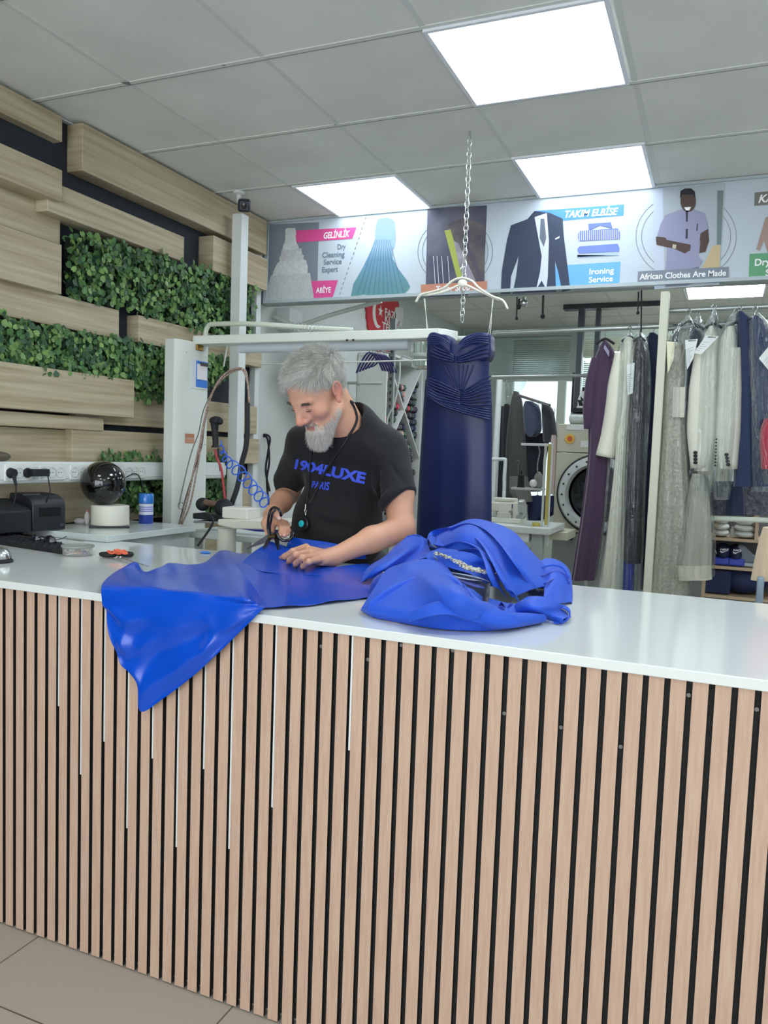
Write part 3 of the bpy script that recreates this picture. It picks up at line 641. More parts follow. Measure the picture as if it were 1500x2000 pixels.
blend(hd_ * .7 * (np.abs(l) > .074) * g_(np.sqrt((f + .012) ** 2 + u ** 2), .04), (206, 120, 108))
blend(hd_ * .9 * g_(u + .069, .009) * (f > .084) * (np.abs(l) < .024), (176, 104, 98))
blend(hd_ * .22 * g_(np.sqrt((np.abs(l) - .031) ** 2 + (f - .09) ** 2 + (u - .0) ** 2), .016), (168, 112, 96))
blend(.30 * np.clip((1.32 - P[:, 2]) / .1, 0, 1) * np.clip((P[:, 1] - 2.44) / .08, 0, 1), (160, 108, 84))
blend(.5 * g_(np.minimum.reduce([np.linalg.norm(P - q[-1], axis=1) for q in fing + fgR]), .012), (222, 148, 130))
skin = M('skin', (206, 156, 128), .5, attr='col', bump=.10, bs=420); skin.node_tree.nodes['Principled BSDF'].inputs['Subsurface Weight'].default_value = .12; skin.node_tree.nodes['Principled BSDF'].inputs['Subsurface Radius'].default_value = (.012, .005, .003)
body, P = npobj('body', P, F_, skin, man, C, relax=2)
# fingernails
nm = M('fingernail', (232, 190, 178), .3)
def nail(tip, prev, up, r):
    t = (tip - prev); t /= np.linalg.norm(t); up = A_(up); up -= t * (up @ t); up /= np.linalg.norm(up); w = np.cross(t, up); c = tip + up * r * .82 + t * r * .3
    R = Matrix((tuple(w), tuple(t), tuple(up))).transposed(); obj('fingernail', MB().sph(c, (r * .62, r * .85, r * .22), 12, 8, R), nm, man)
for q, r in zip(fing, fr_): nail(q[-1], q[-2], (0, -.25, 1), r * .76)
nail(th[-1], th[-2], (.35, -.9, .3), .0098)
for q in fgR[:3]: nail(q[-1], q[-2], (.2, -1, .1), .0085)
# lowered eyelids' lashes and eyebrows
rg = np.random.default_rng(3); lash = M('dark eyelash', (70, 52, 44), .7); brow = M('brow hair', (120, 104, 92), .7)
for s_ in (1, -1):
    obj('eyelashes', MB().tube([hp(s_ * (.031 + x), .0965 - 9 * (x * x) - .001, -.0055 + 6 * x * x) for x in np.linspace(-.0135, .0135, 10)], .0014, 6), lash, man)
    n = 260; x = rg.uniform(-.018, .02, n); q = rg.normal(0, .0022, n)
    R0 = np.stack([hp(s_ * (.031 + x[i]), .1005 - .010 * (x[i] + .018) / .038 - 8 * x[i] ** 2 * .5, .0235 + q[i] - 5 * x[i] ** 2) for i in range(n)]); dd = (Lv * s_ * 1.0 - Uv * .25 + Fv * .12)[None] + rg.normal(0, .15, (n, 3))
    strands('eyebrow', R0, dd, .010, .00045, M('brow hair', attr='col', rough=.6), man, rg, .1, 3, cols=np.tile(A_(lin((160, 148, 136))), (n, 1)) * rg.uniform(.6, 1.6, (n, 1)))
# ---- t-shirt
T = Field((-1.72, 2.45, .98), (-.92, 2.95, 1.62), .0042)
tc_ = A_(Y(690, 905, 2.71)); tb = A_(Y(658, 1030, 2.72)); tl = A_(Y(652, 1100, 2.76))
T.cap(shL + A_((.0, 0, .0)), shR, .074, .074, .05); T.ell(tc_, (.195, .135, .18), k=.05); T.ell(tb, (.180, .155, .19), k=.08); T.cap(tl - A_((.07, 0, 0)), tl + A_((.04, 0, 0)), .128, .128, .08)
T.cap(nk + A_((0, .025, -.05)), nk + A_((.015, .02, .0)), .10, .072, .05)
T.cap(shL * .3 + nk * .7, shL, .052, .078, .05); T.cap(shR * .35 + nk * .65, shR, .070, .074, .04)
hmL = A_(Y(779, 982, 2.60)); hmR = A_(Y(557, 955, 2.735)); 
for (a, b, r0, r1) in ((shL, hmL, .076, .073), (shR, hmR, .074, .062)): T.cap(a, b + (b - a) * .15, r0, r1, .025)
# cuffs: cut the sleeves square, then a rolled band
def cut_sleeve(h, a, r, tilt=(0, 0, 0)):
    ax = (h - a) / np.linalg.norm(h - a) + A_(tilt); ax /= np.linalg.norm(ax); sl, (x, y, z) = T.win(h - .11, h + .13, 0)
    d = (x - h[0]) * ax[0] + (y - h[1]) * ax[1] + (z - h[2]) * ax[2]; rad = np.sqrt(np.maximum((x - h[0]) ** 2 + (y - h[1]) ** 2 + (z - h[2]) ** 2 - d * d, 0))
    msk = rad < r + .05; T.D[sl] = np.where(msk & (d > -.03), np.maximum(T.D[sl], d), T.D[sl])
    return ax
axL = cut_sleeve(hmL, shL, .078, (.50, .1, 0)); axR = cut_sleeve(hmR, shR, .066, (-.75, -.2, .1))
def ringpts(c, ax, r, n=28, flat=1):
    u = np.cross(ax, (0, 1, 0)); u /= np.linalg.norm(u); v = np.cross(ax, u); return [c + u * r * math.cos(t) + v * r * math.sin(t) * flat for t in np.linspace(0, 2 * PI, n)]
T.cap(hmL - axL * .03, hmL + axL * .05, .060, .060, .004, op='sub'); T.cap(hmR - axR * .03, hmR + axR * .05, .050, .050, .004, op='sub')
T.chain(ringpts(hmL - axL * .014, axL, .071), [.0065] * 28, .004); T.chain(ringpts(hmL - axL * .028, axL, .071), [.006] * 28, .004); T.chain(ringpts(hmR - axR * .008, axR, .060), [.0055] * 28, .004)
# neck opening
nc = nk + A_((-.012, -.025, .026)); nax = A_((-.25, -.55, 1)); nax /= np.linalg.norm(nax)
T.cap(nc - nax * .03, nc + nax * .1, .074, .082, .004, op='sub')
# soft folds pressed into the cloth
g = np.meshgrid(*T.ax, indexing='ij', sparse=True)
def crease(a, b, w, amp):
    a = A_(a); b = A_(b); sl, (x, y, z) = T.win(np.minimum(a, b), np.maximum(a, b), w * 2.5 + .03); ba = b - a; L = ba @ ba
    t = np.clip(((x - a[0]) * ba[0] + (y - a[1]) * ba[1] + (z - a[2]) * ba[2]) / L, 0, 1); d = np.sqrt((x - a[0] - t * ba[0]) ** 2 + (y - a[1] - t * ba[1]) ** 2 + (z - a[2] - t * ba[2]) ** 2)
    T.D[sl] += (amp * np.exp(-(d / w) ** 2) * np.sin(PI * np.clip(t, .06, .94))).astype(np.float32)
T.D += (.0052 * np.sin(g[0] * 21 + g[2] * 15 + 2 * np.sin(g[2] * 9)) * np.sin(g[2] * 17 - g[0] * 9)).astype(np.float32)
for (p, q, w, am) in (((735, 925), (742, 1010), .022, 0.0216), ((748, 905), (735, 960), .014, 0.0135), ((735, 850), (800, 858), .012, 0.0108), ((600, 1010), (700, 1040), .018, 0.0121), ((620, 1045), (735, 1015), .016, 0.0121), ((590, 985), (650, 975), .012, -0.0081),
                      ((690, 840), (745, 900), .014, -0.0081), ((760, 900), (790, 960), .014, 0.0108), ((580, 890), (566, 950), .014, 0.0162), ((660, 1060), (748, 1040), .014, -0.0108), ((575, 905), (600, 1000), .012, 0.0081), ((700, 960), (738, 985), .012, 0.0108), ((775, 870), (812, 905), .012, 0.0081)):
    crease(Y(p[0], p[1], 2.58), Y(q[0], q[1], 2.58), w, am)
TP, TF = T.mesh(); del T
shirt_m = M('black cotton', (12, 13, 16), .85, sheen=.10, bump=.10, bs=500)
shirt, TP = npobj('t_shirt', TP, TF, shirt_m, man, relax=3)
bvh = BVHTree.FromPolygons([tuple(p) for p in TP], [tuple(int(i) for i in q) for q in TF])
def on_shirt(px, py, off=.0015):
    o_ = Vector((0, 0, H)); d_ = Vector(ray(px, py)).normalized(); h_ = bvh.ray_cast(o_, d_)
    if h_[0] is None: return Y(px, py, 2.56)
    return h_[0] + h_[1] * off * (1 if h_[1].dot(d_) < 0 else -1)
def shirt_text(s, p0, p1, hpx, bold, name):
    vs, fs = text_mesh(s, 1., bold, 0, fine=.12); x0 = min(v.x for v in vs); x1 = max(v.x for v in vs); p0 = Vector(p0); p1 = Vector(p1); e = (p1 - p0).normalized(); n_ = Vector((e.y, -e.x))
    V = []
    for v in vs:
        t = (v.x - x0) / (x1 - x0); t = t * .88 + .12 * t * t * 1.0 if name == 'slogan' else t; q = p0 + (p1 - p0) * t + n_ * (v.y / .7 * hpx * (.92 + .16 * t)); V.append(on_shirt(q.x, q.y))
    return obj(name, (V, fs), M('blue shirt print', (58, 84, 216), .6), shirt, smooth=False)
shirt_text('1904LUXE', (575, 914), (712, 944), 19, .045, 'slogan'); shirt_text('PARIS', (609, 952), (643, 957), 14, .03, 'slogan')
# ---- trousers and shoes (behind the counter)
tr = Field((-1.58, 2.58, .05), (-.98, 3.0, 1.10), .009)
tr.cap((-1.36, 2.78, .93), (-1.24, 2.78, .93), .125, .125, .05); tr.chain([(-1.37, 2.77, .88), (-1.38, 2.77, .5), (-1.39, 2.80, .12)], [.095, .07, .06], .04); tr.chain([(-1.19, 2.77, .88), (-1.17, 2.76, .5), (-1.16, 2.79, .12)], [.095, .07, .06], .04)
q, f4 = tr.mesh(); npobj('trousers', q, f4, M('dark trousers', (38, 42, 52), .85, sheen=.2), man, relax=2)
for x in (-1.39, -1.16): obj('shoe', MB().sph((x, 2.75, .045), (.048, .14, .045), 20, 12), M('black shoe', (24, 24, 26), .4), man)
# ---- hair: cap plus combed strands
def scalp(n, rg):
    th_ = rg.uniform(0, 2 * PI, n); cz = rg.uniform(-.75, 1, n); sz = np.sqrt(1 - cz * cz); N = np.stack([sz * np.cos(th_), sz * np.sin(th_), cz], 1)
    p = A_((0, -.010, .044)) + N * A_((.082, .106, .095)); nn = N / A_((.081, .103, .091)); nn /= np.linalg.norm(nn, axis=1)[:, None]
    l, f, u = p.T; hairline = np.interp(f, [-.12, -.05, -.015, .005, .02, .045, .06, .075, .09, .12], [-.075, -.055, -.0, .034, .030, .062, .086, .096, .094, .098]); keep = u > hairline
    keep |= (f < -.02) & (u > -.07) & (u < .05)
    return p[keep], nn[keep]
Hf = Field(O - .2, O + .2, .0032)
Hf.ell(hp(0, -.012, .042), A_((.082, .105, .093)) * HS, HR, k=0); Hf.ell(hp(0, .035, .090), A_((.058, .052, .032)) * HS, HR, k=.02); Hf.cap(hp(0, -.075, .03), hp(0, -.070, -.035), .045 * HS, .035 * HS, .03)
g = np.meshgrid(*Hf.ax, indexing='ij'); q = np.stack([a.ravel() for a in g], 1); q = (q - O) @ HR / HS; l, f, u = q.T
hl = np.interp(f, [-.12, -.05, -.015, .005, .02, .045, .06, .075, .09, .12], [-.066, -.045, .008, .044, .046, .070, .092, .100, .100, .102])
side = np.abs(l) > .069
d2 = (hl - u) * .8; d2 = np.where((side | True), d2, d2); Hf.D = np.maximum(Hf.D, d2.reshape(Hf.D.shape).astype(np.float32) * HS)
hP, hF = Hf.mesh(); hl_ = (hP - O) @ HR / HS
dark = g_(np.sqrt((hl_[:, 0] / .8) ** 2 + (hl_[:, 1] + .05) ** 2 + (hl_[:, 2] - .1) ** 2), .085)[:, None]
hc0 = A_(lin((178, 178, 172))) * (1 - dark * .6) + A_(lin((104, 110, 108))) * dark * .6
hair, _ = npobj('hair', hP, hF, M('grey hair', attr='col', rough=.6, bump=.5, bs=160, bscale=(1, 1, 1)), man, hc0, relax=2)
rg = np.random.default_rng(11); p, nn = scalp(27000, rg); n = len(p)
l, f, u = p.T; fwd = np.clip((u - .05) / .06, 0, 1)[:, None]; d = A_((0, 1, 0)) * (.25 + .95 * fwd) + A_((0, 0, -1)) * (1.0 - fwd) + np.stack([l * 4, l * 0, l * 0], 1) * (1 - fwd) + A_((-.5, 0, 0)) * fwd + np.stack([np.sin(l * 90 + f * 60), np.sin(f * 80 + l * 50) * .5, np.sin(l * 70 - f * 90)], 1) * .28
d = d - nn * (d * nn).sum(1)[:, None] * .9 + nn * .14 + rg.normal(0, .12, (n, 3)); ln = np.where(u > .06, .036, .015) * rg.uniform(.7, 1.25, n); ln = np.where(f > .05, ln * 1.15, ln)
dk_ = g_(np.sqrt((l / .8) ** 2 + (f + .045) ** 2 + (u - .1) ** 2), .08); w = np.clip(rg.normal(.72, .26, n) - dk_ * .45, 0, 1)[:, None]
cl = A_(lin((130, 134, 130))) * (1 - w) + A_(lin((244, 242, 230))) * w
root = np.stack([O + (Lv * a[0] + Fv * a[1] + Uv * a[2]) * HS for a in p]); dw = d @ HR.T
hm = M('hair strand', attr='col', rough=.45)
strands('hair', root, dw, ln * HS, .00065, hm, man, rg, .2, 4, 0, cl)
# ---- beard and moustache
bp = []; rg = np.random.default_rng(5); bvb = BVHTree.FromPolygons([tuple(v) for v in P], [tuple(int(i) for i in q) for q in F_[(ishead[F_[:, 0]])]])
cand = 0
while len(bp) < 13000 and cand < 80000:
    cand += 1; l0 = rg.uniform(-.078, .078); u0 = rg.uniform(-.135, .03); a = rg.uniform(-1.5, 1.5)
    o_ = hp(0, .0, u0); dr = Lv * math.sin(a) + Fv * math.cos(a)
    if rg.random() < .3: o_ = hp(rg.uniform(-.04, .04), rg.uniform(.02, .08), -.08); dr = -Uv + Fv * rg.uniform(-.2, .7) + Lv * rg.uniform(-.6, .6)
    h_ = bvb.ray_cast(Vector(o_ + dr * .25), Vector(-dr))
    if h_[0] is None: continue
    q = (A_(h_[0]) - O) @ HR / HS; L_, f_, u_ = q
    if abs(L_) > .073 or f_ < -.008 or u_ < -.14: continue
    top = np.interp(abs(L_), [0, .012, .022, .03, .045, .056, .064, .071, .08], [-.0535, -.0535, -.058, -.069, -.070, -.066, -.056, -.036, -.012])
    if u_ > top + rg.normal(0, .003): continue
    if abs(L_) < .02 and -.079 < u_ < -.0615: continue
    if f_ < .035 and u_ < -.062 - .9 * max(0, f_): continue
    if f_ < .048 and u_ < -.100: continue
    if abs(L_) > .036 and u_ < -.110: continue
    if f_ < .082 and u_ > top - .022 and rg.random() < .35 + 22 * (u_ - top + .022): continue
    if f_ < .045 and rg.random() < .25: continue
    bp.append((q[0], q[1], q[2], *((A_(h_[1])) @ HR)))
bp = A_(bp); p, nn = bp[:, :3], bp[:, 3:]; n = len(p); l, f, u = p.T
chin = np.clip((-.066 - u) / .03, 0, 1) * np.clip((f - .02) / .05, 0, 1); ln = .0055 + .024 * chin + .004 * (f > .08); ln = ln * rg.uniform(.7, 1.2, n); ln = np.where(u > -.06, np.minimum(ln, .010), ln)
d = A_((0, .30, -1)) + nn * .22 - np.stack([l * 12 * chin, l * 0, l * 0], 1) + rg.normal(0, .17, (n, 3)); mo = (u > -.063) & (f > .08); d[mo] = d[mo] + np.stack([np.sign(l[mo]) * .6, 0 * l[mo], 0 * l[mo]], 1)
w = np.clip(rg.normal(.8, .2, n) - .6 * mo * (rg.random(n) < .6), 0, 1)[:, None]; cl = A_(lin((120, 108, 100))) * (1 - w) + A_(lin((244, 240, 228))) * w
root = np.stack([O + (Lv * a[0] + Fv * a[1] + Uv * a[2]) * HS for a in p])
strands('beard', root, d @ HR.T, ln * HS, .0006, hm, man, rg, .25, 4, .25, cl)
# chin mass of the beard
bf = Field(hp(0, .07, -.13) - .09, hp(0, .07, -.13) + .09, .003)
bf.chain([hp(-.042, .045, -.085), hp(-.018, .078, -.113), hp(.018, .078, -.113), hp(.042, .045, -.085)], [.010, .019, .019, .010], .02); bf.cap(hp(0, .076, -.11), hp(0, .082, -.138), .022, .007, .02)
q, f4 = bf.mesh(); npobj('beard', q, f4, M('white beard', (206, 200, 188), .8, var=.15, vs=90, bump=.5, bs=200), man, relax=2)
# ---- lanyard with key fob: hangs round his neck
ly = thing('lanyard', 'black neck lanyard with round black fob and turquoise button on the man', 'lanyard', tuple(Y(600, 1000, 2.5)))
st = [on_shirt(*q, off=.006) for q in ((697, 826), (680, 850), (664, 875), (650, 897), (636, 922), (622, 950), (610, 972), (603, 985))]
bvn = BVHTree.FromPolygons([tuple(v) for v in P], [tuple(int(i) for i in q) for q in F_[(P[F_[:, 0], 2] > 1.4)]])
def on_neck(px, py):
    d_ = Vector(ray(px, py)).normalized(); a_ = bvn.ray_cast(Vector((0, 0, H)), d_); b_ = bvh.ray_cast(Vector((0, 0, H)), d_)
    c_ = [q for q in (a_, b_) if q[0] is not None]; q = min(c_, key=lambda e: e[3]); return q[0] - d_ * .004
st = [on_neck(*q) for q in ((685, 784), (691, 794), (696, 808), (697, 820), (692, 834), (682, 850), (668, 872), (652, 896), (636, 922), (622, 950), (611, 972), (604, 985))]; st = [st[0] + Vector((.002, .016, -.004))] + st
bk_m = M('black webbing', (26, 26, 30), .7)
def ribbon(pts, w, nrm=(.3, -.95, 0)):
    pts = bez(pts, 5); G = []; nv = Vector(nrm)
    for i, p_ in enumerate(pts):
        t = (pts[min(i + 1, len(pts) - 1)] - pts[max(i - 1, 0)]).normalized(); s_ = t.cross(nv).normalized() * w / 2; G.append([p_ - s_, p_ + s_])
    return MB().grid(G)
obj('strap', MB().tube(bez(st, 6), .0048, 10), bk_m, ly, ang=180); st2 = [on_shirt(*q, off=.006) for q in ((610, 872), (609, 893), (607, 925), (605, 955), (602, 985))]
obj('strap', MB().tube(bez(st2, 6), .0030, 8), bk_m, ly, ang=180)
c0 = on_shirt(601, 986, .009); c1 = on_shirt(600, 1004, .010); cf = on_shirt(594, 1023, .012)
mt = M('polished metal', (214, 216, 220), .2, metal=1.0)
obj('clip', MB().cyl(c0, c0.lerp(c1, .45), .0035).tube([c0.lerp(c1, .4), c0.lerp(c1, .7) + Vector((.004, 0, 0)), c1 + Vector((.001, 0, -.006)), c0.lerp(c1, .7) - Vector((.004, 0, 0)), c0.lerp(c1, .4)], .0013, 6), mt, ly)
ax_ = Vector((-.25, -.95, .12)).normalized()
fb = obj('fob', MB().lathe([(.0, -.007), (.023, -.007), (.028, -.003), (.028, .004), (.024, .008), (.0, .008)], cf + Vector((.006, 0, 0)), 36, ax_), M('black fob plastic', (22, 24, 28), .35), ly)
obj('button', MB().lathe([(0, 0), (.0125, 0), (.0125, .003), (.010, .0042), (0, .0042)], cf + Vector((.004, 0, 0)) + ax_ * .0072, 30, ax_), M('turquoise button', (40, 196, 204), .35), ly)
# ================= BLUE CLOTH =================
from mathutils import noise as mn
satin = M('royal blue satin', (2, 76, 200), .24, spec=.6, bump=.05, bs=900)
crepe = M('royal blue crepe', (36, 86, 204), .55, spec=.3, sheen=.06, bump=.05, bs=900)
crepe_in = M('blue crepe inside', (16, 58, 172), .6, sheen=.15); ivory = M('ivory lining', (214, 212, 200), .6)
def sheet(rows, nu=10, nv=10, disp=None, thick=None):
    """smooth surface through a net of control points; rows = list of equal-length point lists"""
    R = [bez(r, nv) for r in rows]; cols = [bez([R[i][j] for i in range(len(R))], nu) for j in range(len(R[0]))]
    G = [[cols[j][i] for j in range(len(cols))] for i in range(len(cols[0]))]
    if disp:
        a, b = len(G), len(G[0]); G2 = []
        for i in range(a):
            r = []
            for j in range(b):
                p = G[i][j]; du = G[min(i + 1, a - 1)][j] - G[max(i - 1, 0)][j]; dv = G[i][min(j + 1, b - 1)] - G[i][max(j - 1, 0)]
                n_ = du.cross(dv); n_ = n_.normalized() if n_.length > 1e-9 else Vector((0, 0, 1))
                r.append(p + n_ * disp(i / (a - 1), j / (b - 1), p))
            G2.append(r)
        G = G2
    return MB().grid(G)
# --- satin being cut: lies on the counter, one corner hangs over the front edge
zt = CT + .006; FE = FY - .008
def tp(px, py, dz=0): return Z(px, py, zt + dz)
def hg(px, py, d=0): return Y(px, py, FE - .004 - d)
rows = [   # from the left edge of the cloth to the right; each row runs from the rear to the lowest hanging point
 [tp(250, 1103, .010), tp(222, 1120, .012), Y(203, 1137, FY + .05), Y(198, 1150, FE - .004), hg(200, 1180, .006), hg(205, 1200, .008), hg(213, 1228, .010), hg(222, 1250, .010)],
 [tp(268, 1099, .016), tp(256, 1112, .010), Y(238, 1137, FY + .04), Y(234, 1153, FE - .006), hg(230, 1190, .012), hg(226, 1225, .018), hg(229, 1262, .012), hg(234, 1295, .010)],
 [tp(284, 1116, .004), tp(280, 1125, .004), Y(276, 1142, FY + .03), Y(275, 1158, FE - .004), hg(262, 1205, .008), hg(252, 1245, .012), hg(245, 1285, .014), hg(250, 1312, .010)],
 [tp(310, 1110, .008), tp(312, 1124, .006), Y(318, 1145, FY + .03), Y(320, 1162, FE - .004), hg(305, 1212, .010), hg(290, 1258, .010), hg(274, 1310, .010), hg(268, 1338, .012)],
 [tp(330, 1098, .016), tp(345, 1120, .008), Y(360, 1150, FY + .03), Y(366, 1168, FE - .004), hg(350, 1225, .010), hg(328, 1275, .010), hg(295, 1340, .008), hg(274, 1390, .008)],
 [tp(365, 1104, .008), tp(385, 1125, .006), Y(404, 1154, FY + .03), Y(410, 1172, FE - .004), hg(398, 1222, .012), hg(380, 1268, .008), hg(345, 1325, .006), hg(318, 1365, .006)],
 [tp(400, 1096, .012), tp(424, 1122, .006), Y(446, 1158, FY + .03), Y(452, 1178, FE - .004), hg(445, 1215, .010), hg(430, 1245, .006), hg(408, 1282, .005), hg(388, 1311, .005)],
 [tp(432, 1076, .018), tp(456, 1112, .008), Y(484, 1162, FY + .03), Y(488, 1182, FE - .004), hg(484, 1200, .006), hg(474, 1218, .005), hg(462, 1237, .004), hg(452, 1250, .004)],
 [tp(470, 1080, .012), tp(490, 1110, .006), tp(510, 1166, .004), Y(520, 1184, FY + .006), hg(518, 1186, -.002), hg(515, 1189, .001), hg(512, 1191, .002), hg(508, 1194, .003)]]
def dfold(u, v, p):
    w = max(0, min(1, (p.z - .9) / .12)); hang = 1 - w
    e = math.sin(PI * min(1, max(0, v))) ** .5; s2 = .5 + .5 * math.sin(u * 9 - v * 7 + 1)
    return -.004 * math.sin(u * 23 + v * 5) * (1 - v) * .7 - hang * e * (.010 * math.sin(u * 8 + v * 10 + 1.8 * math.sin(v * 6 + u * 4)) + .005 * math.sin(u * 19 - v * 13) * s2 + .003 * math.sin(u * 40 + v * 8) * (1 - s2) + .020 * math.exp(-((v - .52 - .09 * math.sin(u * 7 + .6)) / .045) ** 2) + .014 * math.exp(-((u - .66 - .35 * (v - .6)) / .035) ** 2) - .012 * math.exp(-((v - .66 - .06 * math.sin(u * 9)) / .06) ** 2))
cl_ = thing('satin_fabric', 'royal blue satin length spread on the counter, corner hanging over the slats', 'fabric', (-1.4, 1.9, CT))
obj('sheet', sheet(rows, 9, 9, dfold), satin, cl_, ang=180, solid=.0012, sub=1)
rows = [  # part lying flat to the right, running under the gown
 [tp(432, 1076, .018), tp(456, 1112, .008), tp(484, 1160, .004), tp(508, 1185, .003)],
 [tp(475, 1081, .014), tp(500, 1112, .010), tp(530, 1160, .006), tp(560, 1185, .001)],
 [tp(520, 1084, .012), tp(545, 1118, .008), tp(575, 1155, .008), tp(612, 1180, .001)],
 [tp(570, 1098, .008), tp(600, 1122, .010), tp(630, 1148, .004), tp(665, 1173, .001)],
 [tp(640, 1108, .010), tp(665, 1122, .005), tp(690, 1142, .006), tp(720, 1166, .001)],
 [tp(720, 1100, .012), tp(745, 1116, .008), tp(770, 1138, .005), tp(800, 1160, .001)]]
obj('sheet', sheet(rows, 9, 9, lambda u, v, p: .0025 * math.sin(u * 19 + v * 7)), satin, cl_, ang=180, solid=.0012, sub=1)
# lifted flap between the hands and the strip behind
rows = [
 [tp(462, 1106, .006), Z(495, 1078, CT + .040), Y(528, 1057, 2.42)],
 [tp(490, 1112, .010), Z(522, 1086, CT + .034), Y(550, 1064, 2.42)],
 [tp(525, 1118, .010), Z(550, 1096, CT + .026), Y(574, 1074, 2.42)],
 [tp(570, 1122, .010), Z(582, 1106, CT + .020), Z(600, 1088, CT + .032)],
 [tp(640, 1124, .008), Z(650, 1112, CT + .014), Z(668, 1098, CT + .016)]]
obj('flap', sheet(rows, 8, 8), satin, cl_, ang=180, solid=.0012, sub=1)
rows = [
 [Y(556, 1088, 2.50), Y(560, 1066, 2.50), Y(568, 1049, 2.515)],
 [Y(580, 1090, 2.50), Y(590, 1068, 2.505), Y(598, 1053, 2.52)],
 [Y(620, 1090, 2.50), Y(628, 1072, 2.505), Y(636, 1058, 2.52)],
 [Y(665, 1092, 2.50), Y(670, 1078, 2.505), Y(676, 1065, 2.52)],
 [Y(715, 1092, 2.50), Y(715, 1080, 2.505), Y(718, 1066, 2.52)]]
obj('flap', sheet(rows, 6, 6), satin, cl_, ang=180, solid=.0012, sub=1)
# --- gown heaped on the counter
gw = thing('gown', 'royal blue evening gown heaped on the counter with crystal trim', 'dress', (-.62, 2.05, CT))
def G_(px, py, z): return Z(px, py, CT + z)
def front_fold(u, v, p):
    e = min(1, v * 5) * min(1, (1 - v) * 4 + .3) * min(1, u * 8)
    r1 = math.sin(7.5 * v + 9 * u - 1.0); r2 = math.sin(15 * v - 6 * u + 2 * math.sin(5 * u)); ridge = 1 - abs(math.sin(3.2 * (v + .9 * u) + .4)) ** .6
    return e * (.008 * r1 + .007 * r2 * u + .020 * ridge)
def fold(rows, mat=crepe, nu=9, nv=9, amp=.002, fr=17, name='fold', rim=True):
    o = obj(name, sheet(rows, nu, nv, front_fold if amp < 0 else lambda u, v, p: amp * math.sin(u * fr + 3 * math.sin(v * 5)) * math.sin(PI * min(1, max(0, v)))), mat, gw, ang=180, solid=.0022, sub=1)
    return o
def edge(pts, r=.0022, mat=crepe): return obj('hem_edge', MB().tube(bez(pts, 8), r, 8), mat, gw, ang=180)
# base mass (front flap, turned forward)
fold([[G_(704, 1192, .004), G_(708, 1184, .020), G_(730, 1150, .050), G_(756, 1112, .075), G_(800, 1098, .095)],
      [G_(730, 1206, .002), G_(738, 1186, .028), G_(760, 1150, .060), G_(800, 1112, .085), G_(835, 1094, .100)],
      [G_(790, 1218, .002), G_(795, 1190, .040), G_(812, 1150, .070), G_(840, 1118, .080), G_(865, 1100, .085)],
      [G_(850, 1228, .002), G_(850, 1195, .045), G_(858, 1160, .080), G_(872, 1138, .085), G_(885, 1122, .075)],
      [G_(905, 1232, .002), G_(905, 1200, .042), G_(905, 1172, .080), G_(905, 1150, .085), G_(900, 1140, .060)],
      [G_(960, 1232, .002), G_(958, 1208, .034), G_(945, 1182, .050), G_(925, 1160, .062), G_(915, 1148, .050)],
      [G_(1010, 1226, .002), G_(1010, 1206, .026), G_(985, 1192, .030), G_(955, 1180, .030), G_(930, 1168, .020)],
      [G_(1058, 1216, .002), G_(1060, 1203, .020), G_(1030, 1195, .022), G_(1000, 1188, .02), G_(960, 1180, .01)]], amp=-1)
# left roll standing up at the back-left (beside the forearm)
fold([[G_(704, 1140, .012), G_(716, 1112, .045), G_(745, 1092, .060), G_(776, 1062, .085)],
      [G_(712, 1132, .025), G_(735, 1108, .062), G_(762, 1085, .082), G_(792, 1052, .115)],
      [G_(728, 1128, .030), G_(755, 1110, .062), G_(790, 1080, .095), G_(806, 1046, .118)],
      [G_(742, 1118, .045), G_(780, 1100, .065), G_(815, 1080, .080), G_(832, 1052, .110)],
      [G_(770, 1112, .060), G_(810, 1098, .080), G_(840, 1082, .095), G_(836, 1064, .100)]], crepe, amp=.003)
edge([G_(704, 1142, .006), G_(716, 1130, .014), G_(728, 1120, .022), G_(738, 1118, .022), G_(732, 1128, .012)])
edge([G_(776, 1064, .083), G_(790, 1053, .113), G_(797, 1047, .119), G_(804, 1056, .105), G_(812, 1072, .085), G_(808, 1090, .065)])
edge([G_(797, 1047, .119), G_(812, 1045, .120), G_(826, 1050, .112), G_(834, 1064, .100), G_(838, 1070, .097)])
# the big rear dome with long folds sweeping right
fold([[G_(838, 1068, .096), G_(842, 1050, .110), G_(845, 1038, .115), G_(856, 1035, .118)],
      [G_(852, 1072, .100), G_(870, 1046, .140), G_(880, 1030, .150), G_(888, 1026, .140)],
      [G_(880, 1076, .110), G_(905, 1040, .165), G_(915, 1018, .185), G_(922, 1014, .180)],
      [G_(915, 1082, .115), G_(950, 1045, .165), G_(960, 1022, .180), G_(960, 1020, .165)],
      [G_(945, 1098, .105), G_(985, 1062, .150), G_(1000, 1040, .160), G_(1005, 1042, .135)],
      [G_(965, 1120, .085), G_(1010, 1088, .120), G_(1030, 1070, .125), G_(1040, 1082, .085)],
      [G_(985, 1145, .060), G_(1030, 1118, .085), G_(1062, 1105, .080), G_(1072, 1118, .04)],
      [G_(1000, 1168, .030), G_(1045, 1150, .045), G_(1090, 1145, .035), G_(1100, 1160, .01)]], crepe, nu=10, amp=.002)
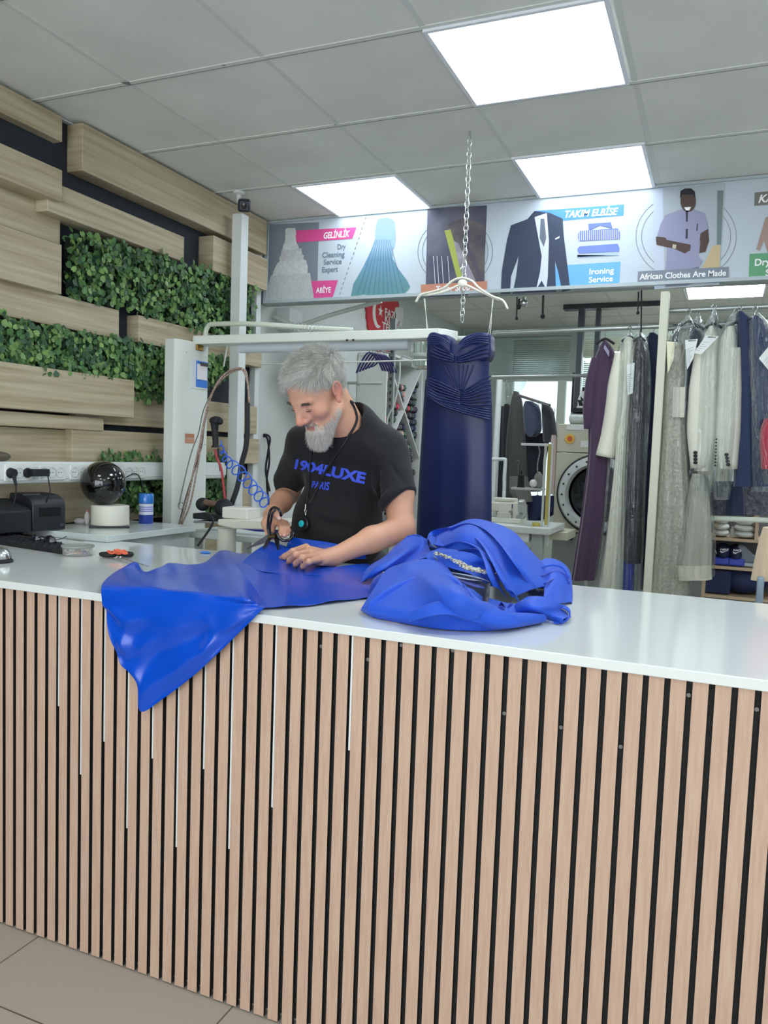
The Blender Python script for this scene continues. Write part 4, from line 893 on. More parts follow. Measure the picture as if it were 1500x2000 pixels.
# overlapping fold ridges on the dome, each a rolled lip
for pts in ([(842, 1058, .108), (850, 1042, .130), (880, 1034, .150), (915, 1040, .158), (945, 1062, .145), (965, 1092, .120), (985, 1130, .080), (1002, 1158, .045)],
            [(880, 1038, .150), (920, 1026, .178), (955, 1038, .172), (985, 1066, .148), (1010, 1100, .115), (1040, 1140, .060)],
            [(900, 1078, .118), (940, 1076, .130), (968, 1100, .110), (985, 1128, .080), (1000, 1160, .040)],
            [(870, 1072, .112), (905, 1062, .135), (940, 1074, .132), (955, 1100, .110), (962, 1125, .085), (975, 1152, .05)]):
    P_ = [G_(*q) for q in pts]; a_ = bez(P_, 8); off = Vector((.010, .012, -.012)); G2 = [[p - off * 1.2 - Vector((0, 0, .008)), p - off * .2 + Vector((0, -.001, .004)), p + off * .6, p + off * 1.8 + Vector((0, 0, -.008))] for p in a_]
    obj('fold', MB().grid(G2), crepe, gw, ang=180, solid=.002, sub=1)
for pts in ([(722, 1178, .036), (760, 1152, .062), (820, 1128, .082), (872, 1124, .084), (900, 1142, .070), (912, 1166, .056)],
            [(800, 1196, .040), (850, 1180, .064), (890, 1176, .070), (922, 1186, .060), (950, 1200, .044)], [(905, 1140, .078), (925, 1168, .070), (960, 1192, .050), (1010, 1204, .036)]):
    a_ = bez([G_(*q) for q in pts], 8); N_ = len(a_); G2 = []
    for i, p in enumerate(a_):
        w = math.sin(PI * (i + .5) / N_) ** .6; G2.append([p + Vector((0, .030 * w, -.012)), p + Vector((0, .010 * w, .006 * w)), p + Vector((0, -.006 * w, .008 * w)), p + Vector((0, -.022 * w, -.002)), p + Vector((0, -.040 * w, -.024))])
    obj('fold', MB().grid(G2), crepe, gw, ang=180, solid=.002, sub=1)
# curl at the top left of the dome
cu_ = [G_(842 + 9 * math.cos(t) * (1 - t / 9), 1052 + 13 * math.sin(t) * (1 - t / 9), .125) for t in np.linspace(-1.5, 5, 16)]
obj('curl', MB().grid([[p, p + Vector((.03, .05, -.012))] for p in cu_]), crepe, gw, ang=180, solid=.002, sub=1)
# middle hollow: bodice opening with crystals
fold([[G_(830, 1088, .092), G_(838, 1078, .100), G_(860, 1070, .112)],
      [G_(845, 1098, .082), G_(865, 1085, .105), G_(890, 1074, .122)],
      [G_(880, 1110, .080), G_(905, 1098, .100), G_(925, 1082, .122)],
      [G_(920, 1122, .075), G_(945, 1110, .085), G_(955, 1100, .105)],
      [G_(960, 1146, .055), G_(975, 1135, .060), G_(982, 1128, .072)]], crepe, amp=.001)
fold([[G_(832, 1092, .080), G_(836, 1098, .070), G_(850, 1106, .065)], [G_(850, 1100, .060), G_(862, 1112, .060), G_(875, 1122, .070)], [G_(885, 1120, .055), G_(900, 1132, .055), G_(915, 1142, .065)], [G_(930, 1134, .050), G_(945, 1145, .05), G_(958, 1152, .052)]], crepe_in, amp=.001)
cr = MB(); rgc = random.Random(4); line = bez([G_(850, 1084, .108), G_(868, 1090, .105), G_(885, 1098, .100), (G_(898, 1104, .098)), G_(912, 1112, .094), G_(930, 1117, .090), G_(950, 1122, .084), G_(978, 1128, .074)], 14)
for i, p in enumerate(line):
    t = i / len(line); w = .006 + .014 * math.exp(-((t - .62) / .25) ** 2)
    for _ in range(int(2 + w * 380)):
        c = p + Vector((rgc.uniform(-.004, .004), rgc.uniform(-w, w), rgc.uniform(.002, .009))); r_ = rgc.uniform(.0018, .0038)
        cr.cur = rgc.choices((0, 1, 2), (5, 3, 1))[0]
        cr.sph(c, (r_, r_, r_ * .8), 6, 4)
obj('crystal_trim', cr, [M('clear crystal', (242, 244, 240), .05, metal=.75), M('champagne crystal', (226, 216, 180), .08, metal=.8), M('smoke crystal', (120, 120, 128), .05, metal=.8)], gw, ang=1, smooth=False)
obj('strap', ribbon([G_(848, 1086, .105), G_(858, 1100, .082), G_(872, 1116, .070), G_(890, 1126, .068), G_(920, 1132, .064), G_(945, 1134, .062)], .008, (0, -.3, 1)), M('clear strap', (206, 216, 232), .1, spec=.8), gw, solid=.001)
obj('strap', ribbon([G_(880, 1118, .072), G_(910, 1123, .074), G_(940, 1130, .070), G_(958, 1136, .062)], .006, (0, -.3, 1)), M('clear strap', (206, 216, 232), .1, spec=.8), gw, solid=.001)
obj('hook_tab', ribbon([G_(953, 1138, .068), G_(951, 1155, .060), G_(949, 1168, .048), G_(948, 1184, .040)], .016, (0, -1, .4)), M('black lace tab', (30, 34, 52), .6), gw, solid=.001)
# ruffles in front of the hollow
for k, (x, y, z) in enumerate(((925, 1180, .045), (945, 1190, .040), (965, 1186, .036), (985, 1180, .034))):
    q = [G_(x - 14, y + 8, z - .012), G_(x - 6, y - 4, z + .006), G_(x + 3, y + 8, z - .006), G_(x + 12, y - 3, z + .006), G_(x + 20, y + 6, z - .014)]
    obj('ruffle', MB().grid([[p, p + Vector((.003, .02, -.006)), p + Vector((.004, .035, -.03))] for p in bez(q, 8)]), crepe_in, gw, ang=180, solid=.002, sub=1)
# right side: turned hem with ivory lining, loop at the end
fold([[G_(995, 1190, .020), G_(1010, 1178, .040), G_(1028, 1166, .058)], [G_(1010, 1200, .014), G_(1028, 1182, .046), G_(1048, 1164, .062)], [G_(1035, 1205, .008), G_(1052, 1190, .040), G_(1075, 1168, .056)], [G_(1056, 1208, .004), G_(1062, 1196, .03), G_(1095, 1180, .040)], [G_(1075, 1212, .003), G_(1080, 1200, .022), G_(1108, 1190, .02)], [G_(1100, 1220, .002), G_(1102, 1208, .018), G_(1116, 1206, .004)]], crepe, amp=.001)
obj('lining', sheet([[G_(1004, 1192, .022), G_(1016, 1182, .036), G_(1032, 1170, .050)], [G_(1022, 1192, .024), G_(1030, 1186, .030), G_(1038, 1178, .040)], [G_(1046, 1198, .020), G_(1050, 1194, .022), G_(1052, 1190, .026)], [G_(1058, 1208, .010), G_(1059, 1206, .012), G_(1060, 1203, .013)]], 6, 6), ivory, gw, ang=180, solid=.0015, sub=1)
edge([G_(1030, 1166, .058), G_(1040, 1180, .044), G_(1054, 1192, .030), G_(1062, 1202, .016), G_(1058, 1212, .004)], .0028)
lp = [G_(1088 + 26 * math.cos(t), 1203 + 16 * math.sin(t), .016 - .014 * math.sin(t)) for t in np.linspace(-2.4, 1.9, 14)]
obj('hem_loop', MB().grid([[p, p + Vector((-.002, .016, .006)), p + Vector((-.006, .032, .004))] for p in lp]), [crepe], gw, ang=180, solid=.0022, sub=1)
obj('lining', MB().grid([[p.lerp(G_(1088, 1203, .012), .14) + Vector((0, .003, 0)), p.lerp(G_(1088, 1203, .012), .16) + Vector((-.004, .03, .003))] for p in lp]), ivory, gw, ang=180, solid=.0012, sub=1)
# far right fold with inner layers
fold([[G_(1040, 1120, .060), G_(1052, 1100, .080), G_(1072, 1090, .085), G_(1085, 1092, .07)],
      [G_(1055, 1135, .050), G_(1075, 1112, .078), G_(1095, 1100, .080), G_(1104, 1106, .06)],
      [G_(1062, 1150, .040), G_(1090, 1130, .060), G_(1112, 1118, .060), G_(1115, 1130, .03)],
      [G_(1060, 1172, .022), G_(1092, 1158, .032), G_(1115, 1148, .030), G_(1118, 1158, .006)],
      [G_(1050, 1190, .006), G_(1085, 1182, .010), G_(1110, 1176, .008), G_(1117, 1180, .0)]], crepe, amp=.003, fr=11)
for k in range(3): edge([G_(1048 + 8 * k, 1112 + 14 * k, .078 - .012 * k), G_(1075 + 6 * k, 1104 + 13 * k, .088 - .014 * k), G_(1098 + 4 * k, 1108 + 14 * k, .084 - .018 * k), G_(1112, 1128 + 12 * k, .06 - .016 * k)], .003, crepe_in if k else crepe)
obj('paper_tag', MB().obox(G_(848, 1066, .112), (.010, .004, .001), Matrix.Rotation(.5, 3, 'Y')), M('green tag', (190, 224, 180), .6), gw, smooth=False)
# filling body under the folds so the heap is solid
hf = Field((-1.0, 1.74, CT), (-.30, 2.42, CT + .24), .007)
for (px, py, z, r) in ((760, 1150, .02, .055), (820, 1130, .04, .065), (800, 1180, .01, .045), (870, 1180, .01, .050), (930, 1190, .0, .04), (880, 1095, .03, .065), (930, 1060, .07, .080), (960, 1100, .04, .07), (1010, 1130, .01, .06), (1060, 1150, .0, .05), (1000, 1190, 0, .02)):
    hf.ell(G_(px, py, z), (r, r, r * .85), k=.05)
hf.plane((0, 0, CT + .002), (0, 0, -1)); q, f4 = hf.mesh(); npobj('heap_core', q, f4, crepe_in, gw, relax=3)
# ================= LEFT DESK ITEMS =================
def D(px, py, dz=0): return Z(px, py, DZ + dz)
def K(px, py, dz=0): return Z(px, py, CT + dz)
blk = M('black plastic', (30, 33, 40), .4); blk2 = M('matt black plastic', (24, 26, 30), .65); steel = M('steel', (196, 200, 202), .25, metal=1); cream = M('cream plastic', (226, 226, 212), .45)
# socket trunking on the wall
XT = XL + .13; za = X(150, 902, XT).z; zb = X(150, 942, XT).z
tk = thing('socket_trunking', 'long white socket trunking with round wall sockets across the ivy wall', 'power outlets', (XL + .13, 3.0, zb))
y1 = ytr - .005
obj('channel', MB().box(XL + .10, XT, 1.3, y1, zb, za), wp, tk, bevel=.008)
obj('cover_strip', MB().box(XT, XT + .004, 1.3, y1, zb + .018, za - .018), M('white plastic cover', (230, 234, 232), .3), tk, bevel=.001)
def sock_y(px): return X(px, 921, XT + .006).y
for (p0, p1, ss) in ((9, 64, (18, 36, 53)), (77, 128, (85, 100, 116)), (137, 190, (144, 160, 176)), (196, 236, (203, 216, 229)), (243, 284, (250, 263, 275))):
    ya, yb = sock_y(p0), sock_y(p1); zc_ = (za + zb) / 2
    m = obj('socket_plate', MB().box(XT, XT + .009, ya, yb, zb + .012, za - .012), M('socket plate', (226, 230, 226), .35), tk, bevel=.003)
    for s_ in ss:
        obj('socket', MB().lathe([(.0215, -.003), (.0225, .002), (.020, .003), (.0185, -.003)], (XT + .0095, sock_y(s_), zc_), 24, Vector((1, 0, 0))), M('socket ring', (206, 210, 206), .35), m)
        h = MB()
        for q in (-.007, .007): h.cyl((XT + .0088, sock_y(s_) + q, zc_), (XT + .0098, sock_y(s_) + q, zc_), .0022, n=10)
        obj('socket_hole', h, blk2, m)
zc_ = (za + zb) / 2
pl = thing('power_plug', 'black round plug with a hanging cord in the leftmost wall socket', 'plug', (XT + .03, sock_y(18), zc_))
obj('plug_body', MB().cyl((XT + .011, sock_y(18), zc_), (XT + .034, sock_y(18), zc_), .021, .017).cyl((XT + .03, sock_y(18), zc_ - .008), (XT + .04, sock_y(18) + .003, zc_ - .05), .008, .005, 12), blk2, pl)
obj('cord', MB().tube(bez([(XT + .04, sock_y(18) + .003, zc_ - .05), (XT + .04, sock_y(18), zc_ - .09), (XT + .03, sock_y(16), DZ + .10)], 6), .003, 8), blk2, pl)
pl = thing('power_adapter', 'black rectangular power adapter in the third wall socket', 'power adapter', (XT + .03, sock_y(53), zc_))
obj('adapter_body', MB().cyl((XT + .012, sock_y(50), zc_), (XT + .02, sock_y(50), zc_), .02, .02).box(XT + .016, XT + .045, sock_y(52), sock_y(52) + .085, zc_ - .014, zc_ + .016), blk2, pl, bevel=.003)
obj('cord', MB().tube(bez([(XT + .04, sock_y(52) + .078, zc_ - .014), (XT + .045, sock_y(52) + .085, zc_ - .08), (XT + .05, sock_y(50) + .06, zc_ - .13), D(78, 1003, .03)], 6), .0025, 8), blk2, pl)
# brown ornament on the trunking at the edge
tag(obj('brown_ornament', MB().sph(X(-2, 891, XT - .01) + Vector((-.02, 0, -.002)), (.03, .07, .022)), M('brown glaze', (92, 84, 70), .5), None), 'small brown rounded object on the trunking at the left edge', 'ornament')
# black sphere and white drum

py_ = 1022
for _ in range(60):
    c = X(215, py_, -2.50); py_ += (c.z - DZ) * 150
c = Vector((c.x, c.y, DZ)); px_m = 1547 / (-.3895 * c.x * -1 * -1 * -1 + .918 * c.y) if 0 else 1547 / (.3895 * -c.x + .918 * c.y)
dr = 36 / px_m; hh = 42 / px_m
tag(obj('white_drum', MB().lathe([(dr, 0), (dr, hh - .004), (dr - .004, hh), (0, hh)], c, 40), cream), 'cream round drum under the black glossy sphere on the side desk', 'drum')
sr = 43 / px_m; sc_ = Y(202, 936, c.y - .005); sc_.z = DZ + hh + sr * .995
sp = thing('glossy_sphere', 'large black glossy sphere resting on the cream drum', 'sphere', tuple(sc_))
obj('shell', MB().sph(sc_, sr, 48, 32), M('black gloss', (10, 11, 14), .06, coat=.6), sp); d_ = Vector((.55, -.8, -.05)).normalized()
obj('centre_cap', MB().lathe([(.006, 0), (.005, .004), (.0, .004)], sc_ + d_ * (sr - .001), 20, d_).lathe([(.014, 0), (.016, .0015), (.018, 0)], sc_ + d_ * (sr - .003), 24, d_), blk, sp)
obj('cord', MB().tube(bez([sc_ + Vector((.09, -.02, 0)), X(262, 925, XT + .02), X(276, 940, XT + .02), D(281, 975, .10), D(285, 990, .0)], 6), .0025, 8), blk2, sp)
# spray canister
c = D(285, 1022); c.z = DZ; r = 14.5 / px_m
cn = thing('canister', 'blue and white cleaning canister with clear blue lid on the side desk', 'canister', tuple(c)); h = 62 / px_m
obj('can', MB().lathe([(r * .96, 0), (r, .003), (r, h * .66), (r * .97, h * .68), (0, h * .68)], c, 32), M('navy label', (40, 66, 160), .35), cn)
obj('label_band', MB().lathe([(r * 1.01, h * .30), (r * 1.01, h * .66)], c, 32), M('pale label', (214, 220, 236), .4), cn)
for z_ in (.40, .47, .54): obj('label_stripe', MB().lathe([(r * 1.02, h * z_), (r * 1.02, h * (z_ + .035))], c, 32), M('violet stripe', (120, 124, 200), .4), cn)
obj('lid', MB().lathe([(r * 1.04, h * .68), (r * 1.06, h * .70), (r * 1.04, h * .98), (r * .98, h), (0, h)], c, 32), M('blue lid', (50, 122, 206), .15, spec=.7), cn)
# phone, small case, papers, pink box, pen cup
a = D(172, 1030); b = D(252, 1031); 
def slab(name, pts, h, mat, label, cat, bevel=.002, z=None):
    o = obj(name, MB().prism([(p.x, p.y, p.z) for p in pts], (0, 0, h)), mat, bevel=bevel)
    return tag(o, label, cat)
slab('phone', [D(174, 1032), D(253, 1032), D(250, 1026), D(180, 1025)], .009, blk, 'black mobile phone lying on the side desk below the drum', 'phone')
obj_ = slab('small_case', [D(182, 1024, .0), D(204, 1023), D(202, 1019), D(184, 1019)], .022, M('dark case', (60, 48, 50), .5), 'small dark box with orange end lying behind the phone', 'box')
tag(obj('white_packet', MB().sph(D(155, 1018, .012), (.028, .02, .014)).sph(D(170, 1012, .03), (.012, .012, .03)), M('white wrapper', (236, 230, 230), .6)), 'crumpled white packet between the printer and the drum', 'packet')
tag(obj('pink_box', MB().obox(D(161, 1006, .030), (.032, .02, .030), Matrix.Rotation(.4, 3, 'Z')), M('pink tissue', (222, 160, 170), .7), bevel=.008), 'pink box behind the white packet on the side desk', 'box')
c = D(131, 1010); c.z = DZ; pc = thing('pen_cup', 'smoky mesh cup holding pens behind the printer', 'pen cup', tuple(c))
obj('cup', MB().lathe([(.030, 0), (.036, .078), (.034, .078), (.028, .003), (0, .003)], c, 28), M('smoky mesh', (120, 124, 124), .4, metal=.4, alpha=.75), pc)
for i, (dx, dy, hgt, col, nme) in enumerate(((-.016, 0, .125, (50, 44, 36), 'dark-topped marker standing at the left of the pen cup'), (.004, .008, .13, (70, 84, 170), 'blue pen leaning in the middle of the pen cup'), (.014, -.004, .12, (88, 80, 160), 'violet pen leaning right in the pen cup'), (.02, .006, .135, (222, 224, 222), 'white pen leaning furthest right in the pen cup'))):
    o = obj('pen', MB().cyl(c + Vector((dx * .6, dy, .005)), c + Vector((dx * 1.9, dy * 2, hgt)), .0052 if i else .007, n=12), M('pen %d' % i, col, .4)); tag(o, nme, 'pen', 'pens in the cup')
# receipt printer
pA, pB = D(64, 1040), D(128, 1035); ux = (pB - pA); ux.z = 0; wA = ux.length; ux.normalize(); dp = Vector((0, 0, 1)).cross(ux) ; dp = dp if dp.y > 0 or dp.x < 0 else -dp
pr = thing('receipt_printer', 'dark receipt printer with rounded lid at the left end of the side desk', 'printer', tuple((pA + pB) / 2))
prof = [(0, .0), (0, .105), (.012, .128), (.04, .142), (.09, .148), (.15, .150), (.155, 0)]
obj('body', MB().prism([pA + dp * q[0] + Vector((0, 0, q[1] + .003)) for q in prof], ux * wA), blk, pr, bevel=.004)
obj('paper_slot', MB().prism([pA + ux * .03 - dp * .002 + Vector((0, 0, z_)) for z_ in (.062, .098)] + [pA + ux * .03 + dp * .01 + Vector((0, 0, z_)) for z_ in (.098, .062)], ux * (wA - .055)), M('slot black', (14, 15, 18), .3), pr)
obj('top_vent', MB().prism([pA + dp * q[0] + Vector((0, 0, q[1])) for q in ((.055, .147), (.062, .1515), (.066, .1515), (.064, .147))] , ux * (wA * .5)), M('vent grey', (80, 84, 92), .5), pr)
o_ = -ux * .20
obj('side_unit', MB().prism([pA + o_ + dp * q[0] + Vector((0, 0, q[1] + .003)) for q in [(0, 0), (0, .085), (.02, .10), (.16, .128), (.16, 0)]], ux * .197), blk2, pr, bevel=.006)
obj('badge', MB().prism([pB - ux * .028 - dp * .001 + Vector((0, 0, z_)) for z_ in (.018, .030)] + [pB - ux * .028 + Vector((0, 0, z_)) for z_ in (.030, .018)], ux * .018), M('badge', (60, 66, 80), .4), pr, smooth=False)
# keyboard
kb = thing('keyboard', 'black computer keyboard at the left end of the counter', 'keyboard', tuple(K(60, 1075)))
k0, k1, k2, k3 = K(-40, 1058), K(122, 1083), K(127, 1070), K(-30, 1040)
obj('base', MB().prism([k0, k1, k2, k3], (0, 0, .016)), blk2, kb, bevel=.004)
ky = MB()
for r_ in range(5):
    for c_ in range(16):
        u = (c_ + .5) / 16.6; v = (r_ + .6) / 5.6; p = (k0.lerp(k1, u)).lerp(k3.lerp(k2, u), v); ky.box(p.x - .0085, p.x + .0085, p.y - .0085, p.y + .0085, CT + .016, CT + .022)
obj('keys', ky, M('key black', (40, 42, 48), .5), kb)['kind'] = 'stuff'
# sunglasses
sg = thing('sunglasses', 'folded dark sunglasses standing behind the keyboard', 'sunglasses', tuple(K(84, 1055)))
for (px, py, rr) in ((69, 1044, .020), (97, 1048, .024)):
    p = K(px, py + 8, .028); n_ = Vector((.35, -.93, .1)).normalized(); obj('lens', MB().sph(p, (rr, rr * .85, .003), 24, 10, n_.to_track_quat('Z', 'Y').to_matrix()), M('dark lens', (22, 24, 40), .08), sg)
a, b = K(69, 1050, .038), K(97, 1054, .038)
obj('bridge', MB().tube(bez([a + Vector((.015, 0, 0)), a.lerp(b, .5) + Vector((0, 0, .006)), b - Vector((.018, 0, 0))], 5), .0018, 8), blk, sg)
obj('temple', MB().tube(bez([b + Vector((.022, 0, 0)), K(118, 1053, .02), K(130, 1048, .012)], 5), .0022, 8), blk, sg)
# pin tin
c = K(152, 1084); c.z = CT; r = .053
pt = thing('pin_tin', 'clear round tin of coloured pins beside the keyboard', 'pin box', tuple(c))
obj('wall', MB().lathe([(r * .97, 0), (r * .97, .03), (r * .94, .03), (r * .94, .003), (0, .003)], c, 40), M('clear plastic', (220, 226, 222), .15, alpha=.18), pt)
obj('rim', MB().lathe([(r, .028), (r * 1.06, .03), (r * 1.06, .035), (r * .98, .036), (r * .95, .030)], c, 40), M('grey rim', (150, 156, 152), .35), pt)
rgp = random.Random(2)
for i, col in enumerate(((238, 140, 120), (70, 96, 200), (238, 190, 110), (240, 238, 232))):
    m = MB()
    for _ in range(26):
        a_ = rgp.uniform(0, 2 * PI); q = rgp.uniform(0, r * .85); p = c + Vector((q * math.cos(a_), q * math.sin(a_), rgp.uniform(.005, .016))); e = Vector((rgp.uniform(-1, 1), rgp.uniform(-1, 1), rgp.uniform(-.1, .2))).normalized() * .009
        m.tube([p - e, p + e], .0013, 5)
    obj('pins', m, M('pins %d' % i, col, .4), pt)['kind'] = 'stuff'
# scissors with orange clips
sz = CT + .010; s0 = Z(232, 1088, sz); ss = thing('scissors', 'black-handled scissors with orange rubber bands lying on the counter', 'scissors', tuple(s0))
def loop_pts(c_, ax, ay, n=20): return [c_ + Vector(ax) * math.cos(2 * PI * i / n) + Vector(ay) * math.sin(2 * PI * i / n) for i in range(n)]
c1_, c2_ = Z(211, 1083, sz), Z(244, 1082, sz); tip = Z(290, 1106, sz)
for c_ in (c1_, c2_): obj('handle', MB().tube(loop_pts(c_, (.027, -.004, 0), (.004, .018, 0)), .0075, 10, True), blk2, ss)
for c_ in (c1_, c2_): obj('blade', MB().prism([s0 + Vector((-.006, .004, -.002)), s0 + Vector((.004, -.006, -.002)), tip + Vector((0, -.002 if c_ is c1_ else .004, -.002))], (0, 0, .002)), steel, ss, smooth=False)
obj('pivot', MB().cyl(s0 + Vector((.012, -.004, -.001)), s0 + Vector((.012, -.004, .004)), .005, n=16), steel, ss)
ob = MB(); rgo = random.Random(9)
for k in range(7):
    p = Z(230, 1078, sz + .014) + Vector((rgo.uniform(-.03, .03), rgo.uniform(-.006, .010), rgo.uniform(-.003, .006))); ob.tube([p + Vector((.020 * math.cos(t + k), .010 * math.sin(t + k), .004 * math.sin(2 * t + k))) for t in np.linspace(0, 2 * PI, 14)[:-1]], .003, 6, True)
tag(obj('rubber_band_bundle', ob, M('orange rubber', (240, 116, 84), .6)), 'orange rubber bands bundled on the scissor handles', 'rubber bands')['kind'] = 'stuff'
# bell
c = K(-4, 1098); c.z = CT; be = thing('service_bell', 'chrome service bell cut by the left edge of the picture', 'bell', tuple(c))
obj('base', MB().lathe([(.045, 0), (.046, .006), (.040, .012), (.03, .014), (0, .014)], c, 36), blk2, be); obj('dome', MB().lathe([(.040, .013), (.038, .028), (.028, .042), (.012, .050), (.003, .052), (0, .052)], c, 36), steel, be); obj('button', MB().lathe([(.004, .05), (.004, .058), (0, .060)], c, 16), steel, be)
slab('ruler_strip', [K(128, 1052, .001), K(163, 1057, .001), K(165, 1054, .001), K(132, 1048, .001)], .001, M('grey strip', (166, 170, 160), .6), 'grey paper strip lying behind the pin tin', 'strip', 0)
for (px, py, lab) in ((401, 1079, 'blue oval tailor chalk lying behind the satin on the counter'),):
    tag(obj('tailor_chalk', MB().sph(K(px, py, .004), (.022, .013, .004)), M('blue chalk', (60, 130, 226), .7)), lab, 'chalk')
# security camera
c = Z(467, 374, CZ); c.z = CZ; cm = thing('security_camera', 'white ceiling-mounted security camera with a dark boxy head', 'security camera', tuple(c))
obj('mount', MB().lathe([(.032, -.002), (.032, -.014), (.014, -.020), (.012, -.062), (0, -.062)], c, 28), wp, cm)
hc_ = Y(477, 401, c.y - .03); R_ = Vector((.5, -.8, -.35)).normalized().to_track_quat('Z', 'Y').to_matrix()
obj('head', MB().obox(hc_, (.033, .033, .045), R_), M('camera dark', (38, 44, 54), .3), cm, bevel=.012); obj('arm', MB().cyl(c + Vector((0, 0, -.055)), hc_ + Vector((0, 0, .02)), .012, n=14), wp, cm)
obj('lens', MB().lathe([(0, 0), (.016, 0), (.014, .003), (0, .004)], hc_ + Vector((.5, -.8, -.35)).normalized() * .045, 20, Vector((.5, -.8, -.35)).normalized()), M('lens glass', (8, 10, 16), .05), cm)
# ================= CORNER SERVICES, STEAM STATION =================
p = Y(503, 600, YB + .12)
tag(obj('corner_post', MB().box(Y(497, 500, YB - .05).x, Y(509, 500, YB - .05).x, YB - .08, YB - .03, .05, 2.76), wp, bevel=.004), 'slim white post beside the left end of the banner', 'post')
tag(obj('steam_pipe', MB().tube(bez([Y(514, 1000, 4.5), Y(515, 800, 4.5), Y(516, 660, 4.5), Y(518, 622, 4.5), Y(530, 618, 4.5), Y(545, 622, 4.5), Y(572, 634, 4.55), Y(590, 634, 4.6), Y(640, 617, 4.75), Y(700, 600, 4.8), Y(745, 588, 4.8)], 6), .014, 14), M('pipe paint', (206, 212, 206), .4)), 'white painted steam pipe rising beside the corner post and bending right', 'pipe')
tag(obj('duct_box', MB().box(Y(535, 610, 4.55).x, Y(566, 610, 4.55).x, 4.55, 4.72, 2.20, 2.34), wp, bevel=.004), 'square white duct box under the left end of the banner', 'duct')
cb = thing('cable_run', 'black cable dropping from the banner to a cream junction box behind the tailor', 'cable', tuple(Y(500, 830, 4.42)))
obj('cable', MB().tube([Y(502, 598, 4.42), Y(501, 700, 4.42), Y(499, 818, 4.42)], .011, 10), blk2, cb)
obj('junction_box', MB().box(Y(489, 830, 4.40).x, Y(507, 830, 4.40).x, 4.40, 4.47, Y(498, 856, 4.4).z, Y(498, 816, 4.4).z), cream, cb, bevel=.004)
for pts in ([(495, 856), (488, 900), (497, 940), (489, 985)], [(500, 856), (497, 890), (489, 920), (500, 950)], [(503, 860), (515, 849), (527, 855), (524, 880), (519, 920), (527, 960)], [(505, 858), (516, 852), (523, 860), (526, 900), (521, 940), (526, 990)]):
    obj('cable_loop', MB().tube(bez([Y(a, b, 4.42) for a, b in pts], 6), .007, 8), blk2, cb)
tag(obj('thin_rail', MB().cyl(Y(432, 714, 4.22), Y(840, 703, 4.30), .0045, n=10), M('rail white', (220, 224, 218), .3, metal=.2)), 'thin white wire rail crossing behind the tailor at head height', 'rail')
# white column
YC0 = 3.20; xcr = Y(345, 800, YC0).x; xcl = Y(320, 800, YC0).x; yce = X(405, 800, xcr).y; zt_ = X(362, 662, xcr).z
co = thing('column_cabinet', 'tall white column cabinet standing behind the side desk', 'column', (xcr - .05, YC0, 0))
obj('carcass', MB().prism([(xcl, YC0, 0), (xcr - .02, YC0, 0), (xcr, YC0 + .025, 0), (xcr, yce, 0), (xcl, yce, 0)], (0, 0, zt_ - .005)), M('white board', (218, 224, 218), .4), co, bevel=.003)
for (px, py) in ((364, 688), (402, 697), (400, 868), (361, 1007)):
    p = X(px, py, xcr); obj('screw', MB().lathe([(.003, 0), (.003, .0012), (0, .0014)], p, 10, Vector((1, 0, 0))), steel, co)
o = X(387, 675, xcr + .004)
tag(obj('brass_fitting', MB().box(xcr, xcr + .012, X(382, 675, xcr).y, X(394, 675, xcr).y, X(388, 685, xcr).z, X(388, 668, xcr).z), M('brass', (150, 120, 60), .3, metal=.9), bevel=.003), 'small brass fitting at the top of the white column', 'fitting')
cbd = thing('clipboard', 'blue clipboard with papers hanging on the white column', 'clipboard', tuple(X(394, 730, xcr)))
def colbox(px0, px1, py0, py1, d0, d1): return MB().box(xcr + d0, xcr + d1, X(px0, py0, xcr).y, X(px1, py0, xcr).y, X((px0 + px1) / 2, py1, xcr).z, X((px0 + px1) / 2, py0, xcr).z)
obj('holder', colbox(372, 405, 704, 760, .001, .004), M('clear holder', (224, 230, 232), .2), cbd, bevel=.001)
obj('board', colbox(382, 404, 706, 757, .004, .007), M('blue board', (48, 122, 212), .4), cbd, bevel=.001)
obj('paper', colbox(383, 402, 712, 742, .007, .010), M('white paper', (228, 226, 228), .7), cbd, smooth=False); obj('clip', colbox(388, 402, 709, 715, .010, .016), M('dark clip', (80, 70, 76), .3, metal=.6), cbd, bevel=.002)
st_ = thing('label_sticker', 'copper coloured sticker halfway up the white column', 'sticker', tuple(X(370, 856, xcr)))
obj('upper_label', colbox(361, 379, 847, 855, .001, .002), M('copper foil', (190, 128, 100), .4), st_, smooth=False); obj('lower_label', colbox(361, 379, 856, 866, .001, .002), M('copper foil pale', (200, 146, 120), .4), st_, smooth=False)
# overhead lamp beam
bx0 = Y(376, 660, 3.34).x; bx1 = Y(856, 650, 3.34).x; bz0 = Y(600, 668, 3.34).z - .012; 
bz0 = Y(620, 666, 3.34).z; bz1 = Y(620, 648, 3.34).z
lb = thing('overhead_beam', 'long white overhead lamp beam above the tailor', 'lamp beam', ((bx0 + bx1) / 2, 3.4, bz0))
obj('beam_board', MB().prism([(bx0, 3.34, bz0), (bx1, 3.34, bz0), (bx1 + .03, 3.37, bz0), (bx1 + .06, 3.44, bz0), (bx0, 3.44, bz0)], (0, 0, bz1 - bz0)), M('beam white', (226, 232, 224), .4), lb, bevel=.004)
a = Y(470, 672, 3.40); obj('tube_lamp', MB().cyl((a.x, 3.40, bz0 - .018), (bx1 - .16, 3.40, bz0 - .018), .024, n=20), M('lamp tube', (196, 206, 212), .3), lb)
for (px) in (678, 690): q = Y(px, 668, 3.34); obj('clip', MB().box(q.x - .005, q.x + .005, 3.336, 3.34, bz0 - .004, bz0 + .004), blk2, lb, smooth=False)
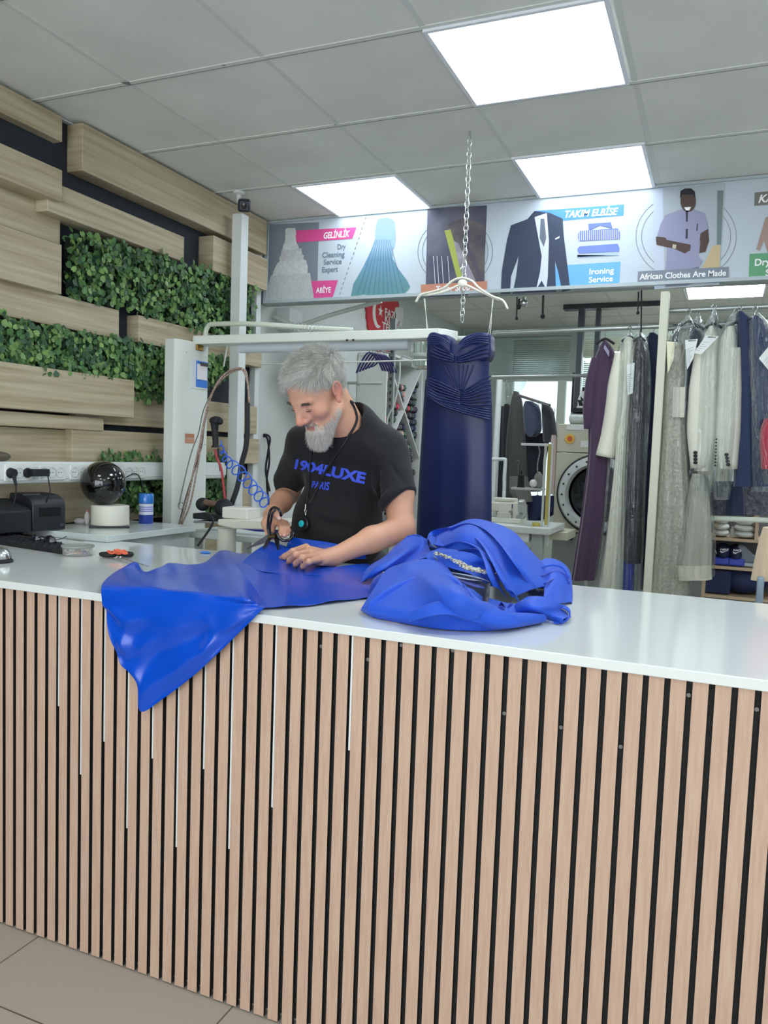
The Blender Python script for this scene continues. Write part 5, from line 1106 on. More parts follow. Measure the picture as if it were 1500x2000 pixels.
obj('hook_rod', MB().cyl((Y(882, 652, 3.5).x, 3.50, bz0 + .02), (Y(960, 655, 3.5).x, 3.50, bz0 + .015), .012, n=14), M('beam white', (226, 232, 224), .4), lb)
tb_ = thing('bent_rail', 'bent white tube rail with wire hooks above the overhead beam', 'rail', tuple(Y(420, 634, 3.6)))
obj('tube', MB().tube(bez([Y(401, 668, 3.6), Y(401, 652, 3.6), Y(406, 638, 3.6), Y(420, 633, 3.6), Y(500, 633, 3.6), Y(600, 640, 3.7), Y(690, 645, 3.8)], 6), .013, 14), M('rail cream', (216, 224, 208), .35), tb_)
for i in range(9):
    q = Y(566 + i * 7.5, 636 + i * .5, 3.68); obj('hook', MB().tube([q + Vector((0, 0, .022)), q + Vector((.004, 0, .012)), q, q + Vector((-.006, 0, -.016)), q + Vector((0, 0, -.024))], .0014, 6), steel, tb_)
# support rods of the beam
tag(obj('stay_rod', MB().cyl(Y(437, 716, 3.45), Y(446, 664, 3.42), .004, n=8), M('rail white', (220, 224, 218), .3, metal=.2)), 'thin pale stay rod between the rail and the overhead beam', 'rod')
# steam hoses on the column
yb_ = 3.22
hs = thing('steam_hose', 'brown braided steam hose arching from the desk over to the black sleeve', 'hose', tuple(Y(365, 1020, yb_)))
hp_ = [(352, 1022), (364, 985), (376, 930), (392, 858), (404, 800), (420, 756), (440, 730), (460, 720), (474, 722), (483, 745), (487, 785)]
braid = M('braided hose', (104, 72, 66), .7, grain=(196, 178, 164), vs=160)
obj('hose', MB().tube(bez([Y(a, b, yb_) for a, b in hp_], 8), .0052, 10), braid, hs)
obj('hose', MB().tube(bez([Y(a + 3 + 4 * math.sin(i * 1.1), b + 2, yb_ + .01) for i, (a, b) in enumerate(hp_)], 8), .0045, 10), braid, hs)
obj('hose', MB().tube(bez([Y(a, b, yb_ + .012) for a, b in ((345, 1022), (352, 975), (372, 890), (388, 845), (398, 800), (425, 745))], 8), .003, 8), M('grey cord', (128, 128, 120), .6), hs)
obj('hose', MB().tube(bez([Y(a, b, yb_ + .012) for a, b in ((350, 1024), (362, 975), (384, 905), (394, 870), (399, 830), (405, 800))], 8), .004, 8), M('dark cord', (96, 84, 80), .6), hs)
obj('tie_ring', MB().tube(loop_pts(Y(353, 988, yb_ - .02), (.017, 0, 0), (0, 0, .017)), .0018, 6, True), M('tie ring', (110, 112, 106), .5), hs)
obj('sleeve', MB().tube(bez([Y(a, b, yb_) for a, b in ((483, 787), (483, 840), (480, 875), (472, 905), (464, 950), (452, 985))], 8), [.0125] * 41, 12), M('foam sleeve', (40, 44, 46), .8), hs)
gn = thing('steam_gun', 'black handheld steam gun hanging from the hoses beside the white column', 'steam gun', tuple(Y(420, 850, 3.15)))
obj('head', MB().sph(Y(422, 822, 3.15), (.036, .024, .022)).sph(Y(430, 823, 3.14), (.014, .016, .016)), blk2, gn)
obj('grip', MB().tube(bez([Y(419, 825, 3.15), Y(420, 845, 3.15), Y(421, 862, 3.15), Y(421, 874, 3.15)], 5), [.019, .019, .018, .017, .016, .015, .015, .015, .0145, .0145, .014, .014, .014, .015, .018, .022], 14), blk2, gn)
obj('red_tube', MB().tube(bez([Y(a, b, 3.15) for a, b in ((420, 878), (424, 895), (432, 915), (436, 945), (440, 975), (446, 990))], 6), .0062, 10), M('red tube', (164, 56, 62), .45), gn)
obj('black_tube', MB().tube(bez([Y(a, b, 3.16) for a, b in ((426, 876), (428, 900), (431, 920))], 6), .005, 10), blk2, gn)
co_ = []; A0, A1 = Y(434, 880, 3.10), Y(522, 992, 3.02); pth = bez([Y(430, 862, 3.12), Y(440, 895, 3.10), Y(468, 922, 3.08), Y(495, 955, 3.05), Y(522, 985, 3.02)], 60); nn_ = len(pth)
for i, q in enumerate(pth):
    t = i / nn_; r = .004 + .026 * min(1, t * 2.2); ang = t * 2 * PI * 10; co_.append(q + Vector((.62, 0, .78)) * r * math.cos(ang) * 1 + Vector((.55, .35, -.55)) * r * math.sin(ang))
tag(obj('coiled_air_hose', MB().tube(co_, .0032, 8), M('blue hose', (46, 96, 214), .3)), 'blue coiled air hose between the steam gun and the tailor', 'hose')
# ironing arm
ia = thing('ironing_machine', 'cream ironing machine arm with a box on top behind the counter', 'ironing machine', tuple(Y(445, 1060, 2.95)))
obj('arm', MB().prism([Y(425, 1014, 2.9), Y(560, 1017, 2.9), Y(560, 1036, 2.9), Y(455, 1033, 2.9), Y(424, 1026, 2.9)], (0, .16, 0)), cream, ia, bevel=.006)
obj('control_box', MB().box(Y(433, 1000, 2.92).x, Y(483, 1000, 2.92).x, 2.92, 3.03, Y(450, 1013, 2.92).z, Y(450, 991, 2.92).z), M('cream box', (232, 230, 222), .4), ia, bevel=.006)
c = Y(443, 1040, 2.98); obj('column', MB().cyl((c.x, 2.98, .05), (c.x, 2.98, Y(443, 1031, 2.98).z), .042, n=28).cyl((c.x, 2.98, c.z - .03), (c.x, 2.98, c.z - .024), .0435, n=28), cream, ia)
obj('foot', MB().box(c.x - .18, c.x + .18, 2.86, 3.12, 0, .05), cream, ia, bevel=.01)
obj('blue_pad_edge', MB().prism([Y(455, 1031, 2.97), Y(556, 1038, 2.97), Y(556, 1042, 2.97), Y(500, 1038, 2.97)], (0, .1, 0)), M('blue pad', (62, 66, 180), .6), ia, smooth=False)
it = thing('ironing_table', 'white ironing table frame with tray behind the ironing arm', 'ironing table', tuple(Y(470, 1080, 3.2)))
obj('tray', MB().box(Y(378, 1040, 3.2).x, Y(580, 1040, 3.2).x, 3.12, 3.4, Y(400, 1048, 3.2).z, Y(400, 1036, 3.2).z), M('tray white', (206, 214, 210), .4), it, bevel=.004)
obj('tray', MB().box(Y(440, 1040, 3.3).x, Y(620, 1040, 3.3).x, 3.15, 3.5, Y(500, 1056, 3.2).z, Y(500, 1040, 3.2).z), M('tray white', (206, 214, 210), .4), it, bevel=.004)
for px in (385, 480, 560): q = Y(px, 1050, 3.2); obj('leg', MB().box(q.x - .015, q.x + .015, 3.2, 3.23, 0, q.z), wp, it, smooth=False)
obj('lower_shelf', MB().box(Y(378, 1090, 3.2).x, Y(560, 1090, 3.2).x, 3.15, 3.5, .75, .78), M('shelf grey', (170, 176, 172), .5), it, smooth=False)
tag(obj('chrome_sole', MB().prism([Y(378, 1022, 3.10), Y(432, 1022, 3.10), Y(428, 1013, 3.25), Y(382, 1013, 3.25)], (0, 0, .012)), steel, bevel=.003), 'polished chrome plate on the ironing table beside the column', 'plate')
ir = thing('iron', 'black steam iron with wooden handle lying beside the white column', 'iron', tuple(Y(410, 1005, 3.12)))
obj('body', MB().sph(Y(396, 985, 3.12), (.035, .03, .032)).sph(Y(437, 992, 3.12), (.045, .04, .045)), blk2, ir); obj('handle', MB().cyl(Y(400, 981, 3.11), Y(432, 986, 3.11), .014, n=16), M('dark wood handle', (110, 84, 70), .5), ir); obj('base', MB().box(Y(386, 1008, 3.12).x, Y(440, 1008, 3.12).x, 3.08, 3.17, Y(410, 1014, 3.12).z, Y(410, 1003, 3.12).z), blk2, ir, bevel=.005)
obj('cord', MB().tube(bez([Y(398, 1003, 3.08), Y(412, 1008, 3.0), Y(416, 1020, 2.95), Y(405, 1040, 2.9), Y(386, 1066, 2.85)], 6), .0055, 8), blk2, ir)

0 and tag(obj('foot_switch', MB().box(Y(387, 1070, 2.8).x, Y(401, 1070, 2.8).x, 2.78, 2.83, 1.00, Y(394, 1063, 2.8).z), M('navy switch', (44, 52, 84), .5), bevel=.004), 'small navy switch box behind the counter edge', 'switch')
# ================= CHAIN, HANGER, NAVY DRESS =================
tc0 = Z(918, 255, CZ); tc0.z = CZ; yc = tc0.y
ch = thing('chain', 'silver link chain hanging from the ceiling through the white hanger', 'chain', tuple(tc0))
zbm = Y(901, 628, yc).z; lk = .036; n = int((CZ - zbm) / (lk * .72)); lm = MB()
for i in range(n):
    z = CZ - .01 - (i + .5) * lk * .72; pts = []
    for k in range(14):
        a = 2 * PI * k / 14; u = .0095 * math.sin(a); v = (lk / 2) * math.cos(a); pts.append(Vector((tc0.x + (u if i % 2 else u * .35), yc + (0 if i % 2 else u * .94), z + v)))
    lm.tube(pts, .0022, 6, True)
obj('links', lm, M('zinc', (206, 210, 206), .35, metal=.8), ch); obj('ceiling_hook', MB().cyl((tc0.x, yc, CZ - .02), (tc0.x, yc, CZ), .003, n=8), steel, ch)
yh = yc - .03; hgm = M('white hanger', (226, 226, 210), .4)
hg_ = thing('clothes_hanger', 'white plastic hanger hooked on the chain with string loops', 'hanger', tuple(Y(903, 550, yh)))
for off in (-.002,): obj('arms', MB().tube(bez([Y(a, b, yh) for a, b in ((812, 590), (822, 576), (845, 570), (868, 562), (885, 548), (903, 543), (922, 549), (935, 562), (960, 578), (982, 587), (992, 604))], 6), .0085, 12, flat=.6), hgm, hg_, ang=180)
obj('bridge', MB().tube(bez([Y(a, b, yh) for a, b in ((832, 577), (870, 569), (903, 556), (935, 568), (975, 586))], 6), .005, 10), hgm, hg_, ang=180)
obj('boss', MB().sph(Y(903, 553, yh), (.022, .008, .017)), hgm, hg_); obj('hook', MB().tube(bez([Y(903, 545, yh), Y(904, 534, yh), Y(909, 528, yh + .02), Y(905, 520, yh + .03), Y(899, 526, yh + .02)], 5), .0022, 8), steel, hg_)
for a, b in (((830, 583), (834, 652)), ((828, 583), (837, 652)), ((964, 584), (954, 652)), ((962, 584), (958, 652))): obj('string', MB().cyl(Y(*a, yh), Y(*b, yh), .0013, n=6), M('white string', (220, 222, 214), .6), hg_)
navy = M('navy stretch satin', (8, 27, 82), .40, sheen=.05, spec=.5, bump=.04, bs=500)
dn = thing('navy_dress', 'strapless navy evening dress hanging from the white hanger', 'dress', tuple(Y(896, 1000, yh)))
def loft(rows, y, th, fold=0, nf=7, n=64, m=6, seed=0, twist=None):
    """rows: (py, pxL, pxR) at depth y -> closed garment volume with soft vertical folds"""
    rg = random.Random(seed); phs = [rg.uniform(0, 6) for _ in range(4)]
    L_ = bez([Y(a[1], a[0], y) for a in rows], m); R_ = bez([Y(a[2], a[0], y) for a in rows], m); G = []
    N = len(L_)
    for i in range(N):
        c = (L_[i] + R_[i]) / 2; h = (R_[i] - L_[i]) / 2; t = i / (N - 1); ring = []; thk = th * (1 if not callable(th) else 1) if not callable(th) else th(t); 
        for k in range(n):
            a = 2 * PI * k / n; ca, sa = math.cos(a), math.sin(a); f = fold * t * (math.sin(nf * a + phs[0] + t * 1.2) * .6 + .4 * math.sin((nf * 2 + 1) * a + phs[1] - t)) + (0 if fold < 0 else 0)
            q = abs(ca) ** .85 * (1 if ca > 0 else -1); ring.append(c + h * q + Vector((0, 1, 0)) * (sa * thk + f * (.35 + .65 * abs(sa))) )
        G.append(ring + [ring[0]])
    mb = MB(); mb.grid(G); 
    for e in (0, N - 1): c = sum(G[e][:-1], Vector()) / n; k0 = len(mb.v); mb.add([c] + G[e][:-1], [(0, 1 + k, 1 + (k + 1) % n) if e else (0, 1 + (k + 1) % n, 1 + k) for k in range(n)])
    return mb
obj('skirt', loft([(742, 831, 958), (770, 829, 960), (812, 826, 961), (860, 823, 961), (920, 819, 960), (980, 816, 960), (1050, 813, 960), (1110, 812, 961), (1180, 812, 962)], yh, .045, .008, 4, seed=3), navy, dn, ang=180, smooth=True)
obj('bodice', loft([(676, 836, 952), (690, 834, 955), (710, 834, 956), (730, 834, 955), (748, 833, 956), (775, 832, 959)], yh, .055, .0, 4, seed=4), navy, dn, ang=180)
def hornpts(pts, dy=0): return [Y(a, b, yh - .06 + dy) for a, b in pts]
# cups
for pts, nm_ in (([(833, 660), (838, 650), (848, 648), (860, 652), (874, 654), (882, 664), (884, 678), (886, 690), (880, 705), (850, 700), (835, 690)], 'cup'), ([(889, 690), (893, 672), (905, 658), (925, 650), (945, 648), (956, 653), (957, 670), (957, 690), (945, 706), (905, 708), (892, 702)], 'cup')):
    c = sum((Y(a, b, yh) for a, b in pts), Vector()) / len(pts); P_ = bez([Y(a, b, yh - .038) for a, b in pts + pts[:1]], 4); mb = MB(); rings = []
    for s_ in (1.0, .85, .6, .3, .02): rings.append([c + (p - Vector((0, 0, 0)) - c) * s_ * Vector((1, 1, 1)).length / math.sqrt(3) + Vector((0, -.03 * (1 - s_ * s_) - .0, 0)) + Vector((0, .0, 0)) for p in P_])
    rings = [[p + Vector((0, .075, 0)) for p in rings[0]], [p + Vector((0, .04, 0)) for p in rings[0]]] + rings
    mb.grid(rings); obj(nm_, mb, navy, dn, ang=180, sub=1)
def pleat(pts, r=.006, dy=0): r *= .8; return obj('pleat', MB().tube(bez([Y(a, b, yh - .0545 + dy) for a, b in pts], 6), [r * .4] + [r] * (len(bez([Vector((0, 0, 0))] * len(pts), 6)) - 2) + [r * .4], 8), navy, dn, ang=180)
for k in range(4): pleat([(838 + 1 * k, 670 + 8 * k), (858, 682 + 6 * k), (878, 690 + 5 * k), (887, 697 + 3 * k)], .0055, -.012)
for k in range(4): pleat([(955, 672 + 8 * k), (935, 676 + 8 * k), (910, 690 + 5 * k), (890, 698 + 3 * k)], .0055, -.012)
for k in range(5): pleat([(834, 662 + 4 * k), (842, 656 + 4 * k), (862, 660 + 3 * k), (880, 672 + 4 * k)], .004, -.02)
for k in range(4): pleat([(894 + 2 * k, 690 - 4 * k), (905, 668 + 3 * k), (930, 656 + 4 * k), (955, 656 + 5 * k)], .004, -.02)
for x0, x1 in ((866, 893), (875, 894), (884, 896), (895, 897), (905, 899), (914, 901), (925, 903)): pleat([(x0, 712), ((x0 + x1) / 2, 738), (x1, 764)], .004, -.003)
for k in range(7): pleat([(833, 738 + 5 * k), (855, 745 + 6 * k), (878, 756 + 5 * k), (900, 766 + 4 * k)], .005, -.006)
for k in range(8): pleat([(960, 734 + 8 * k), (940, 742 + 7 * k), (918, 756 + 5 * k), (899, 766 + 3 * k)], .005, -.008)
for k in range(5): pleat([(834, 756 + 4 * k), (862, 775 + 4 * k), (905, 790 + 4 * k), (961, 800 + 5 * k)], .006, -.004)
# ================= REAR LEFT WALL: SHELF, SIGN, FAN =================
xs_ = -2.48; ysa = X(753, 800, xs_).y; ysb = X(824, 800, xs_).y; zst = X(753, 691, xs_).z
sh = thing('thread_shelf', 'white wall shelf with diagonal dividers full of thread spools', 'shelf', (XL + .13, (ysa + ysb) / 2, .9))
wb = M('shelf white', (222, 226, 222), .5)
obj('side_panel', MB().box(XL + .01, xs_, ysa, ysa + .02, .85, zst), wb, sh, bevel=.002); obj('side_panel', MB().box(XL + .01, xs_, ysb - .02, ysb, .85, zst), wb, sh, bevel=.002)
obj('top_panel', MB().box(XL + .01, xs_, ysa, ysb, zst, zst + .02), wb, sh, bevel=.002); obj('back_panel', MB().box(XL + .005, XL + .012, ysa, ysb, .85, zst), wb, sh, smooth=False)
ym = (ysa + ysb) / 2; hw = (ysb - ysa) / 2
for k in range(3):
    zt0 = zst - k * hw * 2.0
    for (ya, za_, yb2, zb2) in ((ysa, zt0, ysb, zt0 - 2 * hw), (ysb, zt0, ysa, zt0 - 2 * hw)):
        if zb2 < .85: continue
        d = Vector((0, yb2 - ya, zb2 - za_)).normalized(); nrm_ = Vector((0, -d.z, d.y)) * .008; obj('divider', MB().prism([Vector((XL + .012, ya, za_)) - nrm_, Vector((XL + .012, yb2, zb2)) - nrm_, Vector((XL + .012, yb2, zb2)) + nrm_, Vector((XL + .012, ya, za_)) + nrm_], (xs_ - XL - .014, 0, 0)), wb, sh, smooth=False)
pal_ = [('black', (34, 36, 38)), ('charcoal', (70, 74, 76)), ('pink', (214, 150, 150)), ('red', (196, 50, 76)), ('beige', (198, 180, 160)), ('teal', (60, 96, 104)), ('green', (62, 92, 76)), ('navy', (40, 48, 80)), ('plum', (90, 60, 84)), ('grey', (130, 134, 134))]
protos = {}
def spool_proto(cn, rgb):
    t = thing('thread_spool', cn, 'thread spool', (0, 0, 0), 'thread spools in the wall shelf')
    obj('thread', MB().lathe([(.0, -.05), (.022, -.05), (.030, -.044), (.026, .040), (.0, .042)], (0, 0, 0), 16, Vector((1, 0, 0))), M('thread ' + cn, rgb, .8, var=.15, vs=300), t)
    obj('tube', MB().lathe([(.015, .036), (.015, .050), (.010, .050), (.010, .030), (0, .030)], (0, 0, 0), 14, Vector((1, 0, 0))), M('tube ' + cn, tuple(min(255, v + 60) for v in rgb), .5), t); return t
rgs = random.Random(12); cnt = 0; r0 = .031; seenrc = {}
cells = []
rowi = 0; z = .98
while z < zst - .05:
    y_ = ysa + .05 + (rowi % 2) * r0
    while y_ < ysb - .045:
        u = (y_ - ysa) / (2 * hw); ok = True
        for k in range(3):
            zt0 = zst - k * hw * 2.0; v = (zt0 - z) / (2 * hw)
            if 0 <= v <= 1 and (abs(u - v) < .062 or abs(1 - u - v) < .062): ok = False
            if 0 <= v <= 1 and v < .30 and abs(u - .5) < .5 - v and z > zst - hw * .45: ok = False
        if ok: cells.append((y_, z))
        y_ += r0 * 2.03
    z += r0 * 1.78; rowi += 1
for (y_, z) in cells:
    far = (y_ - ysa) / (2 * hw); w = [5, 3, 1.5, 1.2, 1.5, 1, 1, 1, .6, 1] if far < .6 else [4, 3, .4, .8, .3, 3, 3, 3, .5, 1]
    cn, rgb = rgs.choices(pal_, w)[0]; ri = int((zst - z) / .11); side = 'near' if far < .33 else ('middle' if far < .66 else 'far')
    lab = '%s thread spool in the %s part of the wall shelf, %s level from the top' % (cn, side, ('topmost', 'second', 'third', 'fourth', 'fifth', 'sixth', 'seventh', 'eighth', 'ninth', 'tenth', 'eleventh', 'twelfth')[min(11, ri)])
    loc = Vector((xs_ - .07 - rgs.uniform(0, .012), y_, z))
    if cn not in protos: t = protos[cn] = spool_proto(cn, rgb); t.location = loc; t['label'] = lab
    else: dup(protos[cn], loc, lab)
tag(obj('bracket_rod', MB().cyl(X(702, 748, XL + .1), Y(745, 748, ysa - .005), .012, n=12).cyl(X(702, 748, XL + .1) - Vector((.1, 0, 0)), X(702, 748, XL + .1), .012, n=12).sph(X(700, 748, XL + .1), .022), M('bracket grey', (170, 176, 170), .4)), 'short grey rod with round end in front of the thread shelf', 'rod')
# slotted upright and purple hangers on an arm
u_ = thing('slotted_upright', 'grey slotted steel upright in front of the thread shelf', 'upright', tuple(Y(761, 900, 5.4)))
ux0, ux1 = Y(757, 760, 5.4).x, Y(768, 760, 5.4).x; uzt = Y(763, 622, 5.4).z
obj('channel', MB().box(ux0, ux1, 5.4, 5.43, 0, uzt), M('galvanised', (150, 156, 154), .4, metal=.6), u_, bevel=.002)
z = 1.3
while z < uzt - .05: obj('slot', MB().box((ux0 + ux1) / 2 - .008, (ux0 + ux1) / 2 + .008, 5.398, 5.401, z, z + .022), M('slot dark', (70, 74, 74), .6), u_, smooth=False); z += .05
tag(obj('white_cable', MB().tube(bez([Y(830, 716, 5.2), Y(800, 700, 5.3), Y(783, 700, 5.35), Y(780, 740, 5.35), Y(770, 790, 5.35), Y(758, 815, 5.36), Y(752, 860, 5.36)], 6), .006, 8), wp), 'white cable looping down beside the slotted upright', 'cable')
tag(obj('hanger_arm', MB().cyl(Y(700, 672, 5.0), Y(762, 690, 5.38), .007, n=10), steel), 'short steel arm holding the purple hangers', 'rod')
pm = M('purple plastic', (62, 56, 118), .4); fp = None
for k in range(6):
    q = Y(722 + k * 5.5, 674 + k * 1.2, 5.05 + k * .05); base = Vector((q.x, q.y, q.z))
    m = MB().tube(bez([base + Vector((0, -.02, -.01)), base + Vector((.0, .01, .01)), base + Vector((0, .005, -.03)), base + Vector((0, 0, -.05))], 5), .003, 8)
    t = thing('clothes_hanger', 'purple plastic hanger, %s from the left in the bunch above the shelf' % ('first', 'second', 'third', 'fourth', 'fifth', 'last')[k], 'hanger', tuple(base), 'purple hangers bunched above the thread shelf')
    obj('hook', m, steel, t); Ln = .2 - k * .015
    obj('shoulder', MB().tube(bez([base + Vector((-.045, -.10, -.05 - Ln * .75)), base + Vector((-.03, -.06, -.12)), base + Vector((0, 0, -.05)), base + Vector((.03, .09, -.10)), base + Vector((.045, .14, -.16))], 6), .010, 10, flat=.5), pm, t, ang=180)
# red round sign
c = X(750, 607, XL + .02); Rr = .36; sg = thing('round_sign', 'round red sign with crescent and star on the rear white wall', 'sign', tuple(c))
rs = MB(); n = 60; pts = []
for k in range(n): a = 2 * PI * k / n; r = Rr * (1 + (.03 if k % 2 else -.02)); pts.append(Vector((XL + .004, c.y + r * math.cos(a) * .95, c.z + r * math.sin(a))))
obj('disc', MB().prism(pts, (.014, 0, 0)), M('sign red', (206, 52, 66), .5), sg, smooth=False)
whs = M('sign white', (236, 236, 232), .5)
cc = X(738, 610, XL + .019); pts = [cc + Vector((0, .11 * math.cos(a), .13 * math.sin(a))) for a in np.linspace(1.1, 5.2, 18)] + [cc + Vector((0, .035 + .09 * math.cos(a), .105 * math.sin(a))) for a in np.linspace(5.0, 1.3, 18)]
obj('crescent', MB().prism(pts, (.003, 0, 0)), whs, sg, smooth=False); sc2 = X(743, 608, XL + .019)
obj('star', MB().prism([sc2 + Vector((0, (.05 if k % 2 == 0 else .02) * math.sin(k * PI / 5), (.05 if k % 2 == 0 else .02) * math.cos(k * PI / 5))) for k in range(10)], (.003, 0, 0)), whs, sg, smooth=False)
hill = [X(a, b, XL + .019) for a, b in ((772, 600), (786, 600), (788, 612), (784, 640), (778, 630), (771, 643), (769, 620))]
obj('portrait_shape', MB().prism(hill, (.003, 0, 0)), whs, sg, smooth=False)
for s, px, py in (('FAZI', 751, 615), ('KURU', 751, 628), ('TEMİZ', 746, 642)):
    p = X(px, py, XL + .022); put_text(s, .085, p, (0, 1.5, 0), (0, 0, 1), whs, sg, bold=.03)
# black wall fan behind the tailor's head
fc = X(598, 738, XL + .10); fn = thing('wall_fan', 'black wall fan half hidden behind the head of the tailor', 'fan', tuple(fc))
for r in (.30, .26, .21, .15, .09): obj('guard_ring', MB().tube([Vector((XL + .16 - (.3 - r) * .12, fc.y + r * math.cos(a), fc.z + r * math.sin(a))) for a in np.linspace(0, 2 * PI, 40)[:-1]], .005, 6, True), blk2, fn)
for k in range(24): a = 2 * PI * k / 24; obj('guard_wire', MB().cyl((XL + .19, fc.y, fc.z), (XL + .16, fc.y + .3 * math.cos(a), fc.z + .3 * math.sin(a)), .003, n=6), blk2, fn)
obj('motor', MB().cyl((XL + .005, fc.y, fc.z), (XL + .11, fc.y, fc.z), .07, n=24), blk2, fn)
for k in range(3): a = 2.1 * k + .5; u1 = Vector((0, math.cos(a), math.sin(a))); u2 = Vector((0, math.cos(a + .9), math.sin(a + .9))); obj('blade', MB().prism([fc + u1 * .05, fc + u1 * .24, fc + (u1 + u2).normalized() * .25, fc + u2 * .22, fc + u2 * .05], (.006, 0, 0)), blk, fn)
# glass jar lamp behind the dress
gj = thing('glass_jar', 'clear glass jar hanging behind the left side of the navy dress', 'jar', tuple(Y(824, 690, 4.4)))
obj('jar', MB().lathe([(.02, .11), (.05, .09), (.062, .03), (.062, -.09), (.03, -.11), (0, -.11)], Y(824, 685, 4.4), 28), M('jar glass', (214, 230, 220), .05, trans=.85), gj)
obj('collar', MB().lathe([(.066, -.02), (.068, -.03), (.066, -.04)], Y(824, 685, 4.4), 28), M('bracket grey', (170, 176, 170), .4), gj)
# cords and clips hanging under the banner
for i, (px, p0, p1, w) in enumerate(((1010, 580, 622, .004), (1014, 584, 600, .006), (1061, 577, 618, .006), (1247, 570, 611, .004), (1253, 567, 655, .004), (1024, 580, 592, .010))):
    t = obj('hanging_clip', MB().cyl(Y(px, p0, YB + .1), Y(px - 1, p1, YB + .1), w, n=8).sph(Y(px - 1, p1, YB + .1), w * 2.2), blk2 if i != 5 else steel)
    tag(t, ('black cord clip under the suit picture, leftmost', 'short black clip beside the leftmost cord clip', 'thick black clip under the right sleeve of the suit picture', 'thin black cord under the African clothes caption', 'long thin black hook beside the cream pole', 'small metal bracket under the banner beside the clips')[i], 'clip')
# ================= GARMENT RAILS ON THE RIGHT =================
YG = 4.50
rl_ = M('rail steel', (176, 184, 180), .3, metal=.5)
def rail(label, a, b, r): return tag(obj('garment_rail', MB().cyl(a, b, r, n=16), rl_), label, 'rail')
rail('long steel garment rail holding the plum dress', Y(962, 651, YG), Y(1292, 637, YG), .013)
rail('steel garment rail behind the plastic-covered clothes on the right', Y(1292, 643, 4.75), Y(1640, 613, 4.75), .014)
rail('upper cream garment rail under the banner on the right', Y(1303, 607, 4.45), Y(1640, 592, 4.45), .013)
lr0, lr1 = Y(955, 737, 5.3), Y(1166, 733, 5.3); tag(obj('garment_rail', MB().cyl(lr0, lr1, .010, n=16).cyl(lr0, (lr0.x, lr0.y, 0), .012, n=12).cyl(lr1, (lr1.x, lr1.y, 0), .012, n=12), rl_), 'lower thin steel rail behind the navy dress', 'rail')
yp_ = 4.30; a, b = Y(1290, 800, yp_), Y(1301, 800, yp_)
q0 = Y(1292, 575, yp_); q1 = Y(1292 - .061 * 300 + 4, 875, yp_)
tag(obj('cream_pole', MB().box(Y(1283, 700, yp_).x, Y(1300, 700, yp_).x, yp_, yp_ + .05, 0, 2.285), M('cream pole paint', (204, 206, 186), .45), bevel=.004), 'cream square pole standing between the two groups of hanging clothes', 'pole')
tag(obj('grey_upright', MB().box(Y(1310, 700, 4.8).x, Y(1322, 700, 4.8).x, 4.8, 4.84, 0, 2.2), dkf), 'dark grey upright behind the beaded gown', 'upright')
def hook(par, px, py0, py1, y, mat=None):
    a, b = Y(px, py0, y), Y(px, py1, y); return obj('hook', MB().tube(bez([a + Vector((-.012, 0, -.004)), a + Vector((0, 0, .008)), a + Vector((.010, 0, -.004)), a.lerp(b, .4) + Vector((.002, 0, 0)), b], 6), .0025, 8), mat or steel, par)
def film_mat():
    m = bpy.data.materials.new('clear garment film'); m.use_nodes = True; nt = m.node_tree; N = nt.nodes; L = nt.links; N.remove(N['Principled BSDF'])
    g = N.new('ShaderNodeBsdfGlossy'); g.inputs['Roughness'].default_value = .10; g.inputs['Color'].default_value = (.95, .98, 1, 1); tr = N.new('ShaderNodeBsdfTransparent'); tr.inputs[0].default_value = (.93, .95, .95, 1)
    mx = N.new('ShaderNodeMixShader'); fr = N.new('ShaderNodeLayerWeight'); fr.inputs['Blend'].default_value = .35; tc = N.new('ShaderNodeTexCoord'); mp = N.new('ShaderNodeMapping'); mp.inputs['Scale'].default_value = (1, 1, .35)
    n = N.new('ShaderNodeTexNoise'); n.inputs['Scale'].default_value = 16; n.inputs['Detail'].default_value = 3; n.inputs['Distortion'].default_value = 1.5; bp = N.new('ShaderNodeBump'); bp.inputs['Strength'].default_value = 1.0; bp.inputs['Distance'].default_value = .03
    L.new(tc.outputs['Object'], mp.inputs[0]); L.new(mp.outputs[0], n.inputs['Vector']); L.new(n.outputs['Fac'], bp.inputs['Height']); L.new(bp.outputs[0], g.inputs['Normal']); L.new(bp.outputs[0], fr.inputs['Normal'])
    mr = N.new('ShaderNodeMapRange'); mr.inputs[3].default_value = .04; mr.inputs[4].default_value = .55; L.new(fr.outputs['Facing'], mr.inputs[0]); L.new(mr.outputs[0], mx.inputs[0]); L.new(tr.outputs[0], mx.inputs[1]); L.new(g.outputs[0], mx.inputs[2])
    L.new(mx.outputs[0], N['Material Output'].inputs[0]); return m
film = film_mat()
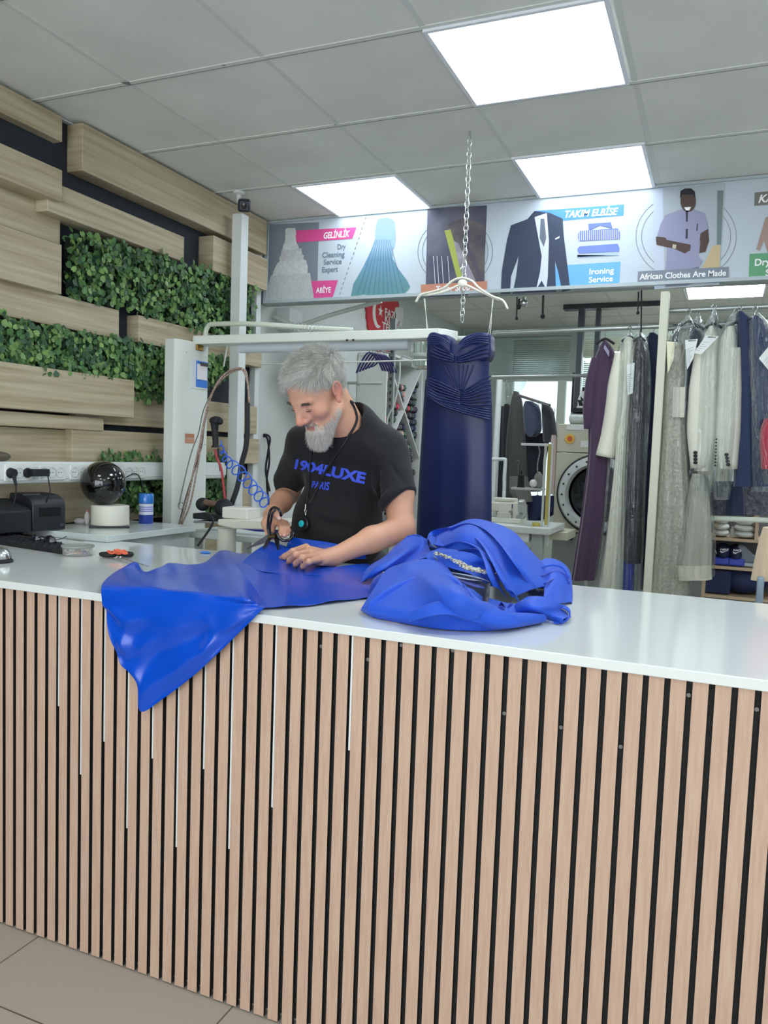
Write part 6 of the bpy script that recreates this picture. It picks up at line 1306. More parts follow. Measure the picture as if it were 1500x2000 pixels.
def garment(name, label, cat, rows, y, th, mat, hk=None, fold=.012, nf=6, seed=0, cover=None, sleeves=(), group=None, n=64):
    r0 = rows[0]; t = thing(name, label, cat, tuple(Y((r0[1] + r0[2]) / 2, r0[0], y)), group)
    obj('fabric', loft(rows, y, th, fold, nf, seed=seed, n=n), mat, t, ang=180)
    for sr_, rr in sleeves: obj('sleeve', MB().tube(bez([Y(a, b, y - .03) for a, b in sr_], 6), [v for v in np.interp(np.linspace(0, 1, (len(sr_) - 1) * 6 + 1), np.linspace(0, 1, len(rr)), rr)], 16), mat, t, ang=180)
    if hk:
        hook(t, hk[0], hk[1], hk[2], y); sh_y = r0[0] - 2; obj('hanger', MB().tube(bez([Y(hk[0] - hk[3], hk[2] + hk[3] * .55, y), Y(hk[0] - hk[3] * .4, hk[2] + hk[3] * .15, y), Y(hk[0], hk[2], y), Y(hk[0] + hk[3] * .4, hk[2] + hk[3] * .15, y), Y(hk[0] + hk[3], hk[2] + hk[3] * .55, y)], 5), .007, 10), blk2, t)
    if cover: obj('plastic_cover', loft(cover, y, th + .03, .03, 5, seed=seed + 50, m=8, n=80), film, t, ang=180)
    return t
def paper(par, pts, y, mat=None, name='paper_tag', text=None, th=.0012, lines=0):
    P_ = [Y(a, b, y) for a, b in pts]; o = obj(name, MB().prism(P_, (0, -th, 0)), mat or M('tag paper', (226, 232, 228), .7), par, smooth=False)
    if lines:
        m = MB(); a, b, c, d = P_[:4]
        for k in range(lines):
            t = .34 + k * .6 / lines; w = random.Random(k).uniform(.35, .8); l0 = a.lerp(d, t); r0_ = b.lerp(c, t); h = (d - a) * .012; o1 = Vector((0, -th - .001, 0)); m.ply([l0.lerp(r0_, .1) + o1, l0.lerp(r0_, w) + o1, l0.lerp(r0_, w) + h + o1, l0.lerp(r0_, .1) + h + o1])
        obj('printed_line', m, M('print grey', (120, 128, 132), .7), par, smooth=False)
    if text:
        a, b, c, d = P_[:4]; ux_ = (b - a); w = ux_.length; ux_.normalize(); uy_ = (a - d).normalized(); vs, fs = text_mesh(text, 1, .03); x1 = max(v.x for v in vs); s_ = w * .62 / x1; og = a.lerp(b, .24) - uy_ * (s_ * .95) + Vector((0, -th - .001, 0)); obj('lettering', ([og + ux_ * v.x * s_ + uy_ * v.y * s_ for v in vs], fs), M('print dark', (70, 76, 84), .7), par, smooth=False)
    return o
plum = M('plum crepe', (66, 44, 72), .8, sheen=.3, bump=.08, bs=300)
d1 = garment('plum_dress', 'long plum dress with draped sleeve on the rail, first of the hanging clothes', 'dress', [(668, 1178, 1188), (684, 1168, 1199), (712, 1158, 1203), (760, 1153, 1203), (820, 1150, 1200), (900, 1148, 1192), (1000, 1136, 1184), (1080, 1124, 1172), (1132, 1116, 1164)], YG, .06, plum, (1182, 640, 662, 18), .020, 5, 1,
    sleeves=([((1166, 700), (1156, 745), (1151, 795), (1148, 838)), (.03, .034, .036, .022)], [((1200, 700), (1203, 740), (1201, 790), (1198, 830)), (.022, .03, .032, .02)]))
obj('neck_lining', MB().prism([Y(1181, 673, YG - .07), Y(1190, 686, YG - .075), Y(1189, 697, YG - .075), Y(1179, 680, YG - .07)], (0, .003, 0)), M('grey lining', (150, 150, 170), .6), d1, smooth=False)
ivd = M('ivory satin', (222, 222, 204), .5, sheen=.3, bump=.1, bs=30, bscale=(3, 3, .3))
d2 = garment('white_dress', 'white and cream dress under clear plastic with a hanging sleeve beside the plum dress', 'dress', [(660, 1222, 1234), (676, 1214, 1246), (720, 1206, 1246), (780, 1200, 1234), (850, 1204, 1226), (930, 1198, 1222), (1030, 1186, 1222), (1100, 1176, 1222), (1150, 1168, 1222)], YG - .02, .05, ivd, (1230, 640, 658, 16), .014, 6, 2,
    cover=[(654, 1226, 1236), (672, 1210, 1250), (730, 1198, 1254), (800, 1190, 1250), (900, 1184, 1240), (1000, 1176, 1232), (1100, 1166, 1226), (1152, 1160, 1226)], sleeves=([((1212, 690), (1204, 750), (1200, 800), (1190, 850), (1181, 892)), (.03, .045, .05, .045, .05)],))
paper(d2, [(1224, 712), (1240, 708), (1236, 768), (1226, 772)], YG - .11, lines=9)
glit = M('black glitter', (24, 26, 34), .4, spec=.6); nt = glit.node_tree; tcg = nt.nodes.new('ShaderNodeTexCoord'); vo = nt.nodes.new('ShaderNodeTexVoronoi'); vo.inputs['Scale'].default_value = 120; rpg = nt.nodes.new('ShaderNodeValToRGB'); rpg.color_ramp.elements[0].color = (.55, .58, .65, 1); rpg.color_ramp.elements[1].position = .22; rpg.color_ramp.elements[1].color = lin((26, 28, 40)) + (1,); nt.links.new(tcg.outputs['Object'], vo.inputs['Vector']); nt.links.new(vo.outputs['Distance'], rpg.inputs[0]); nt.links.new(rpg.outputs[0], nt.nodes['Principled BSDF'].inputs['Base Color'])
d3 = garment('glitter_dress', 'black glitter dress under clear plastic between the white dress and the cream pole', 'dress', [(662, 1246, 1254), (680, 1240, 1262), (760, 1232, 1264), (860, 1228, 1258), (1000, 1222, 1256), (1100, 1218, 1252)], YG - .06, .05, glit, (1249, 636, 660, 12), .012, 5, 3,
    cover=[(652, 1244, 1256), (672, 1234, 1266), (760, 1226, 1272), (900, 1222, 1264), (1050, 1214, 1258), (1156, 1210, 1254)])
obj('underskirt', loft([(1095, 1218, 1240), (1156, 1216, 1238)], YG - .06, .045, .01, 5, seed=3), M('royal lining', (36, 56, 150), .5), d3, ang=180)
navyc = M('dark navy cloth', (34, 44, 74), .8, sheen=.3, bump=.06, bs=200)
garment('navy_coat', 'dark navy coat half hidden behind the cream pole', 'coat', [(652, 1268, 1282), (672, 1262, 1300), (760, 1260, 1304), (900, 1256, 1300), (1040, 1252, 1294), (1150, 1250, 1290)], YG + .12, .05, navyc, (1276, 640, 654, 14), .012, 4, 4)
# right group, nearer
Y2 = 4.40
bead = M('beaded tulle', (196, 194, 176), .55, var=.18, vs=70, bump=.6, bs=90)
d4 = garment('beaded_gown', 'beaded beige gown under clear plastic hanging right of the cream pole', 'dress', [(672, 1310, 1334), (700, 1298, 1338), (740, 1294, 1338), (780, 1292, 1336), (860, 1288, 1340), (950, 1280, 1346), (1050, 1272, 1350), (1160, 1262, 1344)], Y2, .07, bead, (1345, 606, 628, 20), .016, 6, 5,
    cover=[(622, 1338, 1350), (640, 1320, 1358), (680, 1300, 1352), (740, 1292, 1346), (860, 1284, 1346), (960, 1276, 1352), (1060, 1266, 1358), (1165, 1256, 1352)])
for k in range(9): obj('bodice_rib', MB().tube([Y(1316 + k * 2.6, 756, Y2 - .085), Y(1314 + k * 2.6, 815, Y2 - .085)], .0035, 6), M('ivory rib', (214, 212, 198), .6), d4)
obj('satin_strap', MB().tube(bez([Y(1300, 690, Y2 - .07), Y(1318, 740, Y2 - .085), Y(1332, 700, Y2 - .08), Y(1346, 650, Y2 - .02)], 5), .010, 8, flat=.4), bead, d4)
paper(d4, [(1302, 667), (1318, 668), (1316, 700), (1304, 730)], Y2 - .10, M('cream tag', (228, 226, 196), .7))
d5 = garment('navy_suit', 'slim navy suit in clear plastic between the beaded gown and the first ivory jacket', 'suit', [(640, 1350, 1360), (660, 1344, 1372), (720, 1342, 1366), (820, 1338, 1362), (940, 1336, 1358)], Y2 + .07, .05, navyc, (1362, 612, 636, 14), .008, 5, 6, cover=[(620, 1360, 1370), (650, 1344, 1376), (740, 1338, 1370), (880, 1334, 1366), (960, 1334, 1360)])
paper(d5, [(1338, 664), (1363, 662), (1354, 700), (1342, 722)], Y2 - .12, text='BERRAK', lines=9)
ivory_j = M('ivory jacket cloth', (224, 224, 208), .7, sheen=.3, bump=.08, bs=160)
def jacket(label, rows, hk, cover, sl_, btn, seed):
    t = garment('ivory_jacket', label, 'jacket', rows, Y2 - .02, .06, ivory_j, hk, .006, 4, seed, cover=cover, sleeves=(sl_,))
    for k in range(4): p = Y(btn[0] + btn[2] * k, btn[1] + 6.5 * k, Y2 - .105); obj('button', MB().sph(p, (.010, .004, .009), 12, 8), blk2, t)
    return t
j1 = jacket('ivory jacket in clear plastic with four dark cuff buttons, left of the pair', [(640, 1384, 1394), (660, 1374, 1402), (700, 1366, 1402), (760, 1362, 1401), (840, 1358, 1400), (920, 1356, 1388)], (1394, 598, 632, 16), [(610, 1390, 1400), (640, 1376, 1406), (700, 1362, 1406), (820, 1354, 1404), (930, 1352, 1400), (960, 1350, 1392)], [((1372, 680), (1366, 760), (1362, 840), (1366, 914)), (.035, .05, .05, .042)], (1358, 884, 0), 7)
paper(j1, [(1378, 656), (1404, 657), (1370, 692), (1355, 690)], Y2 - .12, text='BERRAK', lines=5)
j2 = jacket('ivory jacket in clear plastic with four dark cuff buttons, beside the navy jumpsuit', [(640, 1420, 1434), (660, 1408, 1440), (700, 1402, 1440), (780, 1398, 1440), (860, 1394, 1436), (915, 1402, 1424)], (1438, 606, 630, 16), [(614, 1430, 1444), (640, 1414, 1444), (720, 1402, 1444), (840, 1394, 1442), (930, 1390, 1432), (975, 1394, 1424)], [((1432, 680), (1430, 760), (1428, 840), (1425, 916)), (.035, .045, .045, .036)], (1419, 888, 1), 8)
for k in range(9): obj('fringe_button', MB().sph(Y(1399 - k * .3, 858 + k * 6.4, Y2 - .09), (.005, .003, .005), 8, 6), blk2, j2)
for k in range(5): pass
d6 = garment('tulle_gown', 'pale beige tulle gown with broad hem band hanging below the ivory jackets', 'dress', [(925, 1352, 1376), (950, 1346, 1384), (1000, 1338, 1388), (1060, 1328, 1390), (1112, 1318, 1390)], Y2 - .03, .06, M('tulle', (184, 184, 168), .7, alpha=.92, bump=.1, bs=60), None, .012, 6, 9, cover=[(930, 1348, 1384), (1000, 1334, 1394), (1060, 1322, 1398), (1125, 1310, 1396)])
obj('hem_band', loft([(1103, 1314, 1389), (1131, 1314, 1391)], Y2 - .035, .066, .008, 6, seed=9), M('ivory band', (206, 204, 184), .6), d6, ang=180)
paperm = None
hound = obj('houndstooth_cuff', MB().box(Y(1348, 910, Y2).x, Y(1364, 910, Y2).x, Y2 - .03, Y2 + .03, Y(1350, 927, Y2).z, Y(1350, 908, Y2).z), M('checked cloth', (120, 122, 124), .8, grain=(30, 30, 34), vs=240)); tag(hound, 'small black and white checked cuff under the left ivory jacket', 'cuff')
dnav = M('navy jersey', (36, 52, 88), .8, sheen=.3, bump=.05, bs=200)
d7 = garment('navy_jumpsuit', 'dark navy jumpsuit hanging beside the right ivory jacket', 'jumpsuit', [(612, 1438, 1454), (630, 1440, 1470), (680, 1440, 1480), (740, 1440, 1482), (790, 1440, 1478), (800, 1441, 1476), (870, 1436, 1480), (950, 1432, 1484)], Y2 - .0, .07, dnav, (1446, 600, 612, 8), .010, 5, 10)
d8 = garment('navy_dress', 'navy dress in clear plastic at the right edge of the picture', 'dress', [(620, 1470, 1482), (636, 1464, 1496), (700, 1466, 1520), (800, 1468, 1530), (950, 1470, 1540)], Y2 - .08, .06, dnav, (1475, 602, 620, 14), .010, 5, 11, cover=[(616, 1470, 1484), (640, 1460, 1506), (720, 1462, 1530), (860, 1466, 1540), (960, 1468, 1545)])
paper(d8, [(1482, 700), (1500, 678), (1528, 700), (1505, 728)], Y2 - .20, lines=4)
d9 = garment('red_blouse', 'bright red blouse cut by the right edge of the picture', 'blouse', [(818, 1492, 1540), (850, 1484, 1550), (910, 1486, 1550), (916, 1490, 1550)], Y2 - .22, .06, M('red cloth', (196, 44, 70), .7, sheen=.3), None, .006, 5, 12, cover=[(800, 1500, 1545), (850, 1482, 1555), (920, 1486, 1555), (945, 1492, 1555)])
tag(obj('rack_bracket', MB().cyl(Y(1520, 600, Y2 - .22), Y(1520, 818, Y2 - .22), .006, n=8), steel), 'steel hanging rod beyond the right edge of the picture', 'rod')
d10 = garment('beige_coat', 'beige coat hem cut by the right edge of the picture above the counter', 'coat', [(1030, 1490, 1560), (1060, 1481, 1562), (1100, 1472, 1566), (1132, 1466, 1570)], 3.3, .06, M('beige wool', (214, 192, 160), .8, sheen=.2), None, .010, 5, 13)
tag(obj('coat_rod', MB().cyl(Y(1530, 480, 3.3), Y(1530, 1035, 3.3), .008, n=10), steel), 'steel rod carrying the beige coat beyond the right edge', 'rod')
# patterned and dark clothes behind
garment('patterned_dress', 'grey floral lace dress hanging behind the shoe shelf front rail', 'dress', [(940, 1392, 1500), (955, 1388, 1520), (985, 1386, 1530), (1006, 1388, 1530)], 4.65, .04, M('grey lace', (116, 118, 128), .8, grain=(58, 60, 78), vs=60, bump=.4, bs=50), None, .01, 7, 14)
garment('navy_skirt', 'dark navy skirt hanging in front of the grey floral lace dress', 'skirt', [(945, 1424, 1452), (975, 1418, 1454), (1006, 1416, 1455)], 4.58, .03, navyc, None, .006, 5, 15)
tag(obj('front_rail', MB().cyl(Y(1388, 1012, 4.5), Y(1640, 1022, 4.5), .014, n=16), M('rail cream', (216, 224, 208), .35)), 'cream tube rail across the front of the shoe shelf', 'rail')
# ---- shoe shelf
YS = 4.95; wsh = M('beech edge', (200, 176, 146), .5)
sf_ = thing('shoe_shelf', 'light wooden open shelf with shoes behind the hanging clothes on the right', 'shelf', tuple(Y(1440, 1165, YS)))
xl, xr = Y(1384, 1050, YS).x, Y(1640, 1050, YS).x
for py in (1052, 1108, 1166): z = Y(1440, py, YS).z; obj('shelf_board', MB().box(xl, xr, YS, YS + .32, z - .018, z), wsh, sf_, bevel=.002)
zt2 = Y(1440, 1000, YS).z; obj('upright', MB().box(Y(1475, 1030, YS).x, Y(1482, 1030, YS).x, YS, YS + .32, Y(1440, 1052, YS).z, zt2), wsh, sf_, smooth=False); obj('upright', MB().box(xl - .02, xl, YS, YS + .32, 0, zt2), wsh, sf_, smooth=False); obj('upright', MB().box(xr, xr + .02, YS, YS + .32, 0, zt2), wsh, sf_, smooth=False); obj('back', MB().box(xl, xr, YS + .325, YS + .34, 0, zt2), M('shelf back', (120, 122, 128), .7), sf_, smooth=False)
tw = M('white towelling', (228, 230, 222), .9, bump=.3, bs=200); z1_ = Y(1440, 1051, YS).z + .001
for (px, w, lab) in ((1408, .045, 'rolled white towel, left one on the upper shoe shelf'), (1454, .062, 'rolled white towel, right one on the upper shoe shelf')):
    p = Y(px, 1045, YS + .08); t = thing('towel', lab, 'towel', (p.x, p.y, z1_), 'white towels on the shoe shelf')
    for k in range(3): obj('fold', MB().sph((p.x, p.y, z1_ + .02 + k * .036), (w * (1 - .05 * k), .09, .022), 20, 10), tw, t)
tag(obj('small_bottle', MB().lathe([(.012, 0), (.012, .04), (.006, .05), (.006, .06), (0, .06)], (Y(1430, 1050, YS).x, YS + .05, z1_), 14), M('label mix', (190, 190, 180), .5)), 'tiny bottle between the white towels', 'bottle')
z2_ = Y(1440, 1107, YS).z + .001
def sneaker(px, lab, rz=0):
    p = Y(px, 1100, YS + .07); t = thing('sneaker', lab, 'shoe', (p.x, p.y, z2_), 'blue sneakers on the shoe shelf')
    obj('sole', MB().box(p.x - .048, p.x + .048, YS + .01, YS + .27, z2_, z2_ + .045), M('royal sole', (66, 84, 196), .5), t, bevel=.012)
    obj('upper', MB().sph((p.x, YS + .12, z2_ + .065), (.047, .125, .055), 24, 14), M('navy suede', (28, 36, 72), .7), t)
    obj('toe_stripe', MB().tube([(p.x + .044 * math.cos(a), YS + .04 - .035 * math.sin(a) * 0, z2_ + .085 - .035 * math.sin(a)) for a in np.linspace(.1, 3.04, 12)], .0035, 6), M('white stripe', (226, 228, 230), .5), t)
    sw = [(-.018, -.004), (-.006, -.010), (.022, .006), (-.004, -.002), (-.012, .001), (-.014, .004)]
    obj('curved_mark', MB().prism([(p.x + a, YS - .004, z2_ + .082 + b) for a, b in sw], (0, -.002, 0)), M('white stripe', (226, 228, 230), .5), t, smooth=False)
    vs, fs = text_mesh('NIKE', .020, .03, .2); obj('lettering', ([(p.x - .018 + v.x, YS - .007, z2_ + .088 + v.y * .8) for v in vs], fs), M('white stripe', (226, 228, 230), .5), t, smooth=False)
sneaker(1411, 'navy and blue slip-on shoe with white mark, left one on the middle shelf'); sneaker(1436, 'navy and blue slip-on shoe with white mark, right one on the middle shelf')
p = Y(1462, 1100, YS + .06); t = thing('sneaker', 'grey and navy sneaker turned sideways at the right of the blue shoes', 'shoe', (p.x, p.y, z2_))
obj('upper', MB().prism([(p.x - .06, YS + .03, z2_ + .02), (p.x + .09, YS + .03, z2_ + .02), (p.x + .085, YS + .03, z2_ + .05), (p.x + .02, YS + .03, z2_ + .075), (p.x - .03, YS + .03, z2_ + .125), (p.x - .065, YS + .03, z2_ + .12)], (0, .08, 0)), M('grey suede', (120, 130, 140), .7), t, bevel=.012)
obj('sole', MB().box(p.x - .07, p.x + .10, YS + .025, YS + .115, z2_, z2_ + .022), M('white sole', (190, 196, 198), .6), t, bevel=.008)
z3_ = Y(1440, 1165, YS).z + .001
for k, (px, w, lab) in enumerate(((1400, .07, 'dark blue shoe box at the left of the lowest visible shelf'), (1450, .14, 'large dark blue bag slumped on the lowest visible shelf'))):
    p = Y(px, 1160, YS + .1); tag(obj('shoe_box' if k == 0 else 'bag', MB().obox((p.x, YS + .14, z3_ + .07), (w, .11, .068)) if k == 0 else MB().sph((p.x, YS + .14, z3_ + .085), (w, .11, .084), 24, 14), M('dark blue card', (32, 44, 84), .7), bevel=.004 if k == 0 else 0), lab, 'box' if k == 0 else 'bag')
# steel stand at the far right foot
tag(obj('steel_stand', MB().box(Y(1478, 1150, 3.2).x, Y(1492, 1150, 3.2).x, 3.2, 3.24, 0, Y(1485, 1128, 3.2).z), M('blue grey steel', (150, 168, 184), .3, metal=.6), bevel=.003), 'blue-grey steel upright under the beige coat at the right edge', 'upright')
# ================= SEWING CORNER, WASHER, FAR CLOTHES =================
YW = 5.6
st = thing('sewing_table', 'white sewing machine table with steel leg beyond the gown heap', 'table', tuple(Y(1020, 1100, YW)))
tz = Y(1050, 1030, YW - .25).z
obj('table_top', MB().box(Y(900, 1040, YW).x, Y(1074, 1040, YW - .25).x, YW - .25, YW + .3, tz - .05, tz), M('table white', (222, 228, 224), .3), st, bevel=.008)
obj('leg', MB().box(Y(1036, 1080, YW - .2).x, Y(1058, 1080, YW - .2).x, YW - .2, YW - .12, 0, tz - .05), M('leg grey', (170, 180, 176), .4), st, bevel=.004)
obj('leg', MB().box(Y(930, 1080, YW - .2).x, Y(945, 1080, YW - .2).x, YW - .2, YW - .12, 0, tz - .05), M('leg grey', (170, 180, 176), .4), st, bevel=.004)
obj('drawer_box', MB().box(Y(1006, 1050, YW - .2).x, Y(1034, 1050, YW - .2).x, YW - .22, YW + .0, tz - .11, tz - .051), wp, st, bevel=.003)
def W_(px, py, d=0): return Y(px, py, YW + d)
mm = thing('sewing_machine', 'cream industrial sewing machine on the white table', 'sewing machine', tuple(W_(1000, 1030)))
zb_ = tz + .001; zt3 = W_(1000, 981).z; x0_, x1_ = W_(930, 1000).x, W_(1026, 1000).x
obj('bed', MB().box(x0_, x1_ - .01, YW - .09, YW + .09, zb_, zb_ + .035), cream, mm, bevel=.004)
obj('pillar', MB().box(W_(978, 1000).x, W_(1003, 1000).x, YW - .07, YW + .07, zb_ + .034, zt3), cream, mm, bevel=.008)
obj('arm', MB().box(x0_, W_(1006, 990).x, YW - .055, YW + .055, W_(1000, 1000).z, zt3), cream, mm, bevel=.012)
obj('head', MB().box(W_(1004, 990).x, W_(1018, 990).x, YW - .06, YW + .05, W_(1000, 1021).z, zt3 + .005), cream, mm, bevel=.012)
obj('top_cover', MB().box(W_(966, 980).x, W_(1010, 980).x, YW - .04, YW + .04, zt3, zt3 + .03), cream, mm, bevel=.010)
obj('balance_wheel', MB().cyl(W_(1016, 990) + Vector((0, -.02, 0)), W_(1026, 990) + Vector((0, -.02, 0)), .055, n=30), M('light grey wheel', (190, 194, 192), .3, metal=.3), mm, bevel=.004)
obj('dial', MB().cyl(W_(997, 1001, -.08), W_(997, 1001, -.07), .014, n=18), M('dial grey', (140, 132, 120), .4), mm)
obj('needle_bar', MB().cyl(W_(1012, 1010, -.06), (W_(1012, 1010, -.06).x, YW - .06, zb_ + .04), .006, n=10), steel, mm); obj('presser', MB().box(W_(1012, 1020).x, W_(1028, 1020).x, YW - .08, YW - .04, zb_ + .035, zb_ + .06), steel, mm, bevel=.004)
obj('motor_cover', MB().box(W_(976, 1015).x, W_(1002, 1015).x, YW - .09, YW - .07, zb_ + .034, zb_ + .075), M('cover pale', (206, 204, 194), .5), mm, bevel=.003)
p = W_(979, 989, -.057); put_text('JUKI', .036, p + Vector((0, 0, -.006)), (1.3, 0, 0), (0, 0, 1), M('navy print', (40, 60, 130), .5), mm, bold=.03)
tag(obj('tape_roll', MB().cyl(Z(1047, 1027, tz + .001), Z(1047, 1027, tz + .001) + Vector((0, 0, .022)), .028, n=24), M('yellow tape', (214, 196, 92), .5)), 'yellow tape roll on the sewing table', 'tape')
cs = Z(1023, 948, 1.0); 
tsd = thing('thread_stand', 'white thread stand with cross arm and hanging tapes beside the sewing machine', 'thread stand', tuple(Y(1068, 1060, 5.45)))
pw = wp; a = Y(1075, 868, 5.45)
obj('pole', MB().box(Y(1062, 900, 5.45).x, Y(1066, 900, 5.45).x, 5.45, 5.47, tz, Y(1060, 866, 5.45).z), pw, tsd, bevel=.002); obj('pole', MB().box(Y(1074, 900, 5.45).x, Y(1078, 900, 5.45).x, 5.45, 5.47, Y(1078, 1066, 5.45).z, Y(1060, 866, 5.45).z), pw, tsd, bevel=.002)
obj('cross_arm', MB().box(Y(1018, 868, 5.45).x, Y(1080, 868, 5.45).x, 5.44, 5.46, Y(1050, 871, 5.45).z, Y(1050, 866, 5.45).z), pw, tsd, bevel=.002)
obj('tape_measure', MB().box(Y(1067, 950, 5.44).x, Y(1073, 950, 5.44).x, 5.435, 5.437, Y(1070, 1026, 5.44).z, Y(1070, 868, 5.44).z), M('yellow tape measure', (196, 184, 96), .6), tsd, smooth=False)
obj('tape_measure', MB().tube(bez([Y(1066, 868, 5.43), Y(1062, 900, 5.43), Y(1060, 950, 5.43), Y(1058, 1000, 5.43)], 5), .010, 8, flat=.15), M('white tape measure', (222, 224, 220), .6), tsd)
obj('tray', MB().box(Y(1000, 950, 5.45).x, Y(1060, 950, 5.45).x, 5.42, 5.55, Y(1030, 957, 5.45).z, Y(1030, 953, 5.45).z), M('tray grey', (186, 190, 184), .4), tsd, bevel=.002)
q = Y(1017, 952, 5.47); tag(obj('thread_cone', MB().lathe([(.028, 0), (.028, .004), (.024, .01), (.022, .085), (.006, .09), (.005, .115), (0, .115)], (q.x, 5.47, q.z), 20), M('black thread', (30, 30, 34), .8)), 'black thread cone on the thread stand tray', 'thread cone')
q = Y(1041, 952, 5.47); tag(obj('white_egg_spool', MB().sph((q.x, 5.47, q.z + .028), (.028, .022, .028)), M('white bobbin', (232, 232, 228), .5)), 'round white spool on the thread stand tray', 'spool')
q = Y(1051, 900, 5.47); tag(obj('patterned_ribbon', MB().tube(bez([Y(1052, 870, 5.44), Y(1054, 885, 5.44), Y(1050, 905, 5.44), Y(1050, 925, 5.44)], 5), .012, 8, flat=.3), M('patterned ribbon', (200, 200, 196), .7, grain=(40, 42, 48), vs=120)), 'black and white patterned ribbon hanging from the thread stand arm', 'ribbon')
tag(obj('grey_bag', MB().lathe([(.03, 0), (.034, .05), (.026, .085), (.01, .11), (0, .11)], (Y(1051, 950, 5.5).x, 5.5, Y(1050, 952, 5.5).z), 16), M('grey pouch', (130, 134, 126), .8)), 'small grey pouch on the thread stand tray', 'pouch')
# white poles left of the doorway
tag(obj('white_pole', MB().cyl(Y(976, 742, 6.3) + (Y(961, 1000, 6.3) - Y(976, 742, 6.3)) * (Y(976, 742, 6.3).z / (Y(976, 742, 6.3).z - Y(961, 1000, 6.3).z)), Y(976, 742, 6.3), .024, n=18), wp), 'thick white leaning pole in front of the far doorway', 'pole')
fr_o = thing('small_rack', 'small white tube rack beside the sewing machine', 'rack', tuple(Y(985, 960, 6.0)))
obj('tube', MB().tube(bez([Y(952, 897, 6.0), Y(975, 897, 6.0), Y(985, 897, 6.0), Y(987, 902, 6.0), Y(985, 935, 6.0), Y(984, 975, 6.0), Vector((Y(984, 975, 6.0).x, 6.0, .02))], 5), .014, 10), wp, fr_o); obj('tube', MB().cyl(Y(957, 897, 6.0), (Y(957, 897, 6.0).x, 6.0, 0), .012, n=10), wp, fr_o)
# washer
YD = 6.15; xa_, xb_ = Y(1086, 900, YD).x, .05; zt4 = Y(1100, 828, YD).z
wm = thing('washing_machine', 'large beige industrial dryer with round porthole door behind the plum dress', 'washing machine', ((xa_ + xb_) / 2, YD, 0))
bz = M('beige enamel', (186, 184, 164), .4); gz = M('grey enamel', (140, 146, 142), .45)
zs_ = Y(1100, 884, YD).z; zs2 = Y(1100, 1040, YD).z
obj('control_panel', MB().box(xa_, xb_, YD, YD + .75, zs_ + .004, zt4), bz, wm, bevel=.006); obj('body', MB().box(xa_, xb_, YD + .003, YD + .75, zs2 + .004, zs_), bz, wm, bevel=.006); obj('lower_panel', MB().box(xa_, xb_, YD + .006, YD + .75, .02, zs2), gz, wm, bevel=.006)
dc = Y(1166, 966, YD - .02); ro = dc.x - Y(1090, 966, YD - .02).x
obj('door_ring', MB().lathe([(ro, 0), (ro * 1.0, .03), (ro * .95, .055), (ro * .80, .06), (ro * .74, .03), (ro * .74, 0)], dc + Vector((0, .02, 0)), 64, Vector((0, -1, 0))), M('door ring grey', (206, 212, 210), .3, metal=.3), wm)
obj('door_seal', MB().tube([dc + Vector((ro * 1.01 * math.cos(a), 0.01, ro * 1.01 * math.sin(a))) for a in np.linspace(0, 2 * PI, 64)[:-1]], .012, 8, True), blk2, wm)
obj('porthole', MB().lathe([(ro * .76, 0), (ro * .6, .02), (0, .035)], dc + Vector((0, .03, 0)), 48, Vector((0, -1, 0))), M('dark porthole', (24, 28, 34), .08), wm)
for k in range(10): a = 1.9 + k * .32; obj('bolt', MB().sph(dc + Vector((ro * .88 * math.cos(a), -.045, ro * .88 * math.sin(a))), .008, 8, 6), blk2, wm)
q = Y(1113, 857, YD - .003); fl = []
for k in range(24): r = .037 * (1 + .16 * (1 if k % 2 else -1)); fl.append(q + Vector((r * math.cos(k * PI / 12), 0, r * math.sin(k * PI / 12))))
obj('sun_sticker', MB().prism(fl, (0, -.002, 0)), M('sun yellow', (224, 176, 60), .5), wm, smooth=False); obj('sun_sticker', MB().cyl(q + Vector((0, -.002, 0)), q + Vector((0, -.004, 0)), .020, n=20), M('sun red', (190, 90, 60), .5), wm)
for (a, b, c_, d) in ((1092, 1125, 829, 839), (1120, 1135, 860, 872)): obj('label_plate', MB().box(Y(a, b, YD).x, Y(b, b, YD).x, YD - .003, YD, Y(1100, d, YD).z, Y(1100, c_, YD).z), M('plate white', (214, 216, 212), .5), wm, smooth=False)
q = Y(1115, 1052, YD); obj('lock', MB().cyl((q.x, YD + .008, q.z), (q.x, YD - .01, q.z), .014, n=14), blk2, wm)
tag(obj('white_cover', MB().obox(((xa_ + xb_) / 2 - .25, YD + .2, zt4 + .045), (.30, .15, .042)), M('pale plastic bag', (190, 200, 194), .4, bump=.5, bs=14), bevel=.03), 'pale crumpled plastic bag on top of the beige dryer', 'bag')
tb = thing('glass_box', 'dark framed glass box with a black and white sneaker above the dryer', 'display box', tuple(Y(1130, 800, YD + .1)))
zq = zt4 + .095; xq0, xq1 = Y(1117, 800, YD + .1).x, Y(1150, 800, YD + .1).x + .2
obj('shelf', MB().box(xq0, xq1, YD + .05, YD + .35, zq, zq + .03), blk2, tb, smooth=False); obj('frame_post', MB().box(xq0, xq0 + .015, YD + .05, YD + .065, zq + .03, zq + .3), blk2, tb, smooth=False)
q = Vector(((xq0 + .13), YD + .16, zq + .03)); t = thing('sneaker', 'black and white high-top sneaker above the beige dryer', 'shoe', tuple(q))
obj('upper', MB().prism([q + Vector((a, 0, b + .02)) for a, b in ((-.10, 0), (.11, 0), (.10, .045), (.03, .07), (.0, .13), (-.07, .14), (-.10, .06))], (0, .09, 0)), M('sneaker white', (222, 226, 224), .5), t, bevel=.012); obj('sole', MB().box(q.x - .105, q.x + .115, q.y - .004, q.y + .094, q.z, q.z + .025), M('sneaker sole', (206, 206, 200), .5), t, bevel=.006)
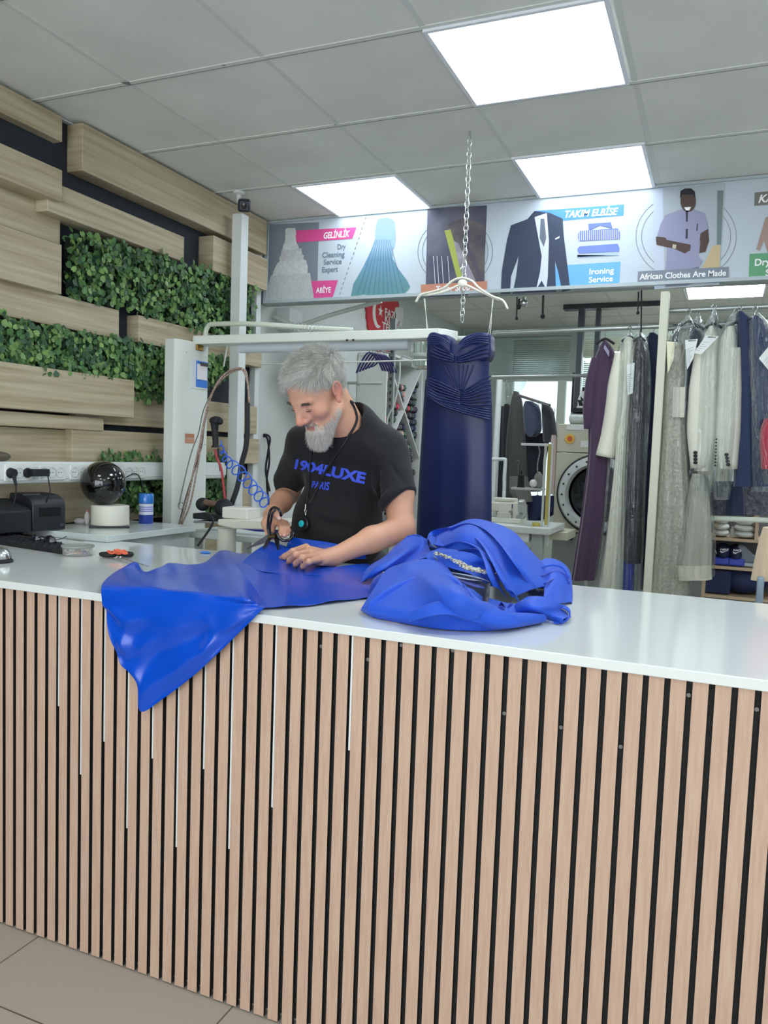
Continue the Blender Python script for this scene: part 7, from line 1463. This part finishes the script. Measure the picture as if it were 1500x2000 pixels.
obj('curved_mark', MB().prism([q + Vector((a, -.003, b + .03)) for a, b in ((-.08, .07), (-.03, .02), (.08, .06), (-.02, .005), (-.075, .04))], (0, .004, 0)), blk2, t, smooth=False); obj('toe_cap', MB().prism([q + Vector((a, -.002, b + .02)) for a, b in ((-.10, .05), (-.085, .0), (-.05, .0), (-.07, .05))], (0, .094, 0)), blk2, t, smooth=False); obj('collar', MB().prism([q + Vector((a, -.002, b + .02)) for a, b in ((-.07, .12), (.0, .11), (.02, .075), (.04, .07), (.01, .145), (-.07, .15))], (0, .094, 0)), blk2, t, smooth=False)
tag(obj('side_board', MB().box(Y(1080, 1035, 5.9).x, Y(1116, 1035, 5.9).x, 5.75, 6.1, Y(1100, 1036, 5.9).z - .06, Y(1100, 1036, 5.9).z), M('cream board', (214, 214, 190), .5), bevel=.004), 'cream work board between the sewing table and the dryer', 'board')
# clothes in front of the doorway
YK = 6.6
rail2 = tag(obj('short_rail', MB().cyl(Y(1012, 772, YK - .05), Y(1074, 792, YK - .25), .011, n=12), steel), 'short bright rail holding the dark clothes in the doorway', 'rail')
ck = lambda n, c: M(n, c, .85, sheen=.3, bump=.08, bs=120)
K_ = [('grey_coat', 'long charcoal coat hanging in front of the far doorway', 'coat', [(765, 1004, 1012), (785, 998, 1020), (830, 992, 1024), (880, 988, 1028), (930, 988, 1030), (985, 988, 1032)], ck('charcoal wool', (74, 76, 74)), 0),
 ('black_jacket', 'black jacket at the left edge of the far doorway clothes', 'jacket', [(790, 986, 996), (805, 982, 1004), (880, 980, 1000), (895, 980, 998)], ck('black wool', (34, 36, 40)), .12),
 ('polo_shirt', 'slate blue short sleeve shirt in the far doorway', 'shirt', [(784, 1026, 1040), (796, 1022, 1054), (830, 1024, 1058), (844, 1026, 1056), (853, 1032, 1046)], ck('slate cotton', (64, 74, 96)), -.05),
 ('black_shirt', 'black shirt hanging below the slate blue shirt', 'shirt', [(846, 1024, 1070), (866, 1024, 1072), (940, 1028, 1060), (960, 1030, 1056)], ck('black cotton far', (22, 26, 40)), .05),
 ('dark_jacket', 'dark jacket with folded collar right of the slate blue shirt', 'jacket', [(790, 1058, 1072), (806, 1058, 1082), (850, 1060, 1088), (864, 1062, 1086)], ck('dark wool', (46, 50, 54)), -.1),
 ('pink_shirt', 'pale pink shirt hanging below the dark jacket', 'shirt', [(850, 1078, 1086), (870, 1076, 1090), (920, 1076, 1088), (965, 1074, 1086)], ck('pink cotton', (206, 186, 180)), -.12),
 ('navy_bag', 'navy cloth bag hanging behind the thread stand', 'bag', [(968, 1030, 1082), (1000, 1030, 1086), (1016, 1032, 1060)], ck('navy canvas', (32, 42, 84)), .0),
 ('grey_trousers', 'folded grey trousers hanging under the charcoal coat', 'trousers', [(930, 996, 1030), (960, 996, 1036), (980, 1010, 1040)], ck('grey flannel', (120, 120, 114)), -.06)]
for nme, lab, cat, rows, mt_, dy in K_: garment(nme, lab, cat, rows, YK + dy, .05, mt_, {'black_jacket': (991, 776, 790, 6), 'pink_shirt': (1081, 800, 850, 5), 'navy_bag': (1050, 940, 968, 8), 'black_shirt': (1050, 790, 846, 8), 'grey_trousers': (1012, 900, 930, 6)}.get(nme), .012, 5, len(lab), n=40)
tag(obj('plastic_hood', loft([(742, 990, 1030), (752, 988, 1026), (770, 996, 1014)], YK + .1, .05, .02, 5, seed=8), film, ang=180), 'clear plastic cover bunched over the charcoal coat', 'cover')
tag(obj('tall_cabinet', MB().box(-2.55, -2.15, 8.9, 9.3, 0, 2.0), M('far cabinet', (60, 64, 70), .6), bevel=.004), 'dark cabinet beyond the far doorway', 'cabinet')
# counter-side drape in front: shears held by the tailor
sh_ = thing('tailor_shears', 'large black tailor shears with brass pivot cutting the blue satin', 'shears', tuple(Y(530, 1048, 2.40)))
bkm = M('black enamel', (18, 18, 22), .22, coat=.3)
pv = Y(531, 1048, 2.40)
lp_ = bez([Y(*q) for q in ((526, 1046, 2.40), (523, 1030, 2.40), (525, 1008, 2.39), (529, 995, 2.39), (537, 991, 2.385), (546, 997, 2.38), (549, 1008, 2.385))], 6)
obj('handle', MB().tube(lp_ , .0048, 12), bkm, sh_); obj('handle', MB().tube(bez([Y(*q) for q in ((528, 1046, 2.395), (527, 1030, 2.39), (530, 1014, 2.385), (532, 1003, 2.38), (538, 995, 2.383))], 6), .0042, 12), bkm, sh_)
obj('handle', MB().tube(bez([Y(*q) for q in ((533, 1046, 2.395), (540, 1042, 2.39), (546, 1051, 2.39), (556, 1056, 2.395), (568, 1052, 2.40), (573, 1040, 2.42), (569, 1030, 2.44))], 6), .0055, 12), bkm, sh_)
tipu = Y(480, 1073, 2.36)
def blade(a, b, w0, th, up, name='blade'):
    d = (b - a).normalized(); s_ = d.cross(Vector(up)).normalized(); n_ = s_.cross(d).normalized(); P_ = [a + n_ * w0, a - n_ * w0, a.lerp(b, .5) - n_ * w0 * .9, b, a.lerp(b, .55) + n_ * w0 * .55]
    return obj(name, MB().prism([p - s_ * th / 2 for p in P_], s_ * th), bkm, sh_, bevel=.0008)
blade(Y(534, 1044, 2.40), tipu, .011, .004, (0, 0, 1)); blade(Y(540, 1046, 2.395), Y(545, 1078, 2.375), .010, .004, (1, 0, 0)); blade(Y(528, 1050, 2.395), Y(512, 1076, 2.36), .008, .004, (1, 0, .3))
obj('pivot', MB().cyl(Y(524, 1050, 2.385), Y(538, 1047, 2.385), .0055, n=16), M('brass', (176, 150, 80), .3, metal=.9), sh_)
